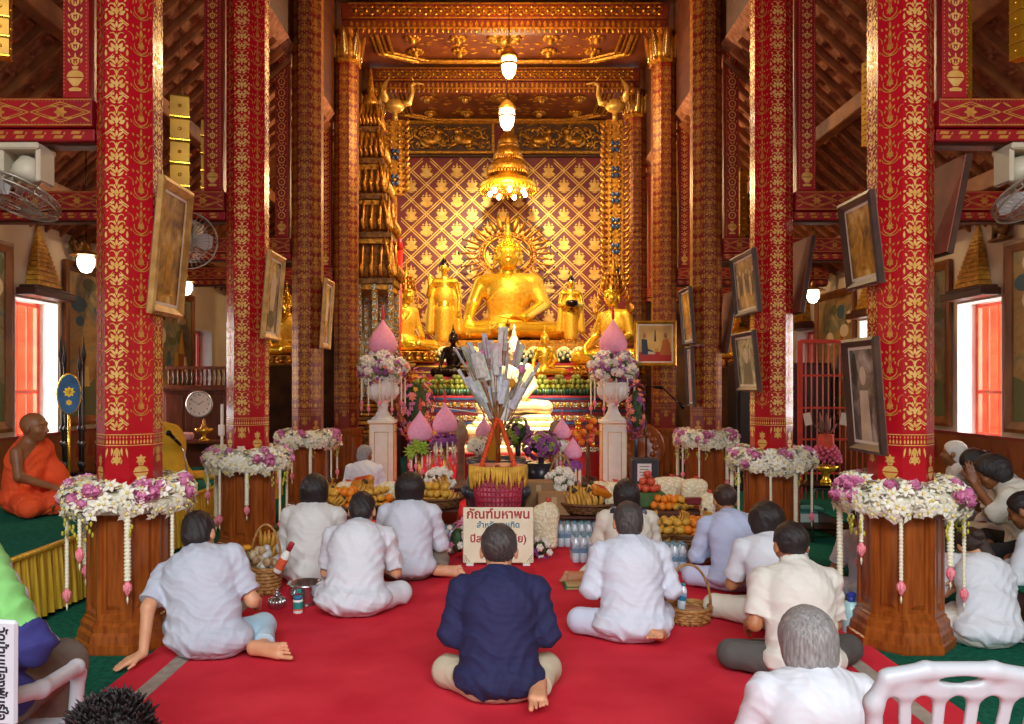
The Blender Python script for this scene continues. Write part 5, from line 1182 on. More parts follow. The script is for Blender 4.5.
S = Solid(); S.ell((0, 0, .2), (.21, .2, .2), None, .06); S.ell((.02, 0, .45), (.17, .16, .2), None, .08); S.ell((-.04, 0, .58), (.1, .1, .07), None, .05); S.ell((.12, -.05, .12), (.18, .16, .11), None, .06); S.cut((0, 0, .005), (0, 0, -1))
V, Q = S.surf(.01, wr=[(.8, .2, .5, 40, .012), (.2, .9, .2, 60, .008)])
o = place('robe_heap', qmesh('robe_heap', V, Q, YEL), None, (cx(166, 7.9), 7.9, .466)); tag(o, 'heap of folded yellow robes on the dais behind the microphone', 'cloth')
mb = MB(); mb.box((0, 0, .0), (.9, .5, .05), .02); o = mb.build('yellow_cushion', YEL, None, (cx(200, 8.9), 8.9, .49)); tag(o, 'flat yellow sitting cushion on the dais near the low table', 'cushion')
t = thing('desk_microphone', 'black microphone on a bent chrome stand beside the yellow robes', 'microphone', (cx(184, 7.5), 7.5, .466))
mb = MB(); mb.lathe([(.07, 0), (.07, .012), (.015, .02)], 16); mb.tube([(0, 0, .02), (.03, 0, .2), (.0, 0, .4), (-.05, 0, .5)], .007, 8); mb.build('stand', mat('chrome', '#c8c8c8', rough=.15, metal=1), t)
mb = MB(); mb.tube([(-.03, 0, .46), (-.12, -.02, .56)], [.012, .018], 10); mb.ball((-.135, -.02, .575), .028, 10, 8); mb.build('microphone_head', BLK, t)

# ---------------------------------------------------------------- furniture at the back of the left aisle
yc = 10.35; xa, xb = cx(163, yc), cx(226, yc)
t = thing('wooden_cabinet', 'tall dark wooden cabinet with a balustrade on top, carrying the wall clock', 'cabinet', ((xa+xb)/2, yc, .47)); w = xb-xa
mb = MB(); mb.box((0, .12, .48), (w, .24, .96), .006); mb.box((0, .09, .965), (w+.06, .34, .05), .01)
for i in (-1, 0, 1): mb.box((i*w/3.1, -.003, .5), (w/3.5, .02, .8), .008)
mb.build('body', mat('cabinet_wood', '#6e3216', '#54240e', rough=.35, scale=4, stretch=(5, 5, .7)), t)
mb = MB(); mb.box((0, .1, 1.24), (w, .05, .04), .006); mb.box((0, .1, 1.0), (w, .05, .03), .006)
for i in range(13): mb.lathe([(.012, 1.01), (.02, 1.06), (.01, 1.1), (.022, 1.15), (.012, 1.22)], 8, (-w/2+.04+i*(w-.08)/12, .1, 0))
mb.build('balustrade', MATS['cabinet_wood'], t)
t = thing('wall_clock', 'round white wall clock reading about ten to two, on the dark cabinet', 'clock', (cx(200, yc-.06), yc-.075, H-(404-HY)*yc/F))
MX = Matrix.Rotation(PI/2, 4, 'X'); mb = MB(); mb.lathe([(.17, -.03), (.175, -.01), (.172, .02), (.155, .026), (.15, .015)], 40, M=MX, cap=False); mb.build('rim', mat('silver_rim', '#cfcac0', rough=.25, metal=.6), t)
mb = MB(); mb.lathe([(.152, .012), (.0, .0125)], 40, M=MX, cap=False); mb.build('dial', mat('clock_dial', '#efe6d6', rough=.5), t)
mk = mat('clock_black', '#201c1a', rough=.5)
for i in range(12):
    a = PI/2-2*PI*(i+1)/12; letters(str(i+1), .034, mk, t, Matrix.Translation((.12*math.cos(a), -.0145, .12*math.sin(a))) @ MX, 'numeral')
for a, L, w_ in ((R(90-55), .075, .006), (R(90+63), .115, .0045)):
    mb = MB(); mb.box((L/2-.01, 0, 0), (L+.02, w_, .002), M=Matrix.Translation((0, -.019, 0)) @ MX @ Matrix.Rotation(a, 4, 'Z')); mb.build('hand', mk, t)
t = thing('low_table', 'low dark table in front of the clock cabinet, holding a gold bowl', 'table', (cx(204, 9.7), 9.7, .47))
mb = MB(); mb.box((0, 0, .33), (.62, .4, .03), .006); mb.box((0, .15, .16), (.56, .03, .3)); mb.build('top', MATS['cabinet_wood'], t)
for sx in (-1, 1):
    for sy in (-1, 1): mb = MB(); mb.box((sx*.27, sy*.17, .16), (.045, .045, .315), .004); mb.build('leg', MATS['cabinet_wood'], t)
S = Solid(); S.box((0, 0, .05), (.22, .14, .09), rr=.03); V, Q = S.surf(.008, wr=[(1, .3, .4, 70, .008)]); tag(place('pink_bundle', qmesh('pink_bundle', V, Q, mat('pink_cloth', '#e8b0b0', '#d89a9a', rough=.8)), None, (cx(184, 9.68), 9.66, .82)), 'folded pink bundle on the low table beside the gold bowl', 'cloth')
t = thing('gold_pedestal_bowl', 'gold footed bowl with a small figure in it, on the low table', 'bowl', (cx(205, 9.65), 9.62, .816))
mb = MB(); mb.lathe([(.06, 0), (.06, .015), (.02, .04), (.025, .08), (.09, .11), (.11, .15), (.1, .15), (.05, .12)], 20); mb.build('bowl', GOLD, t)
mb = MB(); mb.ball((0, 0, .15), (.05, .05, .03), 10, 6); mb.lathe([(.03, .16), (.035, .19), (.015, .22), (.02, .24), (.004, .27)], 10); mb.build('filling', BRASS, t)
t = thing('hanging_scroll_stand', 'narrow white banner post between the clock and the second left column', 'post', (cx(222, 9.2), 9.2, .47))
mb = MB(); mb.box((0, 0, .4), (.03, .025, .8), .005); mb.box((0, -.02, .5), (.07, .04, .13), .01); mb.build('post', WHITE, t)
# stand of ceremonial fans and spears
t = thing('spear_rack', 'rack of dark ceremonial spears behind the monk', 'rack', (cx(80, 7.75), 7.78, .466))
mb = MB(); mb.box((0, 0, .04), (.5, .22, .08), .02); mb.box((0, 0, .16), (.42, .16, .05), .01); mb.build('base', BLK, t)
for i in range(6):
    x = -.2+i*.08; y = .05*(-1)**i; mb = MB(); mb.tube([(x, y, .15), (x*1.15, y, 1.25-.05*(i % 3))], .013, 7); zt = 1.25-.05*(i % 3)
    for z in (.25, .45, .6): mb.ball((x*(1+.15*z), y, z), (.024, .024, .035), 8, 6)
    mb.lathe([(.012, 0), (.028, .06), (.012, .14), (.002, .26)], 6, (x*1.15, y, zt)); mb.build('spear', mat('spear_black', '#2a2422', '#4a423c', rough=.35, metal=.5), t)
t = thing('ceremonial_fan', 'oval blue talipot fan with a gold emblem beside the seated monk', 'fan', (cx(69, 7.5), 7.5, .466))
mb = MB(); mb.tube([(0, 0, 0), (0, 0, .8)], .012, 8); mb.build('handle', GOLD, t)
MXf = Matrix.Translation((0, 0, .94)) @ Matrix.Rotation(.5, 4, 'Z') @ MX
mb = MB(); mb.prism(ell((0, 0), .095, .185, 28), -.012, .012, M=MXf); mb.build('fan_blade', mat('fan_blue', '#40709c', '#305a82', rough=.7, bump=.1), t)
mb = MB(); mb.tube([(.095*math.cos(a), .185*math.sin(a), 0) for a in np.linspace(0, 2*PI, 29)], .012, 6, M=MXf); o_ = Orn(); flower(.05, 8).put(mb, lambda u, v: MXf @ Vector((u, v, .0135)), 0, .02); flower(.03, 6).put(mb, lambda u, v: MXf @ Vector((u, v, .0135)), 0, -.08); mb.build('fan_edging', GOLD, t)

# ---------------------------------------------------------------- murals along the side walls
MB_ = paintmat('mural_teal', ['#3a2c1c', '#6e5632', '#8a7a52', '#5c6a62', '#a88c5c'], 2.4, .6); MB2 = paintmat('mural_ochre', ['#4a3018', '#86602c', '#a8834a', '#6a6a50', '#b89a68'], 2.0, .6)
FRM = mat('mural_frame', '#8a5020', '#6a3810', rough=.4, scale=3, stretch=(3, 3, 1)); FRR = mat('mural_red_edge', '#8c2c18', rough=.5)
rb = [mat('mural_robe%d' % i, c, rough=.6) for i, c in enumerate(('#c49a4a', '#8a4a24', '#3e5a62', '#b8863c', '#d8c09a', '#5a5a32'))]
def mural(label, side, Ya, Yb, za=1.05, zb=2.82, seed=0):
    random.seed(seed); figs = []
    figs.append(([(0, 0), (1, 0), (1, .22), (.6, .3), (.3, .2), (0, .27)], rb[5]))
    figs.append(([(.55, .3), (.62, .55), (.7, .75), (.78, .55), (.86, .3)], rb[3])); figs.append(([(.6, .3), (.6, .5), (.82, .5), (.82, .3)], rb[1]))
    for i in range(5):
        x = random.uniform(.12, .88); y = random.uniform(.1, .6); c = random.choice(rb[:5])
        figs += [([(x-.07, y), (x+.07, y), (x+.04, y+.14), (x-.04, y+.14)], c), (ell((x, y+.165), .024, .022, 10), skin_p)]
    for i in range(6): figs.append((ell((random.uniform(.05, .95), random.uniform(.6, .95)), random.uniform(.06, .14), random.uniform(.03, .07), 12), rb[random.choice((2, 4, 5))]))
    X = x0+.015 if side < 0 else x1-.015
    t = side_frame(label, side, Ya, Yb, za, zb, X, FRM, [MB_ if seed % 2 else MB2], figs, 0., bw=.1, th=.035, cat='mural', slip=False); t['group'] = 'framed murals on the side walls'; t.name = 'mural_painting'
mural('framed mural at the far left edge, behind the monk', -1, 6.2, 7.52, seed=1)
mural('framed mural on the left wall between the window and the nearest column', -1, 8.43, 9.78, seed=2)
mural('framed mural on the left wall above the clock cabinet', -1, 10.68, 12.02, seed=3)
mural('framed mural at the right edge, beside the red shutters', 1, 6.2, 7.52, seed=4)
mural('framed mural on the right wall between the nearest right column and the window', 1, 8.43, 9.78, seed=5)
mural('framed mural on the right wall above the red grille', 1, 10.68, 12.02, seed=6)

# ---------------------------------------------------------------- gilded stupa reliefs and small animals above the windows
def stupa(label, side, y):
    X = x0 if side < 0 else x1; t = thing('stupa_relief', label, 'stupa', (X-side*.006, y, 2.345), PI/2 if side < 0 else -PI/2, scale=(1, 1, .84), group='gilded stupas above the windows')
    mb = MB(); mb.box((0, -.1, .05), (.72, .2, .09), .01); mb.box((0, -.08, .115), (.62, .16, .04), .008); mb.build('ledge', WOODD, t)
    mb = MB(); z = .135
    for i in range(15):
        w_ = .40*(1-i/15.5)**1.15+.02; h_ = .062-.0018*i; mb.box((0, -w_*.16, z+h_/2), (w_, w_*.32, h_*.8), .006); mb.box((0, -w_*.15, z+h_*.9), (w_*.88, w_*.28, h_*.3)); z += h_
    mb.lathe([(.02, 0), (.012, .06), (.0, .16)], 8, (0, -.02, z)); mb.build('gilded_spire', mat('stupa_gilding', '#dca63e', '#a8701e', rough=.42, metal=.45, scale=18, bump=.3, bscale=40), t)
stupa('gilded stepped stupa above the left window', -1, 7.975); stupa('gilded stepped stupa above the right window', 1, 7.975)
stupa('gilded stepped stupa above the far left window, between columns', -1, 10.22); stupa('gilded stepped stupa above the far right window, partly behind a dark photo frame', 1, 10.22)
stupa('gilded stepped stupa deepest on the right wall, below the small pendant lamp', 1, 12.47)
S = Solid(); S.ell((0, 0, .12), (.05, .05, .1), rotm(.3, 0, 0), .03); S.chain([(0, .03, .18), (0, .06, .27), (0, .09, .3)], [.035, .028, .02]); S.chain([(0, -.04, .1), (0, -.12, .2), (0, -.11, .28)], [.03, .03, .01]); S.cone((0, .0, .06), (0, .0, -.02), .025, .02); S.cone((0, .09, .3), (0, .13, .29), .015, .004); S.ell((0, .07, .34), (.01, .03, .02)); S.box((0, 0, -.02), (.08, .14, .03))
V, Q = S.surf(.006); tag(place('rooster_carving', qmesh('rooster_carving', V, Q, GOLDD), None, (x0+.075, 8.62, 2.80)), 'small carved rooster on the left wall beside the stupa', 'carving')
S = Solid(); S.ell((0, 0, .1), (.05, .1, .06), rotm(.4, 0, 0), .03); S.ell((0, .1, .18), (.045, .05, .05), None, .03); S.chain([(0, .07, .1), (0, .1, .0)], [.03, .02]); S.chain([(0, -.07, .06), (0, -.04, .0)], [.035, .025]); S.chain([(0, -.09, .08), (0, -.15, .15), (0, -.12, .22)], [.018, .015, .01]); S.box((0, 0, -.015), (.09, .26, .03))
V, Q = S.surf(.006); tag(place('lion_carving', qmesh('lion_carving', V, Q, GOLDD), None, (x1-.06, 7.55, 2.88)), 'small carved lion on the right wall beside the stupa', 'carving')

# ---------------------------------------------------------------- gilt hanging banners
def banner(label, px, Y, ytop, ybot, wpx, top=None):
    a, b = P(px, ytop, Y), P(px, ybot, Y); w_ = wpx*Y/F; n = max(2, round((a.z-b.z)/(w_*1.15))); h_ = (a.z-b.z)/n
    t = thing('hanging_banner', label, 'banner', (a.x, Y, b.z), .35, group='gilt box banners hanging in the aisles')
    for i in range(n):
        mb = MB(); z = (i+.5)*h_; mb.lathe([(w_*.62, z-h_*.47), (w_*.66, z-h_*.4), (w_*.66, z+h_*.4), (w_*.62, z+h_*.47)], 4, rot=PI/4, sm=False)
        for k in range(4): mb.ball((w_*.47*math.cos(k*PI/2), w_*.47*math.sin(k*PI/2), z), (w_*.1,)*3, 8, 6, m=1)
        mb.lathe([(w_*.7, z-h_*.5), (w_*.7, z-h_*.44)], 4, rot=PI/4, sm=False, m=1); mb.build('panel', [mat('banner_gold', '#b5841a', '#9c6e12', rough=.4, metal=.5, scale=6), GOLD], t)
    mb = MB(); zt = a.z-b.z; mb.tube([(0, 0, zt), (0, 0, zt+.06)], [.03, .006], 8); mb.tube([(0, 0, zt+.04), (0, 0, (top or zt+.5))], .003, 5); mb.build('cord', GOLDD, t)
banner('gilt box banner hanging right of the nearest left column', 180, 5.9, 97, 188, 19, 1.5)
banner('gilt box banner half hidden beside the second left column', 208, 7.4, 121, 190, 14, 1.5)
banner('gilt box banner cut off by the top left corner', 2, 4.3, -20, 58, 16)
banner('gilt box banner cut off by the top right corner', 1020, 4.3, -20, 60, 14)
banner('gilt box banner behind the post on the nearest right beam', 963, 5.3, -15, 108, 12)
banner('gilt box banner just left of the nearest right column', 868, 7.0, 62, 146, 9, 1.2)
banner('small gilt box banner left of the second right column', 741, 9.6, 172, 235, 9, 1.)

# ---------------------------------------------------------------- wall fans under the aisle beams
FWH = mat('fan_plastic', '#cfc5ad', '#c2b79c', rough=.45, scale=3); WIRE = mat('fan_wire', '#a89c8c', rough=.35, metal=.5)
def wallfan(label, px, Y, aim, r=.235):
    t = thing('ceiling_fan', label, 'fan', (cx(px, Y), Y, 2.885)); t.name = 'orbit_fan'
    mb = MB(); mb.box((0, 0, -.02), (.24, .2, .04), .01)
    for s in (-1, 1): mb.box((s*.105, 0, -.12), (.03, .16, .2), .008); 
    mb.box((0, .08, -.1), (.22, .02, .16), .004); mb.build('bracket', FWH, t)
    d = Vector(aim).normalized(); M = Matrix.Translation((0, 0, -.16)) @ d.to_track_quat('Z', 'Y').to_matrix().to_4x4()
    mb = MB(); mb.lathe([(.02, -.09), (.07, -.08), (.085, -.02), (.08, .03), (.04, .05)], 20, M=M); mb.tube([(-.105, 0, 0), (.105, 0, 0)], .02, 8, M=Matrix.Translation((0, 0, -.15))); mb.build('motor', FWH, t)
    mb = MB()
    for rr, z in ((r, .13), (r, .17), (r*.7, .2), (r*.7, .1), (.05, .21), (.09, .07)): mb.tube([(rr*math.cos(a), rr*math.sin(a), z) for a in np.linspace(0, 2*PI, 37)], .006 if rr == r else .003, 5, M=M)
    for i in range(36):
        a = 2*PI*i/36; c_, s_ = math.cos(a), math.sin(a); mb.tube([(.05*c_, .05*s_, .21), (r*.7*c_, r*.7*s_, .2), (r*c_, r*s_, .16), (r*c_, r*s_, .13), (r*.7*c_, r*.7*s_, .1), (.07*c_, .07*s_, .07)], .0022, 4, M=M, cap=False)
    mb.build('cage', WIRE, t)
    for i in range(3):
        vs = []; a0 = i*2*PI/3
        for q in range(7):
            tt = q/6; rr = .04+(r-.07)*tt; wv = .5*math.sin(PI*(.15+.7*tt)); 
            for e in (-1, 1): vs.append((rr*math.cos(a0+e*wv), rr*math.sin(a0+e*wv), .135+e*.022))
        vs += [(x, y, z-.004) for x, y, z in vs]
        fs = [(2*q, 2*q+1, 2*q+3, 2*q+2) for q in range(6)]+[(14+2*q+2, 14+2*q+3, 14+2*q+1, 14+2*q) for q in range(6)]
        mb = MB(); mb.add(vs, fs, 0, True, M); mb.build('blade', mat('fan_blade_grey', '#c8c6c2', rough=.35), t)
wallfan('grey caged fan hanging under the nearest left beam', 27, 4.67, (-.25, -.35, -1))
wallfan('white caged fan between the two nearest left columns', 186, 6.85, (.5, -1, -.15))
wallfan('caged fan at the right edge under the nearest right beam', 1022, 4.67, (.3, -.5, -1))

# ---------------------------------------------------------------- red grille and table at the right
RG = mat('grille_red', '#d8452e', '#c03a26', rough=.4)
yg = 9.4; t = thing('metal_grille', 'tall orange-red metal grille standing in the right aisle', 'grille', (0, yg, 0))
gx0, gx1 = cx(800, yg), cx(874, yg); mb = MB()
for x in (gx0, gx1): mb.box((x, 0, 1.0), (.05, .05, 2.02), .006)
for z in (2.0, .05): mb.box(((gx0+gx1)/2, 0, z), (gx1-gx0, .045, .045), .006)
mb.build('grille_frame', RG, t)
n = 13
for i in range(1, n): mb = MB(); mb.tube([(gx0+(gx1-gx0)*i/n, 0, .06), (gx0+(gx1-gx0)*i/n, 0, 1.99)], .009, 6); mb.build('bar', mat('grille_pink', '#c86a5c', rough=.45), t)
for z in (.45, .85, 1.22, 1.6): mb = MB(); mb.box(((gx0+gx1)/2, 0, z), (gx1-gx0, .016, .022)); mb.build('rail', RG, t)
mb = MB(); mb.box((0, 0, .9), (1.35, .4, 1.8), .01)
for i in range(3): mb.box((-.43+i*.43, -.21, .95), (.38, .02, 1.6), .008)
o = mb.build('dark_cupboard', mat('cupboard_dark', '#2a1a14', '#1c120e', rough=.5, scale=3), None, (4.0, 11.4, 0)); tag(o, 'dark cupboard behind the red grille', 'cupboard')
yt = 7.75; t = thing('tube_leg_table', 'black table with bent tube legs behind the second right column', 'table', (cx(826, yt), yt, 0))
mb = MB(); mb.box((0, 0, .53), (.52, .42, .025), .006); mb.build('top', BLK, t)
for sy in (-1, 1): mb = MB(); mb.tube([(-.2, sy*.17, .0), (-.2, sy*.17, .46), (-.17, sy*.17, .51), (.17, sy*.17, .51), (.2, sy*.17, .46), (.2, sy*.17, 0)], .016, 8); mb.build('leg', mat('tube_grey', '#56524e', rough=.3, metal=.6), t)
mb = MB(); mb.box((0, 0, .12), (.46, .36, .02), .004); mb.build('shelf', BLK, t)
t = thing('flower_offering_bowl', 'gold footed bowl heaped with pink flowers and an orange tray, on the tube-leg table', 'offering', (cx(825, yt), yt-.02, .543))
mb = MB(); mb.lathe([(.06, 0), (.05, .02), (.03, .06), (.04, .1), (.1, .13), (.12, .17), (.11, .17)], 20); mb.build('bowl', GOLD, t)
mb = MB(); random.seed(4)
for i in range(70): a = i*2.4; z = (i/70)*.16; r = .135*math.sqrt(max(.02, 1-(z/.19)**2)); mb.ball((r*math.cos(a), r*math.sin(a), .2+z), .019, 6, 5)
o = mb.build('pink_flowers', mat('salmon_flower', '#d8607a', '#c04a68', rough=.6), t); o['kind'] = 'stuff'
mb = MB(); mb.lathe([(.07, .33), (.08, .36), (.075, .47), (.03, .48)], 6, sm=False); mb.build('orange_cup', mat('orange_red', '#d8502c', '#b83a20', rough=.6, scale=20), t)
mb = MB()
for i in range(7):
    a = i*.9; b_ = Vector((.03*math.cos(a), .03*math.sin(a), .46)); e_ = b_+Vector((.09*math.cos(a), .05*math.sin(a), .12+.05*(i % 3))); mb.tube([b_, (b_+e_)/2, e_], [.008, .02, .004], 6, flat=.4)
mb.build('leaves', mat('dry_leaf', '#8a5a4a', '#6a4030', rough=.7), t)
for sx in (-1, 1): mb = MB(); mb.box((sx*.05, .0, .64), (.07, .012, .12), .003, M=Matrix.Rotation(sx*.2, 4, 'Y')); mb.build('card', mat('cream_card', '#d8c0a8', rough=.7), t)
mb = MB(); mb.box((0, 0, .1), (.26, .2, .2), .015); mb.box((0, 0, .21), (.28, .22, .025), .008); mb.box((0, -.102, .1), (.2, .004, .12), m=1)
tag(mb.build('storage_crate', [mat('teal_plastic', '#4f9f94', rough=.4), mat('pale_label', '#cfe0d8', rough=.5)], None, (cx(808, 8.3), 8.35, .0)), 'teal plastic crate on the floor beside the tube-leg table', 'crate')

# ---------------------------------------------------------------- plastic chairs
CHW = mat('chair_white', '#bcc0c4', '#b4b8bc', rough=.38, scale=3); CHG = mat('chair_grey', '#cfd2d8', '#c4c7ce', rough=.4, scale=3)
def plastic_chair(label, loc, yaw, m, arms=False):
    t = thing('plastic_chair', label, 'chair', loc, R(yaw)); tilt = rotm(.14, 0, 0)
    S = Solid(); bk = lambda x, z, d=0: A3(x, -.2-(z-.42)*.2+d, z)
    for s in (-1, 1): S.chain([bk(s*.155, .42), bk(s*.18, .6), bk(s*.195, .74), bk(s*.17, .805)], [.02, .02, .02, .019], .02)
    S.chain([bk(-.17, .805), bk(-.08, .826), bk(.08, .826), bk(.17, .805)], [.019]*4, .01)
    S.box(bk(0, .792), (.33, .018, .062), rotm(.19, 0, 0), .02, rr=.008)
    for i in range(4):
        a = (-1.5+i)*.082; b = (-1.5+i)*.062; c0, c1 = bk(a, .77), bk(b, .42); d = c1-c0; L = np.linalg.norm(d); zx = d/L; xx = unit(np.cross((0, 1, 0), zx)); yy = np.cross(zx, xx)
        S.box((c0+c1)/2, (.030, .014, L+.04), np.stack([xx, yy, zx], 1), .03, rr=.006)
    S.box(bk(0, .43), (.32, .02, .05), rotm(.19, 0, 0), .02, rr=.008); S.ell(bk(0, .803), (.052, .06, .012), None, .006, 's')
    V, Q = S.surf(.0045); place('backrest', qmesh('backrest', V, Q, m), t)
    mb = MB(); mb.box((0, 0, .425), (.40, .42, .022), .009); mb.box((0, 0, .405), (.37, .39, .03), .008); mb.build('seat', m, t)
    for sx in (-1, 1):
        for sy in (-1, 1): mb = MB(); mb.tube([(sx*.17, sy*.18, .41), (sx*.185, sy*.195, .2), (sx*.2, sy*.215, .0)], [.032, .027, .022], 8); mb.build('leg', m, t)
    if arms:
        for s in (-1, 1):
            S = Solid(); S.chain([bk(s*.19, .66), A3(s*.235, -.05, .62), A3(s*.235, .17, .605), A3(s*.225, .21, .57), A3(s*.21, .22, .43)], [.022, .024, .024, .022, .022], .015); V, Q = S.surf(.0055); place('armrest', qmesh('armrest', V, Q, m), t)
    return t
plastic_chair('white plastic chair at the bottom right corner, back towards us', (1.085, 2.16, .0), 0, CHW).scale = (1.0, 1, 1.004)
bpy.context.view_layer.update()
t = plastic_chair('pale grey plastic armchair at the left edge, lettered on its back', (-1.555, 2.34, -.0), 4, CHG, True)
MP = Matrix.Translation((.236, -.262, .745)) @ Matrix.Rotation(.19, 4, 'X') @ Matrix.Rotation(.1, 4, 'Y')
mb = MB(); mb.box((0, 0, 0), (.085, .016, .30), .007, M=MP); mb.build('side_panel', CHG, t)
letters('วัดบ้านเมืองพันธุ์ใจ', .036, mat('chair_lettering', '#1c1a24', rough=.5), t, MP @ Matrix.Translation((.004, -.0085, 0)) @ Matrix.Rotation(PI/2, 4, 'X') @ Matrix.Rotation(-PI/2, 4, 'Z'))
JG = cloth('lime_green', '#8fd07a', '#7cc068'); JN = cloth('jacket_navy', '#36347a', '#2c2a68'); JW = cloth('jacket_white', '#dfe1e8')
rotv = lambda d: unit(np.cross(d, (1, 0, 0)))
def jacket(sh, nb, AR):
    def mi(c):
        arm = (np.abs(c[:, 0]) > .19) & (c[:, 2] > .28)
        m = np.ones(len(c), int); q = c[:, 0]+.35*(c[:, 2]-.1); m[np.abs(q-.0) < .028] = 0; m[np.abs(q+.06) < .03] = 2
        s1, e1 = sh[1], AR[1][0]; d = unit(e1-s1); pr = (c-s1) @ d; ds = np.linalg.norm(c-s1-pr[:, None]*d, axis=1); L = np.linalg.norm(e1-s1)
        arm = ((ds < .085) & (pr > -.05) & (pr < L+.03)); m[arm] = 0; m[arm & (pr > L*.8)] = 1; m[arm & ((c-s1) @ rotv(d) < -.035)] = 2
        m[(c[:, 2] > .52)] = 0; return m
    return [JG, JN, JW], mi
pc = person('man in a lime green and navy jacket sitting on the grey plastic armchair', loc=(-1.64, 2.46), z=.425, yaw=-12, pose='chair', lean=-.04, side=-.3, hunch=.02, hp=.1, shm=jacket, trmat=BRN, hair=('short', 'black'), skin='tan', sleeve=('long', 'long'), h=.006, legs={1: ((.09, 0, .095), (.06, .34, .11), (.06, .32, -.33), (0, 1, 0))}, arms=(((-.36, .05, .32), (-.2, .2, .22)), ((.22, .02, .28), (-.02, .22, .20))), wr=1.4)
# ---------------------------------------------------------------- offerings before the altar
PINKC = mat('pink_petal_cone', '#f6a9c2', '#ec94b2', rough=.75, scale=40, bump=.5, bscale=110); REDT = mat('red_tip', '#d83040', rough=.6)
PURP = mat('purple_orchid', '#8a3a86', '#a45a9c', rough=.6, scale=40); PEACH = mat('peach_flower', '#ee9a7c', '#e07060', rough=.6, scale=30); YELF = mat('yellow_flower', '#eab020', '#d89010', rough=.6); MUM = mat('white_mum', '#f4ede0', '#e2d4c2', rough=.7, scale=60, bump=.5, bscale=120); LIME = mat('lime_flower', '#a8b83a', '#7e9a24', rough=.6)
def mum(mb, c, r, m=0):
    mb.ball(c, (r*.8, r*.8, r*.8), 8, 6, m); c = Vector(c)
    for k in range(14):
        z = 1-2*(k+.5)/14; a = k*2.4; rr = math.sqrt(1-z*z); mb.ball(c+Vector((rr*math.cos(a), rr*math.sin(a), z))*r*.72, r*.36, 5, 4, m)
def spray(mb, c, rx, rz, n, m, r, kind='orchid', m1=None, seed=1):
    random.seed(seed); c = Vector(c)
    for i in range(n):
        z = random.uniform(-1, 1); a = random.uniform(0, 2*PI); q = math.sqrt(1-z*z); d = Vector((q*math.cos(a), q*math.sin(a), z)); p = c+Vector((d.x*rx, d.y*rx, d.z*rz))*random.uniform(.82, 1.04)
        if kind == 'orchid': orchid(mb, p, d+Vector((random.uniform(-.4, .4), random.uniform(-.4, .4), .2)), r*random.uniform(.8, 1.2), random.random()*6, m, m if m1 is None else m1)
        else: mum(mb, p, r*random.uniform(.8, 1.15), m)
def cone_mesh(k=1.):
    mb = MB(); mb.lathe([(.05*k, -.02*k), (.15*k, .0), (.18*k, .045*k), (.188*k, .1*k), (.172*k, .18*k), (.125*k, .26*k), (.066*k, .335*k), (.022*k, .4*k), (.006*k, .45*k)], 24); return mb
def tip_mesh(k=1.):
    mb = MB(); mb.lathe([(.012*k, .42*k), (.022*k, .46*k), (.02*k, .52*k), (.012*k, .58*k), (.002*k, .63*k)], 8); return mb
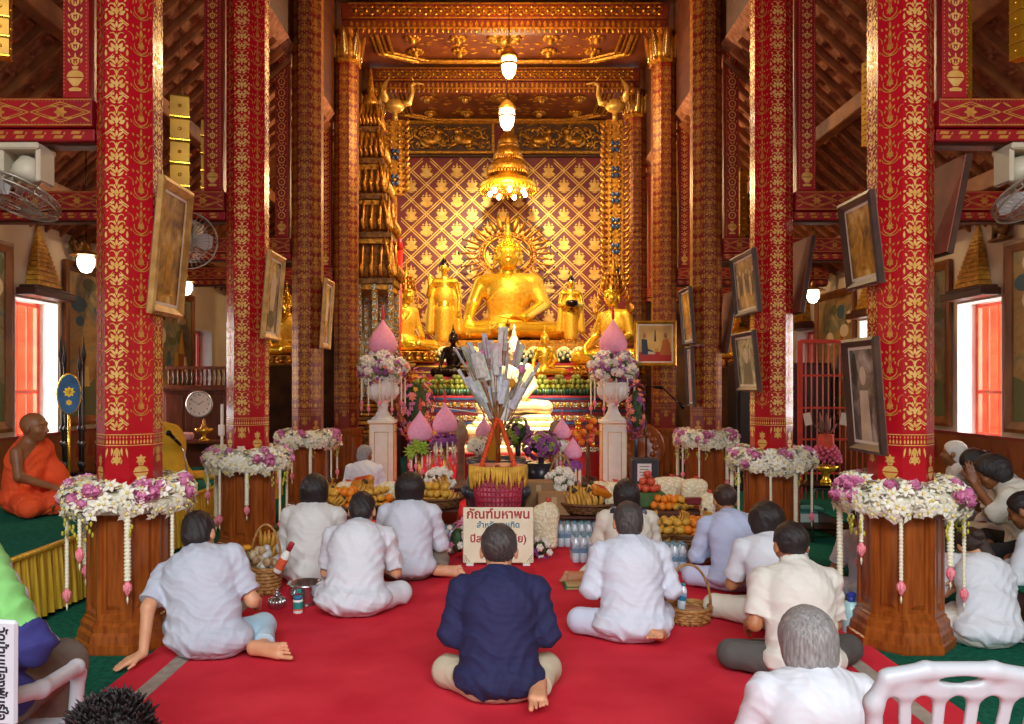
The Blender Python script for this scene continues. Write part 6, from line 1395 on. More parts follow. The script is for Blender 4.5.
for s, px, lab in ((-1, 383, 'left'), (1, 613, 'right')):
    Yp = 10.95; x = cx(px, Yp); t = thing('white_pedestal', 'white gold-lined pedestal on the %s of the offerings' % lab, 'pedestal', (x, Yp, 0))
    mb = MB(); mb.box((0, 0, .5), (.33, .33, .96), .012); mb.box((0, 0, .99), (.37, .37, .045), .008); mb.box((0, 0, .04), (.4, .4, .08), .01); mb.build('body', mat('pedestal_white', '#f6f0e2', '#ece4d2', rough=.45), t)
    mb = MB()
    for sg in (-1, 1):
        for a in (-.09, .09): mb.box((a, sg*.166, .52), (.008, .004, .66)); mb.box((sg*.166, a, .52), (.004, .008, .66))
        for z in (.19, .85): mb.box((0, sg*.166, z), (.188, .004, .008)); mb.box((sg*.166, 0, z), (.004, .188, .008))
        for a in (-.164, .164): mb.box((a, sg*.164, .52), (.008, .008, .88))
    mb.box((0, 0, .962), (.345, .345, .012)); mb.build('gold_lining', GOLD, t)
    t = thing('fluted_urn', 'white fluted urn on the %s pedestal' % lab, 'urn', (x, Yp, 1.013))
    mb = MB(); mb.lathe([(.155, 0), (.16, .02), (.13, .035), (.11, .06), (.075, .12), (.065, .17), (.08, .19), (.085, .2), (.07, .215), (.1, .24), (.17, .29), (.205, .36), (.215, .43), (.2, .475), (.225, .49), (.23, .51), (.2, .51), (.17, .44)], 32)
    for i in range(20): a = 2*PI*i/20; mb.tube([(.16*math.cos(a), .16*math.sin(a), .28), (.205*math.cos(a), .205*math.sin(a), .36), (.212*math.cos(a), .212*math.sin(a), .45)], [.012, .02, .012], 6)
    mb.build('urn_body', mat('urn_white', '#efece4', '#e2ddd2', rough=.5), t)
    t = thing('flower_arrangement', 'ball of white chrysanthemums and purple orchids in the %s urn' % lab, 'flowers', (x, Yp, 1.58))
    mb = MB(); mb.ball((0, 0, .12), (.2, .2, .16), 16, 12); mb.build('foam_core', mat('florist_green', '#5d7040'), t)
    mb = MB(); spray(mb, (0, 0, .14), .3, .22, 84, 0, .066, 'mum', seed=3+s); o = mb.build('white_chrysanthemums', MUM, t); o['kind'] = 'stuff'
    mb = MB(); spray(mb, (0, 0, .13), .34, .26, 120, 0, .04, seed=5+s); o = mb.build('purple_orchids', PURP, t); o['kind'] = 'stuff'
    mb = MB(); spray(mb, (0, 0, .13), .36, .26, 26, 0, .045, seed=8+s); o = mb.build('coral_orchids', PEACH, t); o['kind'] = 'stuff'
    mb = MB(); random.seed(s+4)
    for i in range(16): a = i*.9; d = Vector((math.cos(a), math.sin(a), random.uniform(-.3, .6))); mb.tube([d*.2+Vector((0, 0, .12)), d*.33+Vector((0, 0, .14)), d*.42+Vector((0, 0, .1))], [.01, .03, .003], 5, flat=.3)
    mb.build('leaves', GREEN, t)
    for j in range(7): a = -PI/2+(j-3)*.55; hang_strand(t, a, .3 if j % 2 else .38, False, .3, .0)
    t = thing('lotus_cone', 'pink petal cone with a red tip on top of the %s urn flowers' % lab, 'offering', (x, Yp, 1.93)); cone_mesh(1.05).build('petal_cone', PINKC, t); tip_mesh(1.05).build('tip', REDT, t)

# low tables that carry the heaps
CLO = mat('table_cloth_dark', '#5c2a1c', '#44200f', rough=.8, scale=5, bump=.1)
def low_table(label, xa, xb, ya, yb, h_):
    t = thing('offering_table', label, 'table', ((xa+xb)/2, (ya+yb)/2, .013)); w, d = xb-xa, yb-ya
    mb = MB(); mb.box((0, 0, h_-.02), (w, d, .04), .008); mb.build('top', CLO, t)
    for sx in (-1, 1):
        for sy in (-1, 1): mb = MB(); mb.box((sx*(w/2-.05), sy*(d/2-.05), (h_-.04)/2), (.06, .06, h_-.04), .006); mb.build('leg', WOODD, t)
low_table('low table under the fruit behind the three worshippers on the left', -1.62, -.52, 6.75, 7.5, .38)
low_table('low table under the rice bags on the right', .92, 1.86, 7.15, 7.85, .33)
low_table('dark low table in the middle before the altar, carrying the pink cone offerings', -.95, .98, 8.5, 9.3, .38)

# flower stands with pink cones
def cone_stand(label, px, py, Y, k, kind, z0=.393):
    top = P(px, py, Y); t = thing('cone_offering', label, 'offering', (top.x, Y, z0)); hz = top.z-z0
    mb = MB(); mb.lathe([(.09, 0), (.1, .02), (.03, .05), (.022, .12), (.022, max(.14, hz-.1))], 14); mb.build('stand', [BRASS], t)
    ms = {'purple': (PURP, None), 'lime': (LIME, PURP), 'grey': (ORCH, PURP)}[kind]
    mb = MB(); spray(mb, (0, 0, hz-.08), .17*k, .1*k, 90, 0, .042, seed=int(px)); o = mb.build('blossoms', ms[0] if kind != 'lime' else PURP, t); o['kind'] = 'stuff'
    if kind == 'lime':
        for a in (-2.2, -1.2, -1.7):
            mb = MB(); c_ = Vector((.15*math.cos(a), .15*math.sin(a), hz-.1+.05*math.sin(a*3))); mb.ball(c_, .035, 8, 6)
            for i in range(10): d = Vector((math.cos(i*.63), -.3, math.sin(i*.63))); mb.tube([c_, c_+d*.05, c_+d*.085], [.02, .026, .004], 5, flat=.4)
            mb.build('lime_flower', LIME, t)
    for j in range(6): a = -PI/2+(j-2.5)*.6; hang_strand(t, a, (.14, .2)[j % 2], False, .15*k, hz-.1)
    c_ = cone_mesh(k).build('petal_cone', PINKC, t, (0, 0, hz)); tip_mesh(k).build('tip', REDT, t, (0, 0, hz))
cone_stand('pink cone with lime green flowers below, leftmost of the cone offerings', 420, 440, 8.75, .74, 'lime')
cone_stand('pink cone on purple orchids, second from the left among the cone offerings', 445, 432, 9.05, .76, 'purple')
cone_stand('smaller pink cone on grey-white blossoms left of the banknote tree', 484, 437, 8.8, .5, 'grey')
cone_stand('pink cone on white blossoms, upper one right of the banknote tree', 562, 438, 8.9, .52, 'grey')
cone_stand('pink cone above purple orchids, lower right one of the cone offerings', 573, 458, 8.65, .52, 'purple')

# bushes of flowers
def bush(label, px, py, Y, r, rz, parts, z0, k=1., seed=1, pot=True):
    c = P(px, py, Y); t = thing('flower_arrangement', label, 'flowers', (c.x, Y, z0)); z = c.z-z0
    if pot: mb = MB(); mb.lathe([(.1, 0), (.12, .02), (.15, max(.1, min(.25, z-rz))), (.13, max(.1, min(.25, z-rz)))], 16); mb.tube([(0, 0, .1), (0, 0, z)], .03, 6); mb.build('pot', mat('dark_pot', '#2a2a32', rough=.3), t)
    mb = MB(); mb.ball((0, 0, z), (r*.6, r*.6, rz*.66), 14, 10); mb.build('foliage', mat('bush_leaf', '#3c5a28', '#22381a', rough=.6, scale=20), t)
    for i, (nm, m, n, s_, kd) in enumerate(parts): mb = MB(); spray(mb, (0, 0, z), r, rz, n, 0, s_, kd, seed=seed+i*7); o = mb.build(nm, m, t); o['kind'] = 'stuff'
bush('tall mixed bush of coral, yellow and pink flowers beside the left urn', 415, 405, 11.2, .26, .5, [('coral_flowers', PEACH, 90, .05, 'orchid'), ('yellow_flowers', YELF, 40, .055, 'orchid'), ('pink_flowers', PINKR, 80, .045, 'orchid')], 0, seed=2)
bush('thin bush of pink and purple flowers beside the right urn', 636, 410, 10.6, .13, .4, [('pink_flowers', PEACH, 50, .045, 'orchid'), ('purple_flowers', PURP, 40, .045, 'orchid')], 0, seed=12)
bush('purple orchid spray with lime heads right of the banknote tree', 541, 445, 8.7, .2, .16, [('purple_orchids', PURP, 110, .045, 'orchid'), ('lime_flowers', LIME, 24, .05, 'orchid')], .393, seed=4)
bush('green and purple spray just behind the red basket', 518, 432, 8.95, .14, .16, [('lime_flowers', LIME, 60, .05, 'orchid'), ('purple_orchids', PURP, 40, .04, 'orchid')], .393, seed=9)
bush('grey-white blossom mound left of the incense jar', 482, 446, 8.62, .17, .09, [('pale_blossoms', ORCH, 110, .04, 'orchid')], .393, seed=10)
bush('lavender and white blossom mound beside the sign board on the left', 458, 540, 6.75, .1, .155, [('white_blossoms', MUM, 10, .03, 'mum'), ('pink_blossoms', PINKR, 14, .03, 'orchid')], .013, pot=False, seed=3)
bush('small mixed bouquet on the carpet right of the sign board', 540, 548, 6.85, .1, .09, [('white_blossoms', MUM, 9, .03, 'mum'), ('purple_blossoms', PURP, 16, .03, 'orchid')], .013, pot=False, seed=5)
t = thing('lotus_cone', 'pink petal cone standing on the carpet against the left side of the sign board', 'offering', (cx(462, 6.8), 6.9, .12)); cone_mesh(.55).build('petal_cone', PINKC, t); tip_mesh(.55).build('tip', REDT, t)
def basket_mesh(r, h_, flare=1.25, n=26, rows=6, handle=0., hw=None):
    mb = MB()
    mb.lathe([(r*.9, .0), (r, .004), (r*1.0, .01)], n)
    for j in range(rows):
        z = .012+(h_-.015)*j/rows; rr = r*(1+(flare-1)*j/rows); pts = [((rr+.005*(-1)**(i+j))*math.cos(2*PI*i/n), (rr+.005*(-1)**(i+j))*math.sin(2*PI*i/n), z+h_/rows*.5) for i in range(n+1)]
        mb.tube(pts, h_/rows*.52, 6)
    for i in range(n): a = 2*PI*i/n; mb.tube([(r*math.cos(a), r*math.sin(a), .005), (r*flare*math.cos(a), r*flare*math.sin(a), h_)], .006, 5)
    rr = r*flare; mb.tube([(rr*math.cos(2*PI*i/n), rr*math.sin(2*PI*i/n), h_) for i in range(n+1)], .013, 6)
    return mb
WICK = mat('wicker', '#b8874a', '#8a5c2a', rough=.6, scale=30, bump=.2, bscale=90); WICKD = mat('dark_wicker', '#7a4f24', '#553414', rough=.6, scale=30, bump=.2, bscale=90)
def flower_basket(label, px, py, Y, z0):
    c = P(px, py, Y); t = thing('flower_basket', label, 'basket', (c.x, Y, z0)); basket_mesh(.1, .12, 1.3).build('wicker', WICK, t)
    mb = MB(); mb.tube([(.13*math.cos(a), 0, .12+.34*math.sin(a)) for a in np.linspace(0, PI, 16)], .011, 6); mb.build('handle', WICK, t)
    mb = MB(); mb.ball((0, 0, .17), (.13, .11, .12), 12, 8, 1); spray(mb, (0, 0, .18), .15, .14, 60, 0, .038, 'mum', seed=int(px)); o = mb.build('white_blossoms', [MUM, MATS['bush_leaf']], t); o['kind'] = 'stuff'
flower_basket('hooped wicker basket of white blossoms left of the incense jar', 440, 500, 8.2, .31); flower_basket('hooped wicker basket of white blossoms right of the boxes', 561, 500, 8.3, .3)
for px, Y in ((440, 8.2), (561, 8.3)):
    mb = MB(); mb.box((0, 0, .148), (.36, .3, .296), .01); mb.box((0, -.151, .2), (.06, .003, .2), m=1)
    tag(mb.build('carton', [mat('carton_brown', '#a07850', '#8c6640', rough=.8, scale=4), mat('carton_tape', '#b8986c', rough=.4)], None, (cx(px, Y), Y, .013)), 'brown carton under the hooped flower basket on the %s' % ('left' if px < 500 else 'right'), 'box')
for (px, Y, w, d, h_, z, lab) in ((553, 7.55, .30, .26, .46, .013, 'tall brown carton right of the red basket'), (538, 8.0, .3, .26, .52, .013, 'brown carton behind the tall carton near the banknote tree')):
    mb = MB(); mb.box((0, 0, h_/2), (w, d, h_), .008); mb.box((0, -d/2-.001, h_*.7), (.05, .003, h_*.5), m=1); tag(mb.build('carton', [MATS['carton_brown'], MATS['carton_tape']], None, (cx(px, Y), Y, z)), lab, 'box')
# incense jar
t = thing('incense_jar', 'large dark glazed incense jar behind the red basket', 'jar', (cx(496, 7.75), 7.75, .013))
mb = MB(); mb.lathe([(.16, 0), (.2, .04), (.27, .2), (.3, .4), (.28, .58), (.25, .66), (.27, .7), (.29, .73), (.29, .77), (.25, .77), (.23, .7)], 32); mb.lathe([(.24, .73), (.0, .735)], 24, m=1)
for i in range(16): a = 2*PI*i/16; mb.ball((.292*math.cos(a), .292*math.sin(a), .45), (.05, .05, .06), 8, 6)
mb.build('jar_body', [mat('grey_glaze', '#4c4e56', '#33353c', rough=.25, scale=10), mat('ash', '#b8a890', rough=.9)], t)
mb = MB(); mb.lathe([(.05, .73), (.055, 1.0), (.05, 1.02)], 12, (-.03, -.05, 0)); mb.build('candle', mat('yellow_wax', '#d8941c', rough=.4, sss=.2), t)

# sign board with Thai lettering
ys = 6.56; a, b = P(463, 566, ys), P(533.5, 508, ys); w, h_ = b.x-a.x, b.z-.03
t = thing('sign_board', 'cream sign board with Thai lettering standing on the red carpet', 'sign', ((a.x+b.x)/2, ys, .013), (-.06, 0, 0))
mb = MB(); mb.box((0, 0, .02+h_/2), (w, .018, h_), .006); mb.build('board', mat('sign_cream', '#efe6c8', '#e6dab8', rough=.6), t)
for sx in (-1, 1): mb = MB(); mb.box((sx*w*.4, .01, .01), (.06, .1, .02), .004); mb.build('foot', WHITE, t)
MT = lambda x, z: Matrix.Translation((x, -.0095, .02+z)) @ MX
sr, st, sk = mat('sign_red', '#a8242c', rough=.6), mat('sign_teal', '#2a7c94', rough=.6), mat('sign_black', '#22222a', rough=.6)
letters('กัณฑ์มหาพน', .104, sr, t, MT(0, h_*.87)); letters('สำหรับคนเกิด', .066, st, t, MT(0, h_*.68)); letters('ปีสะง้า(มะเมีย)', .084, sr, t, MT(0, h_*.43)); letters('มี ๘๐ คาถา', .072, sk, t, MT(0, h_*.17))
mb = MB()
for sx in (-1, 1):
    for q in range(3): mb.tube([(sx*(w/2-.015-.02*q), -.0095, .03), (sx*(w/2-.012), -.0095, .03+.02*q+.015)], .002, 4)
mb.build('corner_flourish', sk, t)
# red basket with yellow fringe, orange garland tripod, banknote tree
yb_ = 6.86; zb = H-(515-HY)*yb_/F
mb = MB(); mb.box((0, 0, zb/2-.007), (.42, .3, zb-.014), .008); tag(mb.build('basket_stool', WOODD, None, (cx(498, yb_), yb_, .013)), 'small dark stool behind the sign board, under the red basket', 'stool')
t = thing('red_basket', 'red plastic lattice basket with a golden yellow fringe, above the sign board', 'basket', (cx(498, yb_), yb_, zb))
mb = MB(); n = 34
mb.lathe([(.165, 0), (.185, .004), (.188, .03), (.18, .03)], n, sy=.8)
for i in range(n): c_, s_ = math.cos(2*PI*i/n), math.sin(2*PI*i/n)*.8; mb.tube([(.186*c_, .186*s_, .02), (.218*c_, .218*s_, .40)], .007, 5)
for j in range(9): z = .05+j*.042; rr = .188+.03*j/9; mb.tube([(rr*math.cos(2*PI*i/n), .8*rr*math.sin(2*PI*i/n), z) for i in range(n+1)], .007, 5)
mb.lathe([(.214, .39), (.232, .395), (.232, .43), (.212, .43)], n, sy=.8); mb.build('lattice', mat('basket_red', '#b82e46', '#a0243a', rough=.4), t)
mb = MB(); mb.lathe([(.16, .03), (.2, .2), (.205, .4), (.0, .41)], 20, sy=.78); mb.build('contents', mat('basket_contents', '#a04050', '#d87888', rough=.7, scale=12), t)
mb = MB(); random.seed(6)
for i in range(70):
    a = 2*PI*i/70; L = random.uniform(.1, .2); r0 = .24; tw = random.uniform(-.08, .08); pts = [(r0*math.cos(a+tw*q/3), .82*r0*math.sin(a+tw*q/3)-.0, .43-L*q/3) for q in range(4)]
    mb.tube(pts, [.012, .016, .013, .006], 5, flat=.4)
mb.build('yellow_fringe', mat('fringe_yellow', '#e8b840', '#c8902a', rough=.6, scale=14), t)
for i in range(4):
    a = PI/4+i*PI/2; mb = MB(); p0 = Vector((.2*math.cos(a), .16*math.sin(a), .43)); p1 = Vector((.02*math.cos(a), .02*math.sin(a), .82))
    for q in range(16): mb.ball(p0.lerp(p1, q/15), (.021, .021, .02), 8, 6)
    mb.build('orange_garland_leg', mat('marigold', '#ec5a1c', '#d8440e', rough=.7, scale=60, bump=.5, bscale=150), t)
t = thing('banknote_tree', 'fan of sticks holding folded banknotes, rising from the red basket', 'money tree', (cx(498, yb_), yb_, zb+.43)); ztop = P(498, 330, yb_).z-(zb+.43)
mb = MB(); mb.tube([(0, 0, .02), (0, 0, .75)], [.022, .014], 8)
mb.build('trunk', WOOD, t); NOTE = [mat('note%d' % i, c, c2, rough=.6, scale=30) for i, (c, c2) in enumerate((('#f0ece2', '#ccd0cc'), ('#e6e8ee', '#c0c6d2'), ('#ece6dc', '#c4bcae'), ('#e4ccc8', '#c8a8a8'), ('#e4ead8', '#c0ccba')))]
random.seed(12)
for i in range(64):
    a = random.uniform(-.66, .66); y = random.uniform(-.16, .16); L = random.uniform(.38, 1.0)*(ztop-.25-.25*abs(a)); b0 = Vector((0, 0, .2+random.uniform(0, .12)))
    d = Vector((math.sin(a)*.8, y, math.cos(a))).normalized(); e = b0+d*L
    st_ = MB(); st_.tube([b0, e], .0035, 5); so = st_.build('stick', WICK, t)
    M = Matrix.Translation(e) @ d.to_track_quat('Z', 'Y').to_matrix().to_4x4() @ Matrix.Rotation(random.uniform(-.7, .7), 4, 'Z'); k_ = random.uniform(1.3, 1.75)
    nb_ = MB(); vs = [(-.034*k_, .012, -.12*k_), (0, -.004, -.12*k_), (.034*k_, .012, -.12*k_), (-.034*k_, .012, .03), (0, -.004, .03), (.034*k_, .012, .03)]; vs += [(x, y_+.0025, z) for x, y_, z in vs]
    nb_.add(vs, [(0, 1, 4, 3), (1, 2, 5, 4), (6, 9, 10, 7), (7, 10, 11, 8), (0, 3, 9, 6), (2, 8, 11, 5), (3, 4, 10, 9), (4, 5, 11, 10), (0, 6, 7, 1), (1, 7, 8, 2)], 0, False, M)
    nb_.add([(-.012, -.0015, -.08), (.012, -.0015, -.08), (.012, -.0015, -.02), (-.012, -.0015, -.02)], [(0, 1, 2, 3)], 1, False, M)
    nb_.build('banknote', [NOTE[i % 5], NOTE[(i+3) % 5]], so)
for i, (dx, dz) in enumerate(((-.14, .95), (.12, .7), (.2, .82))): mb = MB(); mb.tube([(0, -.05, .1), (dx, -.06, dz)], .004, 5); mb.ball((dx, -.06, dz), (.03, .02, .04), 8, 6, m=1); mb.build('flower_stick', [WICK, (PINKR, YELF, PINKR)[i]], t)

# fruit
ORNG = mat('orange_fruit', '#ee8a1c', '#dd6f10', rough=.45, scale=6, bump=.15, bscale=120); BAN = mat('banana_yellow', '#d8a040', '#b07c2c', rough=.5, scale=9); BANT = mat('banana_tip', '#4a3a1c', rough=.7); APP = mat('apple_red', '#c83a34', '#d8683c', rough=.3, scale=7)
mb = MB(); mb.ball((0, 0, .036), (.038, .038, .036), 14, 10); mb.lathe([(.006, .068), (.004, .073)], 6, m=1); ORM = mb.mesh('orange', [ORNG, GREEN])
mb = MB(); mb.lathe([(.004, .004), (.02, .0), (.036, .022), (.04, .045), (.03, .066), (.012, .068), (.003, .06)], 14); mb.tube([(0, 0, .06), (.005, 0, .085)], .003, 5, m=1); APM = mb.mesh('apple', [APP, WOODD])
def banana_mesh(n, seed):
    random.seed(seed); mb = MB()
    for i in range(n):
        u = (i-(n-1)/2); a = u*.27; row = i % 2
        pts = []; rs = []
        for q in range(7):
            tq = q/6; ph = -1.0+2.0*tq; rr = .10
            pts.append((u*.026+math.sin(a)*.04*tq, -.085*math.cos(ph)+.05-row*.03, .09+rr*math.sin(ph)*.85)); rs.append((.006, .014, .017, .018, .017, .012, .005)[q])
        mb.tube(pts, rs, 7); mb.tube([pts[0], Vector(pts[0])+Vector((0, .01, -.008))], [.007, .005], 6, m=1)
    mb.tube([(0, .02, .175), (0, .04, .205)], [.03, .014], 8, m=1)
    return mb.mesh('banana_bunch', [BAN, BANT])
BANM = [banana_mesh(n, n) for n in (7, 8, 6)]
def put(me, nm, label, cat, loc, rot, group, sc=None): o = place(nm, me, None, loc, rot); tag(o, label, cat, group); 
def tray(label, px, Y, z, r, h_=.09, dark=True):
    t = thing('fruit_tray', label, 'basket', (cx(px, Y), Y, z)); basket_mesh(r, h_, 1.2, 30, 4).build('wicker', WICKD if dark else WICK, t)
def heap(me, nm, label, cat, px, Y, z, r, n, size, group, seed=1, tilt=True):
    random.seed(seed); x = cx(px, Y); k = 0
    for lay in range(7):
        rr = r-size*.5-lay*size*.5
        if rr < -size*.25 or k >= n: break
        pts = [(0, 0)] if lay % 2 == 0 else []; ring = size if lay % 2 == 0 else size*.55
        while ring <= max(rr, 0)+.001: m_ = max(3, int(2*PI*ring/size)); pts += [(ring*math.cos(2*PI*i/m_+lay), ring*math.sin(2*PI*i/m_+lay)) for i in range(m_)]; ring += size
        for a_, b_ in pts:
            if k >= n: break
            put(me if not isinstance(me, list) else me[k % len(me)], nm, label, cat, (x+a_, Y+b_*.92, z+lay*size*(.8 if size < .1 else .38)), (random.uniform(-.3, .3) if tilt else 0, random.uniform(-.3, .3) if tilt else 0, random.uniform(-.5, .5) if size > .1 else random.uniform(0, 6)), group); k += 1
    return
    lay = 0
    while k < n:
        rr = r-lay*size*.62; m_ = max(1, int(2*PI*max(rr-size*.5, .001)/size*.75)+ (int(rr/size)))
        for i in range(min(m_, n-k)):
            a = i*2.399+lay; q = max(0, rr-size*.5)*math.sqrt((i+.6)/m_); put(me if not isinstance(me, list) else me[k % len(me)], nm, label, cat, (x+q*math.cos(a), Y+q*math.sin(a)*.9, z+lay*size*.78+random.uniform(0, .006)), (random.uniform(-.3, .3) if tilt else 0, random.uniform(-.3, .3) if tilt else 0, random.uniform(0, 6)), group); k += 1
        lay += 1
        if lay > 6: break
TZ = .345; TL = .395
MGM = MB(); MGM.ball((0, 0, .032), (.045, .034, .032), 10, 8); MGM.tube([(.04, 0, .034), (.05, 0, .036)], .004, 5, m=1); MGM = MGM.mesh('mango', [mat('mango_skin', '#e0a83c', '#b88a2c', rough=.45, scale=8), WOODD])
def mound(place_, px, Y, z, rx, ry, hz, n, seed, kinds=('o', 'm', 'b')):
    """a heap of mixed fruit: every fruit its own object"""
    random.seed(seed); x = cx(px, Y); pts = []; size = .077; lay = 0
    while lay*size*.78 < hz+.01:
        f = math.sqrt(max(0., 1-(lay*size*.78/(hz+.06))**2)); off = (lay % 2)*size*.5
        for i in range(-8, 9):
            for j in range(-8, 9):
                a_, b_ = i*size+off+(j % 2)*size*.5, j*size*.87+off*.6
                if (a_/(rx*f))**2+(b_/(ry*f))**2 <= 1: pts.append((b_, a_, lay*size*.78))
        lay += 1
    pts.sort(key=lambda q: q[0]-q[2]*.8); pts = pts[:n]
    for k, (b_, a_, c_) in enumerate(pts):
        kd = kinds[0] if math.sin(a_*17+seed)+.4*math.sin(b_*31) > 0 else kinds[1]
        if 'b' in kinds and k % 9 == 4: kd = 'b'
        me, nm, cat = {'o': (ORM, 'orange', 'orange'), 'm': (MGM, 'mango', 'mango'), 'b': (BANM[k % 3], 'banana_bunch', 'bananas')}[kd]
        o = place(nm, me, None, (x+a_, Y+b_, z+c_+(.02 if kd == 'b' else 0)), (random.uniform(-.4, .4), random.uniform(-.4, .4), random.uniform(0, 6.3))); o.scale = (.62,)*3 if kd == 'b' else (1, 1, 1)
        tag(o, {'o': 'orange', 'm': 'yellow mango', 'b': 'banana bunch'}[kd]+' in the heap '+place_, cat, {'o': 'oranges', 'm': 'mangoes', 'b': 'banana bunches'}[kd]+' in the heap '+place_)
tray('wide woven tray under the fruit heap behind the bowed person in white', 352, 7.1, TL, .32, .06)
mound('behind the bowed person in white, on the left', 352, 7.08, TL+.02, .40, .30, .17, 76, 1)
tray('round tray of yellow fruit behind the full black bob, left', 436, 7.35, TL-.02, .2); mound('on the round tray behind the full black bob', 434, 7.35, TL+.02, .2, .17, .12, 34, 3, ('m', 'm', 'b'))
tray('flat wicker tray of bananas left of the white blouse', 272, 6.55, .013, .17, dark=False); heap(BANM, 'banana_bunch', 'banana bunch on the flat tray left of the white blouse', 'bananas', 272, 6.55, .05, .17, 7, .13, 'bananas left of the white blouse', 5)
tray('broad dark tray of bananas on the right, before the cartons', 588, 7.55, .30, .24); heap(BANM, 'banana_bunch', 'banana bunch on the broad dark tray on the right', 'bananas', 584, 7.52, .33, .22, 10, .13, 'bananas on the broad right tray', 6)
for px, lab in ((690, 'left of the man in pale blue'), (652, 'right of the grey-haired woman')):
    tag(MB().box((0, 0, .06), (.36, .3, .12), .01).build('carton', MATS['carton_brown'], None, (cx(px, 6.72), 6.74, .013)), 'flat carton under the fruit basket '+lab, 'box')
tray('dark round fruit basket left of the man in pale blue', 690, 6.72, .135, .165, .12); mound('in the dark basket left of the man in pale blue', 690, 6.72, .2, .19, .17, .16, 60, 7)
tray('dark round fruit basket right of the grey-haired woman', 652, 6.72, .135, .16, .12); mound('in the dark basket right of the grey-haired woman', 652, 6.72, .2, .18, .16, .13, 44, 8, ('m', 'm', 'b'))
mound('at the back of the right table, beside the green crate', 672, 7.4, TZ, .16, .12, .1, 22, 9, ('o', 'm'))
mb = MB(); mb.box((0, 0, .07), (.3, .2, .14), .012)
for i in range(9): mb.box((-.12+i*.03, -.102, .07), (.012, .006, .1))
tag(mb.build('apple_crate', mat('crate_green', '#4a6a34', '#36501f', rough=.5), None, (cx(648, 7.55), 7.55, TZ)), 'small green crate holding red apples on the right table', 'crate'); heap(APM, 'apple', 'red apple on the small green crate', 'apple', 648, 7.55, TZ+.14, .13, 12, .08, 'apples on the green crate', 3)
# puffed-rice sacks
PUFF = mat('puffed_rice', '#faf0d8', '#e0cca0', rough=.8, scale=42, kind='voronoi', lo=.1, hi=.7, bump=1., bscale=42); TIE = mat('sack_tie', '#c0402c', rough=.6)
def sack(label, px, py, Y, w, d, h_, yaw=0, z=None):
    c = P(px, py, Y); z = c.z if z is None else z; t = thing('puffed_rice_bag', label, 'bag', (c.x, Y, z), yaw)
    S = Solid(); S.box((0, 0, h_*.46), (w*.86, d*.86, h_*.8), rr=min(w, d, h_)*.3, k=.05); S.ell((w*.1, 0, h_*.75), (w*.36, d*.4, h_*.26), None, .05); S.ell((-w*.2, 0, h_*.62), (w*.28, d*.42, h_*.3), None, .05); S.cut((0, 0, 0), (0, 0, -1))
    V, Q = S.surf(.0085, wr=[(1, .4, .6, 95, .006), (.3, 1, -.5, 130, .005), (.7, -.6, 1, 170, .004)]); place('bag', qmesh('bag', V, Q, PUFF), t)
    mb = MB(); mb.tube([(w*.1, 0, h_*.96), (w*.12, 0, h_*1.08)], [.012, .03], 8); mb.build('tied_top', [TIE], t)
sack('clear bag of cream puffed rice on the left table below the elderly person', 346, 500, 7.42, .2, .16, .2, z=TL)
sack('clear bag of cream puffed rice on the right end of the left table', 392, 500, 7.42, .3, .16, .2, .2, z=TL)
sack('clear bag of cream puffed rice lying left of the white blouse', 292, 530, 6.95, .22, .16, .16, z=.013)
sack('tall clear bag of puffed rice on the carpet right of the sign board', 545, 548, 7.1, .26, .16, .44, z=.013)
sack('clear bag of puffed rice on the broad banana tray', 613, 505, 7.45, .18, .16, .26, z=.33)
sack('small clear bag of puffed rice on the cartons, left of the right pedestal', 602, 475, 8.15, .3, .2, .12, .1, z=.38)
sack('long clear bag of puffed rice at the back of the right table', 667, 495, 7.72, .42, .2, .26, z=TZ)
sack('clear bag of puffed rice beside the oranges, left of the man in pale blue', 694, 515, 7.4, .26, .16, .24, .1, z=TZ+.04)
sack('narrow clear bag of puffed rice just behind the head of the man in pale blue', 708, 525, 7.0, .13, .12, .3, z=.25)
mb = MB(); mb.box((0, 0, .12), (.3, .24, .24), .01); tag(mb.build('carton', MATS['carton_brown'], None, (cx(708, 7.0), 7.0, .013)), 'brown carton under the narrow rice bag behind the man in pale blue', 'box')
mb = MB(); mb.box((0, 0, .175), (.36, .26, .35), .01); tag(mb.build('carton', MATS['carton_brown'], None, (cx(602, 8.15), 8.15, .013)), 'brown carton under the small rice bag, left of the right pedestal', 'box')
for px, Y, z, lab, r_ in ((600, 7.42, .47, 'on the broad right banana tray', .3), (364, 7.3, .57, 'on the fruit heap below the elderly person', -.2)):
    mb = MB(); mb.box((0, 0, .04), (.2, .13, .08), .02); mb.box((0, 0, .082), (.1, .05, .004), m=1); tag(mb.build('snack_box', [mat('amber_box', '#d07a1c', '#b86010', rough=.35, scale=5), TIE], None, (cx(px, Y), Y, z), (.35, r_, r_)), 'amber snack packet lying '+lab, 'packet')
mb = MB(); mb.box((0, 0, .03), (.16, .1, .06), .01); tag(mb.build('maroon_packet', mat('maroon', '#6e1c24', rough=.35), None, (cx(694, 7.05), 7.02, TZ+.1)), 'small maroon packet in front of the rice bag by the oranges', 'packet')

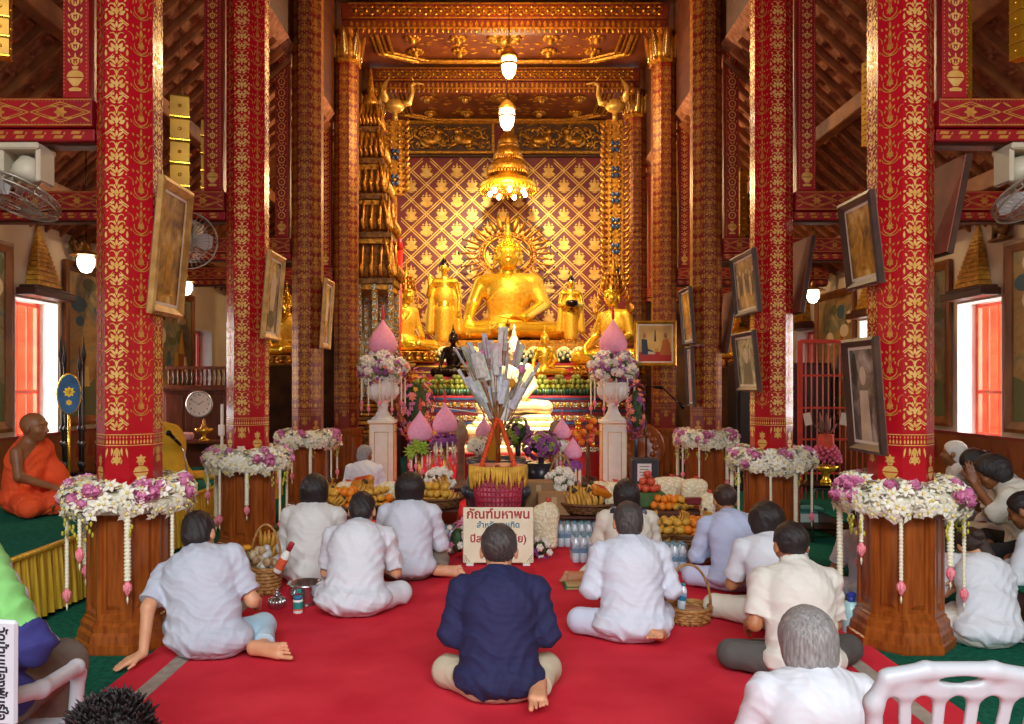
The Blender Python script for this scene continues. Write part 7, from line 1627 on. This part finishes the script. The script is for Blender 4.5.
# water bottle packs
WAT = mat('clear_bottle', '#dce8f0', '#b8ccd8', rough=.12, spec=.8, scale=8); WLB = mat('bottle_label', '#2a78a0', '#d8e8f0', rough=.4, scale=14, lo=.45, hi=.6); WCP = mat('bottle_cap', '#2f8a9c', rough=.4)
def bottle_mesh():
    mb = MB(); mb.lathe([(.028, 0), (.031, .006), (.031, .07), (.029, .075), (.031, .08)], 12); mb.lathe([(.0315, .08), (.0315, .145)], 12, m=1, cap=False); mb.lathe([(.031, .145), (.03, .155), (.026, .175), (.014, .2), (.013, .208)], 12); mb.lathe([(.015, .206), (.015, .224), (.013, .226)], 10, m=2); return mb.mesh('bottle', [WAT, WLB, WCP])
BOT = bottle_mesh(); FILM = mat('shrink_film', '#eaf2f6', rough=.1, alpha=.16, spec=.9)
def pack(label, px, Y, z, nx, ny, yaw=0, film=True):
    t = thing('water_bottle_pack', label, 'water bottles', (cx(px, Y), Y, z), yaw, group=None)
    for i in range(nx):
        for j in range(ny): place('bottle', BOT, t, ((i-(nx-1)/2)*.064, (j-(ny-1)/2)*.064, 0))
    mb = MB(); mb.box((0, 0, .115), (nx*.064+.006, ny*.064+.006, .228), .02); mb.build('shrink_wrap', FILM, t)
pack('shrink-wrapped water bottles left of the sign board, on the carpet', 438, 7.1, .013, 5, 3); 
pack('shrink-wrapped water bottles under the broad banana tray, left one', 574, 7.42, .013, 5, 4, .0); pack('shrink-wrapped water bottles under the broad banana tray, right one', 606, 7.42, .013, 4, 4)
pack('shrink-wrapped water bottles nearest to us, left of the scarf wearer', 590, 6.75, .013, 5, 3, .05); pack('shrink-wrapped water bottles in front of the fruit baskets, beside the pale blue shirt', 666, 6.38, .013, 5, 2)
pack('shrink-wrapped water bottles at the back, between the cartons and the banana tray', 563, 7.95, .013, 3, 3)
# board under the broad tray
mb = MB(); mb.box((0, 0, 0), (.58, .34, .03), .006); tag(mb.build('tray_board', WOODD, None, (cx(588, 7.52), 7.53, .27)), 'thin board across the water bottles, under the broad banana tray', 'board')
mb = MB(); mb.box((0, 0, 0), (.42, .3, .03), .006); tag(mb.build('tray_board', WOODD, None, (cx(436, 7.4), 7.4, .35)), 'thin board on the water bottles left of the sign, under the banana tray', 'board')

# things beside the worshippers
t = thing('handled_basket', 'low wicker basket with a tall hoop handle, beside the white long-sleeved shirt', 'basket', (cx(688, 5.02), 5.02, .013)); bm_ = basket_mesh(.13, .095, 1.08, 26, 5); bm_.build('wicker', WICK, t)
mb = MB(); mb.tube([(.143*math.cos(a), 0, .095+.26*math.sin(a)) for a in np.linspace(0, PI, 18)], .008, 6); mb.build('handle', WICK, t)
mb = MB(); mb.lathe([(.0, .05), (.105, .055), (.09, .075), (.0, .08)], 16); mb.build('lining', mat('basket_lining', '#c88a68', '#a86a48', rough=.8, scale=10), t)
o = place('water_bottle', BOT, None, (cx(681, 5.0), 5.0, .095), (.05, .1, 0)); o.scale = (.85, .85, .72); tag(o, 'water bottle standing in the hoop-handled basket', 'bottle')
t = thing('offering_basket', 'tall wicker basket with a hoop handle, left of the silver bowl', 'basket', (cx(266, 5.68), 5.68, .013)); basket_mesh(.085, .19, 1.3, 22, 7).build('wicker', WICK, t)
mb = MB(); mb.tube([(.11*math.cos(a), 0, .19+.3*math.sin(a)) for a in np.linspace(0, PI, 18)], .009, 6); mb.build('handle', WICK, t)
mb = MB(); random.seed(7)
for i in range(26): a = random.uniform(0, 6.3); r = random.uniform(0, .09); mb.ball((r*math.cos(a)-.02, r*math.sin(a), .17+random.uniform(0, .14)), (.03, .03, .035), 7, 5, m=i % 3)
mb.build('snacks', [mat('beige_snack', '#c8b496', '#a88c68', rough=.5, scale=20), mat('brown_snack', '#8a6a48', '#c0a070', rough=.5, scale=20), mat('grey_snack', '#a8a49c', '#d0ccc4', rough=.4, scale=20)], t)
mb = MB(); mb.ball((-.13, -.02, .33), (.035, .03, .02), 8, 6); mb.tube([(-.1, 0, .2), (-.13, -.02, .33)], .006, 5, m=1); mb.build('yellow_flower', [YELF, GREEN], t)
t = thing('sauce_bottle', 'white bottle with a red cap leaning out of the tall wicker basket', 'bottle', (cx(277, 5.6), 5.6, .185), (.1, .5, 0))
mb = MB(); mb.lathe([(.03, 0), (.032, .005), (.032, .13), (.03, .14), (.018, .17), (.016, .18)], 14); mb.build('bottle_body', WHITE, t); mb = MB(); mb.lathe([(.02, .178), (.02, .235), (.017, .24)], 12); mb.build('cap', mat('cap_red', '#b02432', rough=.4), t)
mb = MB(); mb.lathe([(.0325, .03), (.0326, .05), (.0322, .052), (.0322, .068), (.0326, .07), (.0326, .09), (.0322, .092), (.0322, .103), (.0326, .105), (.0325, .115)], 14, cap=False); mb.build('label', mat('label_orange', '#e0603c', rough=.5), t)
SIL = mat('silver', '#d8d8d8', '#c0c2c4', rough=.18, metal=.95, scale=20, bump=.15, bscale=60)
t = thing('silver_bowl', 'large silver bowl with a rim, beside the bowed person in white', 'bowl', (cx(306, 5.4), 5.4, .013)); mb = MB(); mb.lathe([(.07, 0), (.075, .008), (.065, .015), (.1, .05), (.115, .1), (.112, .13), (.125, .14), (.127, .15), (.112, .15), (.1, .1), (.0, .06)], 32); mb.build('bowl_body', SIL, t)
mb = MB(); mb.box((-.02, -.113, .12), (.03, .004, .03), .001); mb.build('teal_sticker', mat('sticker_teal', '#2a8c84', rough=.4), t)
t = thing('silver_ewer', 'small round silver water pot with a lid, before the tall basket', 'pot', (cx(277, 5.3), 5.3, .013)); mb = MB(); mb.lathe([(.035, 0), (.04, .006), (.05, .02), (.058, .045), (.05, .07), (.025, .08), (.025, .088)], 20)
for i in range(14): a = 2*PI*i/14; mb.ball((.05*math.cos(a), .05*math.sin(a), .042), (.014, .014, .028), 6, 5)
mb.build('pot_body', SIL, t); mb = MB(); mb.lathe([(.028, .088), (.024, .1), (.012, .105), (.012, .125), (.014, .13), (.008, .135)], 12); mb.build('lid', SIL, t)
t = thing('label_jar', 'small white jar with a teal and red label beside the silver bowl', 'jar', (cx(298, 5.2), 5.2, .013)); mb = MB(); mb.lathe([(.03, 0), (.032, .005), (.032, .085), (.028, .09)], 16); mb.build('jar_body', WHITE, t); mb = MB(); mb.lathe([(.029, .089), (.029, .108), (.026, .11)], 16); mb.build('lid', WLB, t); mb = MB(); mb.lathe([(.0325, .02), (.0325, .075)], 16, cap=False); mb.lathe([(.0327, .02), (.0327, .03)], 16, m=1, cap=False); mb.build('label', [MATS['sticker_teal'], MATS['label_orange']], t)
t = thing('folded_mat', 'folded straw mat with a green edge under the foot near the scarf wearer', 'mat', (cx(582, 5.82), 5.86, .013), .05); mb = MB()
for i in range(3): mb.box((0, 0, .006+i*.013), (.26, .17, .012), .005)
mb.build('straw', mat('straw', '#cfae78', '#b8945c', rough=.8, scale=4, stretch=(2, 40, 2), bump=.3), t); mb = MB(); mb.box((-.125, 0, .02), (.014, .174, .042), .004); mb.box((0, -.084, .02), (.26, .006, .006)); mb.build('green_edge', mat('edge_green', '#2c7a4a', rough=.8), t)
t = thing('tumbler', 'pale teal tumbler with a blue cap beside the nearest right pedestal', 'bottle', (cx(851, 4.82), 4.82, .0)); mb = MB(); mb.lathe([(.05, 0), (.054, .006), (.056, .14), (.05, .16), (.042, .175), (.042, .19)], 20); mb.build('tumbler_body', mat('pale_teal', '#a8d0d0', '#90bcc0', rough=.3), t); mb = MB(); mb.lathe([(.02, .19), (.02, .22)], 10); mb.box((0, 0, .232), (.05, .035, .028), .006); mb.build('cap', mat('cap_blue', '#2c3c90', rough=.4), t)
# loudspeaker, microphone stand and carved disc by the right urn
t = thing('amplifier_box', 'dark loudspeaker box with a white paper sheet, right of the right pedestal', 'loudspeaker', (cx(644, 9.8), 9.8, .013)); mb = MB(); mb.box((0, 0, .29), (.32, .26, .58), .015); mb.box((0, -.131, .24), (.27, .006, .42)); mb.build('cabinet', mat('speaker_grey', '#3c3c42', '#2c2c32', rough=.6), t)
mb = MB(); mb.box((-.02, -.137, .42), (.17, .003, .21)); mb.build('paper', WHITE, t)
for i in range(4): mb = MB(); mb.box((-.02, -.1395, .49-i*.035), (.12-.02*(i % 2), .001, .007)); mb.build('printed_line', sk, t)
t = thing('microphone_stand', 'tall black microphone stand with a long boom, right of the right urn', 'microphone stand', (cx(646, 10.2), 10.2, .013)); mb = MB(); mb.lathe([(.14, 0), (.14, .015), (.02, .03)], 20); mb.tube([(0, 0, .02), (0, 0, 1.48)], .011, 8); mb.tube([(-.02, 0, 1.46), (.2, -.05, 1.44), (.42, -.1, 1.22)], .009, 8); mb.build('stand', BLK, t); mb = MB(); mb.tube([(.38, -.09, 1.27), (.46, -.11, 1.18)], [.02, .026], 10); mb.tube([(.1, -.02, 1.45), (.2, -.05, 1.44)], .02, 8); mb.build('microphone', BLK, t)
t = thing('carved_disc', 'large round carved wooden disc leaning behind the microphone stand', 'carving', (cx(640, 11.0), 11.0, .013), (.0, 0, 0)); MD = Matrix.Translation((0, 0, .62)) @ MX; mb = MB(); mb.lathe([(.0, -.04), (.3, -.04), (.34, -.02), (.34, .03), (.3, .045), (.26, .03), (.0, .035)], 32, M=MD)
for i in range(12): a = i*PI/6; mb.ball(MD @ Vector((.2*math.cos(a), .2*math.sin(a), .035)), (.05, .02, .05), 8, 6)
mb.build('disc', WOOD, t); mb = MB(); mb.box((0, .02, .15), (.3, .2, .3), .02); mb.build('base', WOODD, t)
# ornament tree of gold balls, clay topped incense posts, thread
t = thing('gold_ball_tree', 'little tree of golden and orange balls left of the right pedestal', 'ornament', (cx(588, 10.2), 10.2, .013)); mb = MB(); mb.lathe([(.12, 0), (.14, .2), (.1, .3), (.03, .32), (.02, 1.0)], 14); mb.build('pot_and_stem', WOODD, t); random.seed(2)
for i in range(16): a = i*2.4; r = .05+.13*((i*7) % 5)/5; mb = MB(); mb.ball((r*math.cos(a), r*math.sin(a)*.7, .72+.36*i/16), .042, 10, 8); mb.build('ball', (GOLD, ORNG, APP)[i % 3], t)
for px, lab in ((461, 'left'), (555, 'right')):
    mb = MB(); mb.lathe([(.1, 0), (.1, .05), (.05, .1), (.05, .68), (.06, .72), (.085, .78), (.09, .86), (.06, .97), (.01, 1.02)], 16); tag(mb.build('round_topped_post', mat('stone_brown', '#8a7458', '#6a5640', rough=.6, scale=10), None, (cx(px, 10.4), 10.4, .013)), 'brown round-topped post %s of the bright pale Buddha' % lab, 'post')
cu = MB(); cu.tube([P(430, 405, 10.6), P(452, 409, 10.5), P(478, 413, 10.6), P(500, 412, 11.1)], .006, 5); tag(cu.build('sacred_thread', JAS), 'white sacred thread stretched from the left flowers to the pale Buddha', 'thread')
# ponytail
I = t_info['woman with a long ponytail, white T-shirt and black skirt, right of the nearest right column']; S = Solid(); f = lambda x, y, z: I['hc']+I['HM'] @ A3(x, y, z)
p0 = f(0, -.1, .03); S.ell(p0, (.03, .03, .03), None, .01)
for i in range(7): a = (i-3)*.006; S.chain([p0+A3(a*.5, 0, 0), p0+A3(a+.02, -.045, -.04), p0+A3(a*1.5+.05, -.07, -.13), p0+A3(a*3+.085, -.075, -.23-.012*(i % 3)), p0+A3(a*5+.11, -.08, -.30-.014*(i % 3))], [.02, .02, .017, .010, .003], .01)
V, Q = S.surf(.006); place('ponytail', qmesh('ponytail', V, Q, HAIR['brown']), I['t'])
# scarf
I = t_info['person with black bob and grey scarf in front of the right fruit baskets']; S = Solid(); nb = I['nb']
S.chain([nb+A3(-.11, -.06, -.02), nb+A3(0, -.085, -.0), nb+A3(.11, -.06, -.02)], [.035, .04, .035], .03); S.chain([nb+A3(-.1, -.06, -.02), nb+A3(-.1, .05, .0)], [.035, .035], .03); S.chain([nb+A3(.1, -.06, -.02), nb+A3(.1, .05, .0)], [.035, .035], .03); S.chain([nb+A3(-.03, -.09, -.03), nb+A3(.0, -.125, -.12)], [.05, .04], .03); S.chain([nb+A3(-.07, -.09, -.03), nb+A3(-.09, -.12, -.1)], [.04, .03], .03)
V, Q = S.surf(.008, wr=[(1, .3, .5, 90, .006)]); place('scarf', qmesh('scarf', V, Q, mat('grey_scarf', '#7a7c94', '#2a2a3c', rough=.8, scale=26, kind='voronoi', lo=.2, hi=.5)), I['t'])
# ---------------------------------------------------------------- light and camera
w = bpy.data.worlds.new('daylight'); bpy.context.scene.world = w; w.use_nodes = True
bg = w.node_tree.nodes['Background']; bg.inputs['Color'].default_value = (.93, .97, 1, 1); bg.inputs['Strength'].default_value = 1.3
def lamp(kind, loc, energy, color=(1, 1, 1), size=.1, target=None, **kw):
    l = bpy.data.lights.new(kind.lower()+'_lamp', kind); l.energy = energy; l.color = color
    if kind == 'AREA': l.shape = 'RECTANGLE'; l.size, l.size_y = size
    else: l.shadow_soft_size = size
    for k, v in kw.items(): setattr(l, k, v)
    o = bpy.data.objects.new(kind.lower()+'_lamp', l); COL.objects.link(o); o.location = loc
    if target is not None: o.rotation_euler = (Vector(target)-Vector(loc)).to_track_quat('-Z', 'Y').to_euler()
    return o
lamp('AREA', (0, -7, 7.4), 1950, (.88, .95, 1), (10, 3), (0, 5, .8))
for sx in (-1, 1):
    for yw in (7.97, 10.22): lamp('AREA', ((x0-.75) if sx < 0 else (x1+.75), yw-.1, 1.75), 75, (1, .98, .95), (.7, 1.5), (0, yw+.15, 1.6))
WARM = (1, .72, .38)
lamp('POINT', P(510, 60, 10.2), 330, WARM, .1)
lamp('POINT', P(507, 118, 12.4), 230, (1, .85, .65), .1)
lamp('POINT', P(507, 186, 13.9), 160, WARM, .3)
lamp('SPOT', (AX, 10.2, 6.3), 1400, (1, .80, .52), .1, (AX, 15, 2.6), spot_size=R(70), spot_blend=.6)  # unseen spots on altar and pale Buddha, added without any fixture
lamp('SPOT', (AX+.6, 9.6, 6.3), 6000, (1, .86, .6), .08, (AX+.05, 11.7, 1.4), spot_size=R(24), spot_blend=.5)
cam = bpy.data.cameras.new('camera'); co = bpy.data.objects.new('camera', cam); COL.objects.link(co)
co.location = (0, 0, H); co.rotation_euler = (PI/2, 0, 0); cam.sensor_width = 36; cam.lens = F/1024*36
cam.shift_x = (512-HX)/1024; cam.shift_y = (HY-362)/1024; cam.clip_start = .05
sc = bpy.context.scene; sc.camera = co
vs = sc.view_settings; vs.view_transform = 'Standard'; vs.look = 'None'; vs.gamma = 1; vs.exposure = 0; vs.use_curve_mapping = False
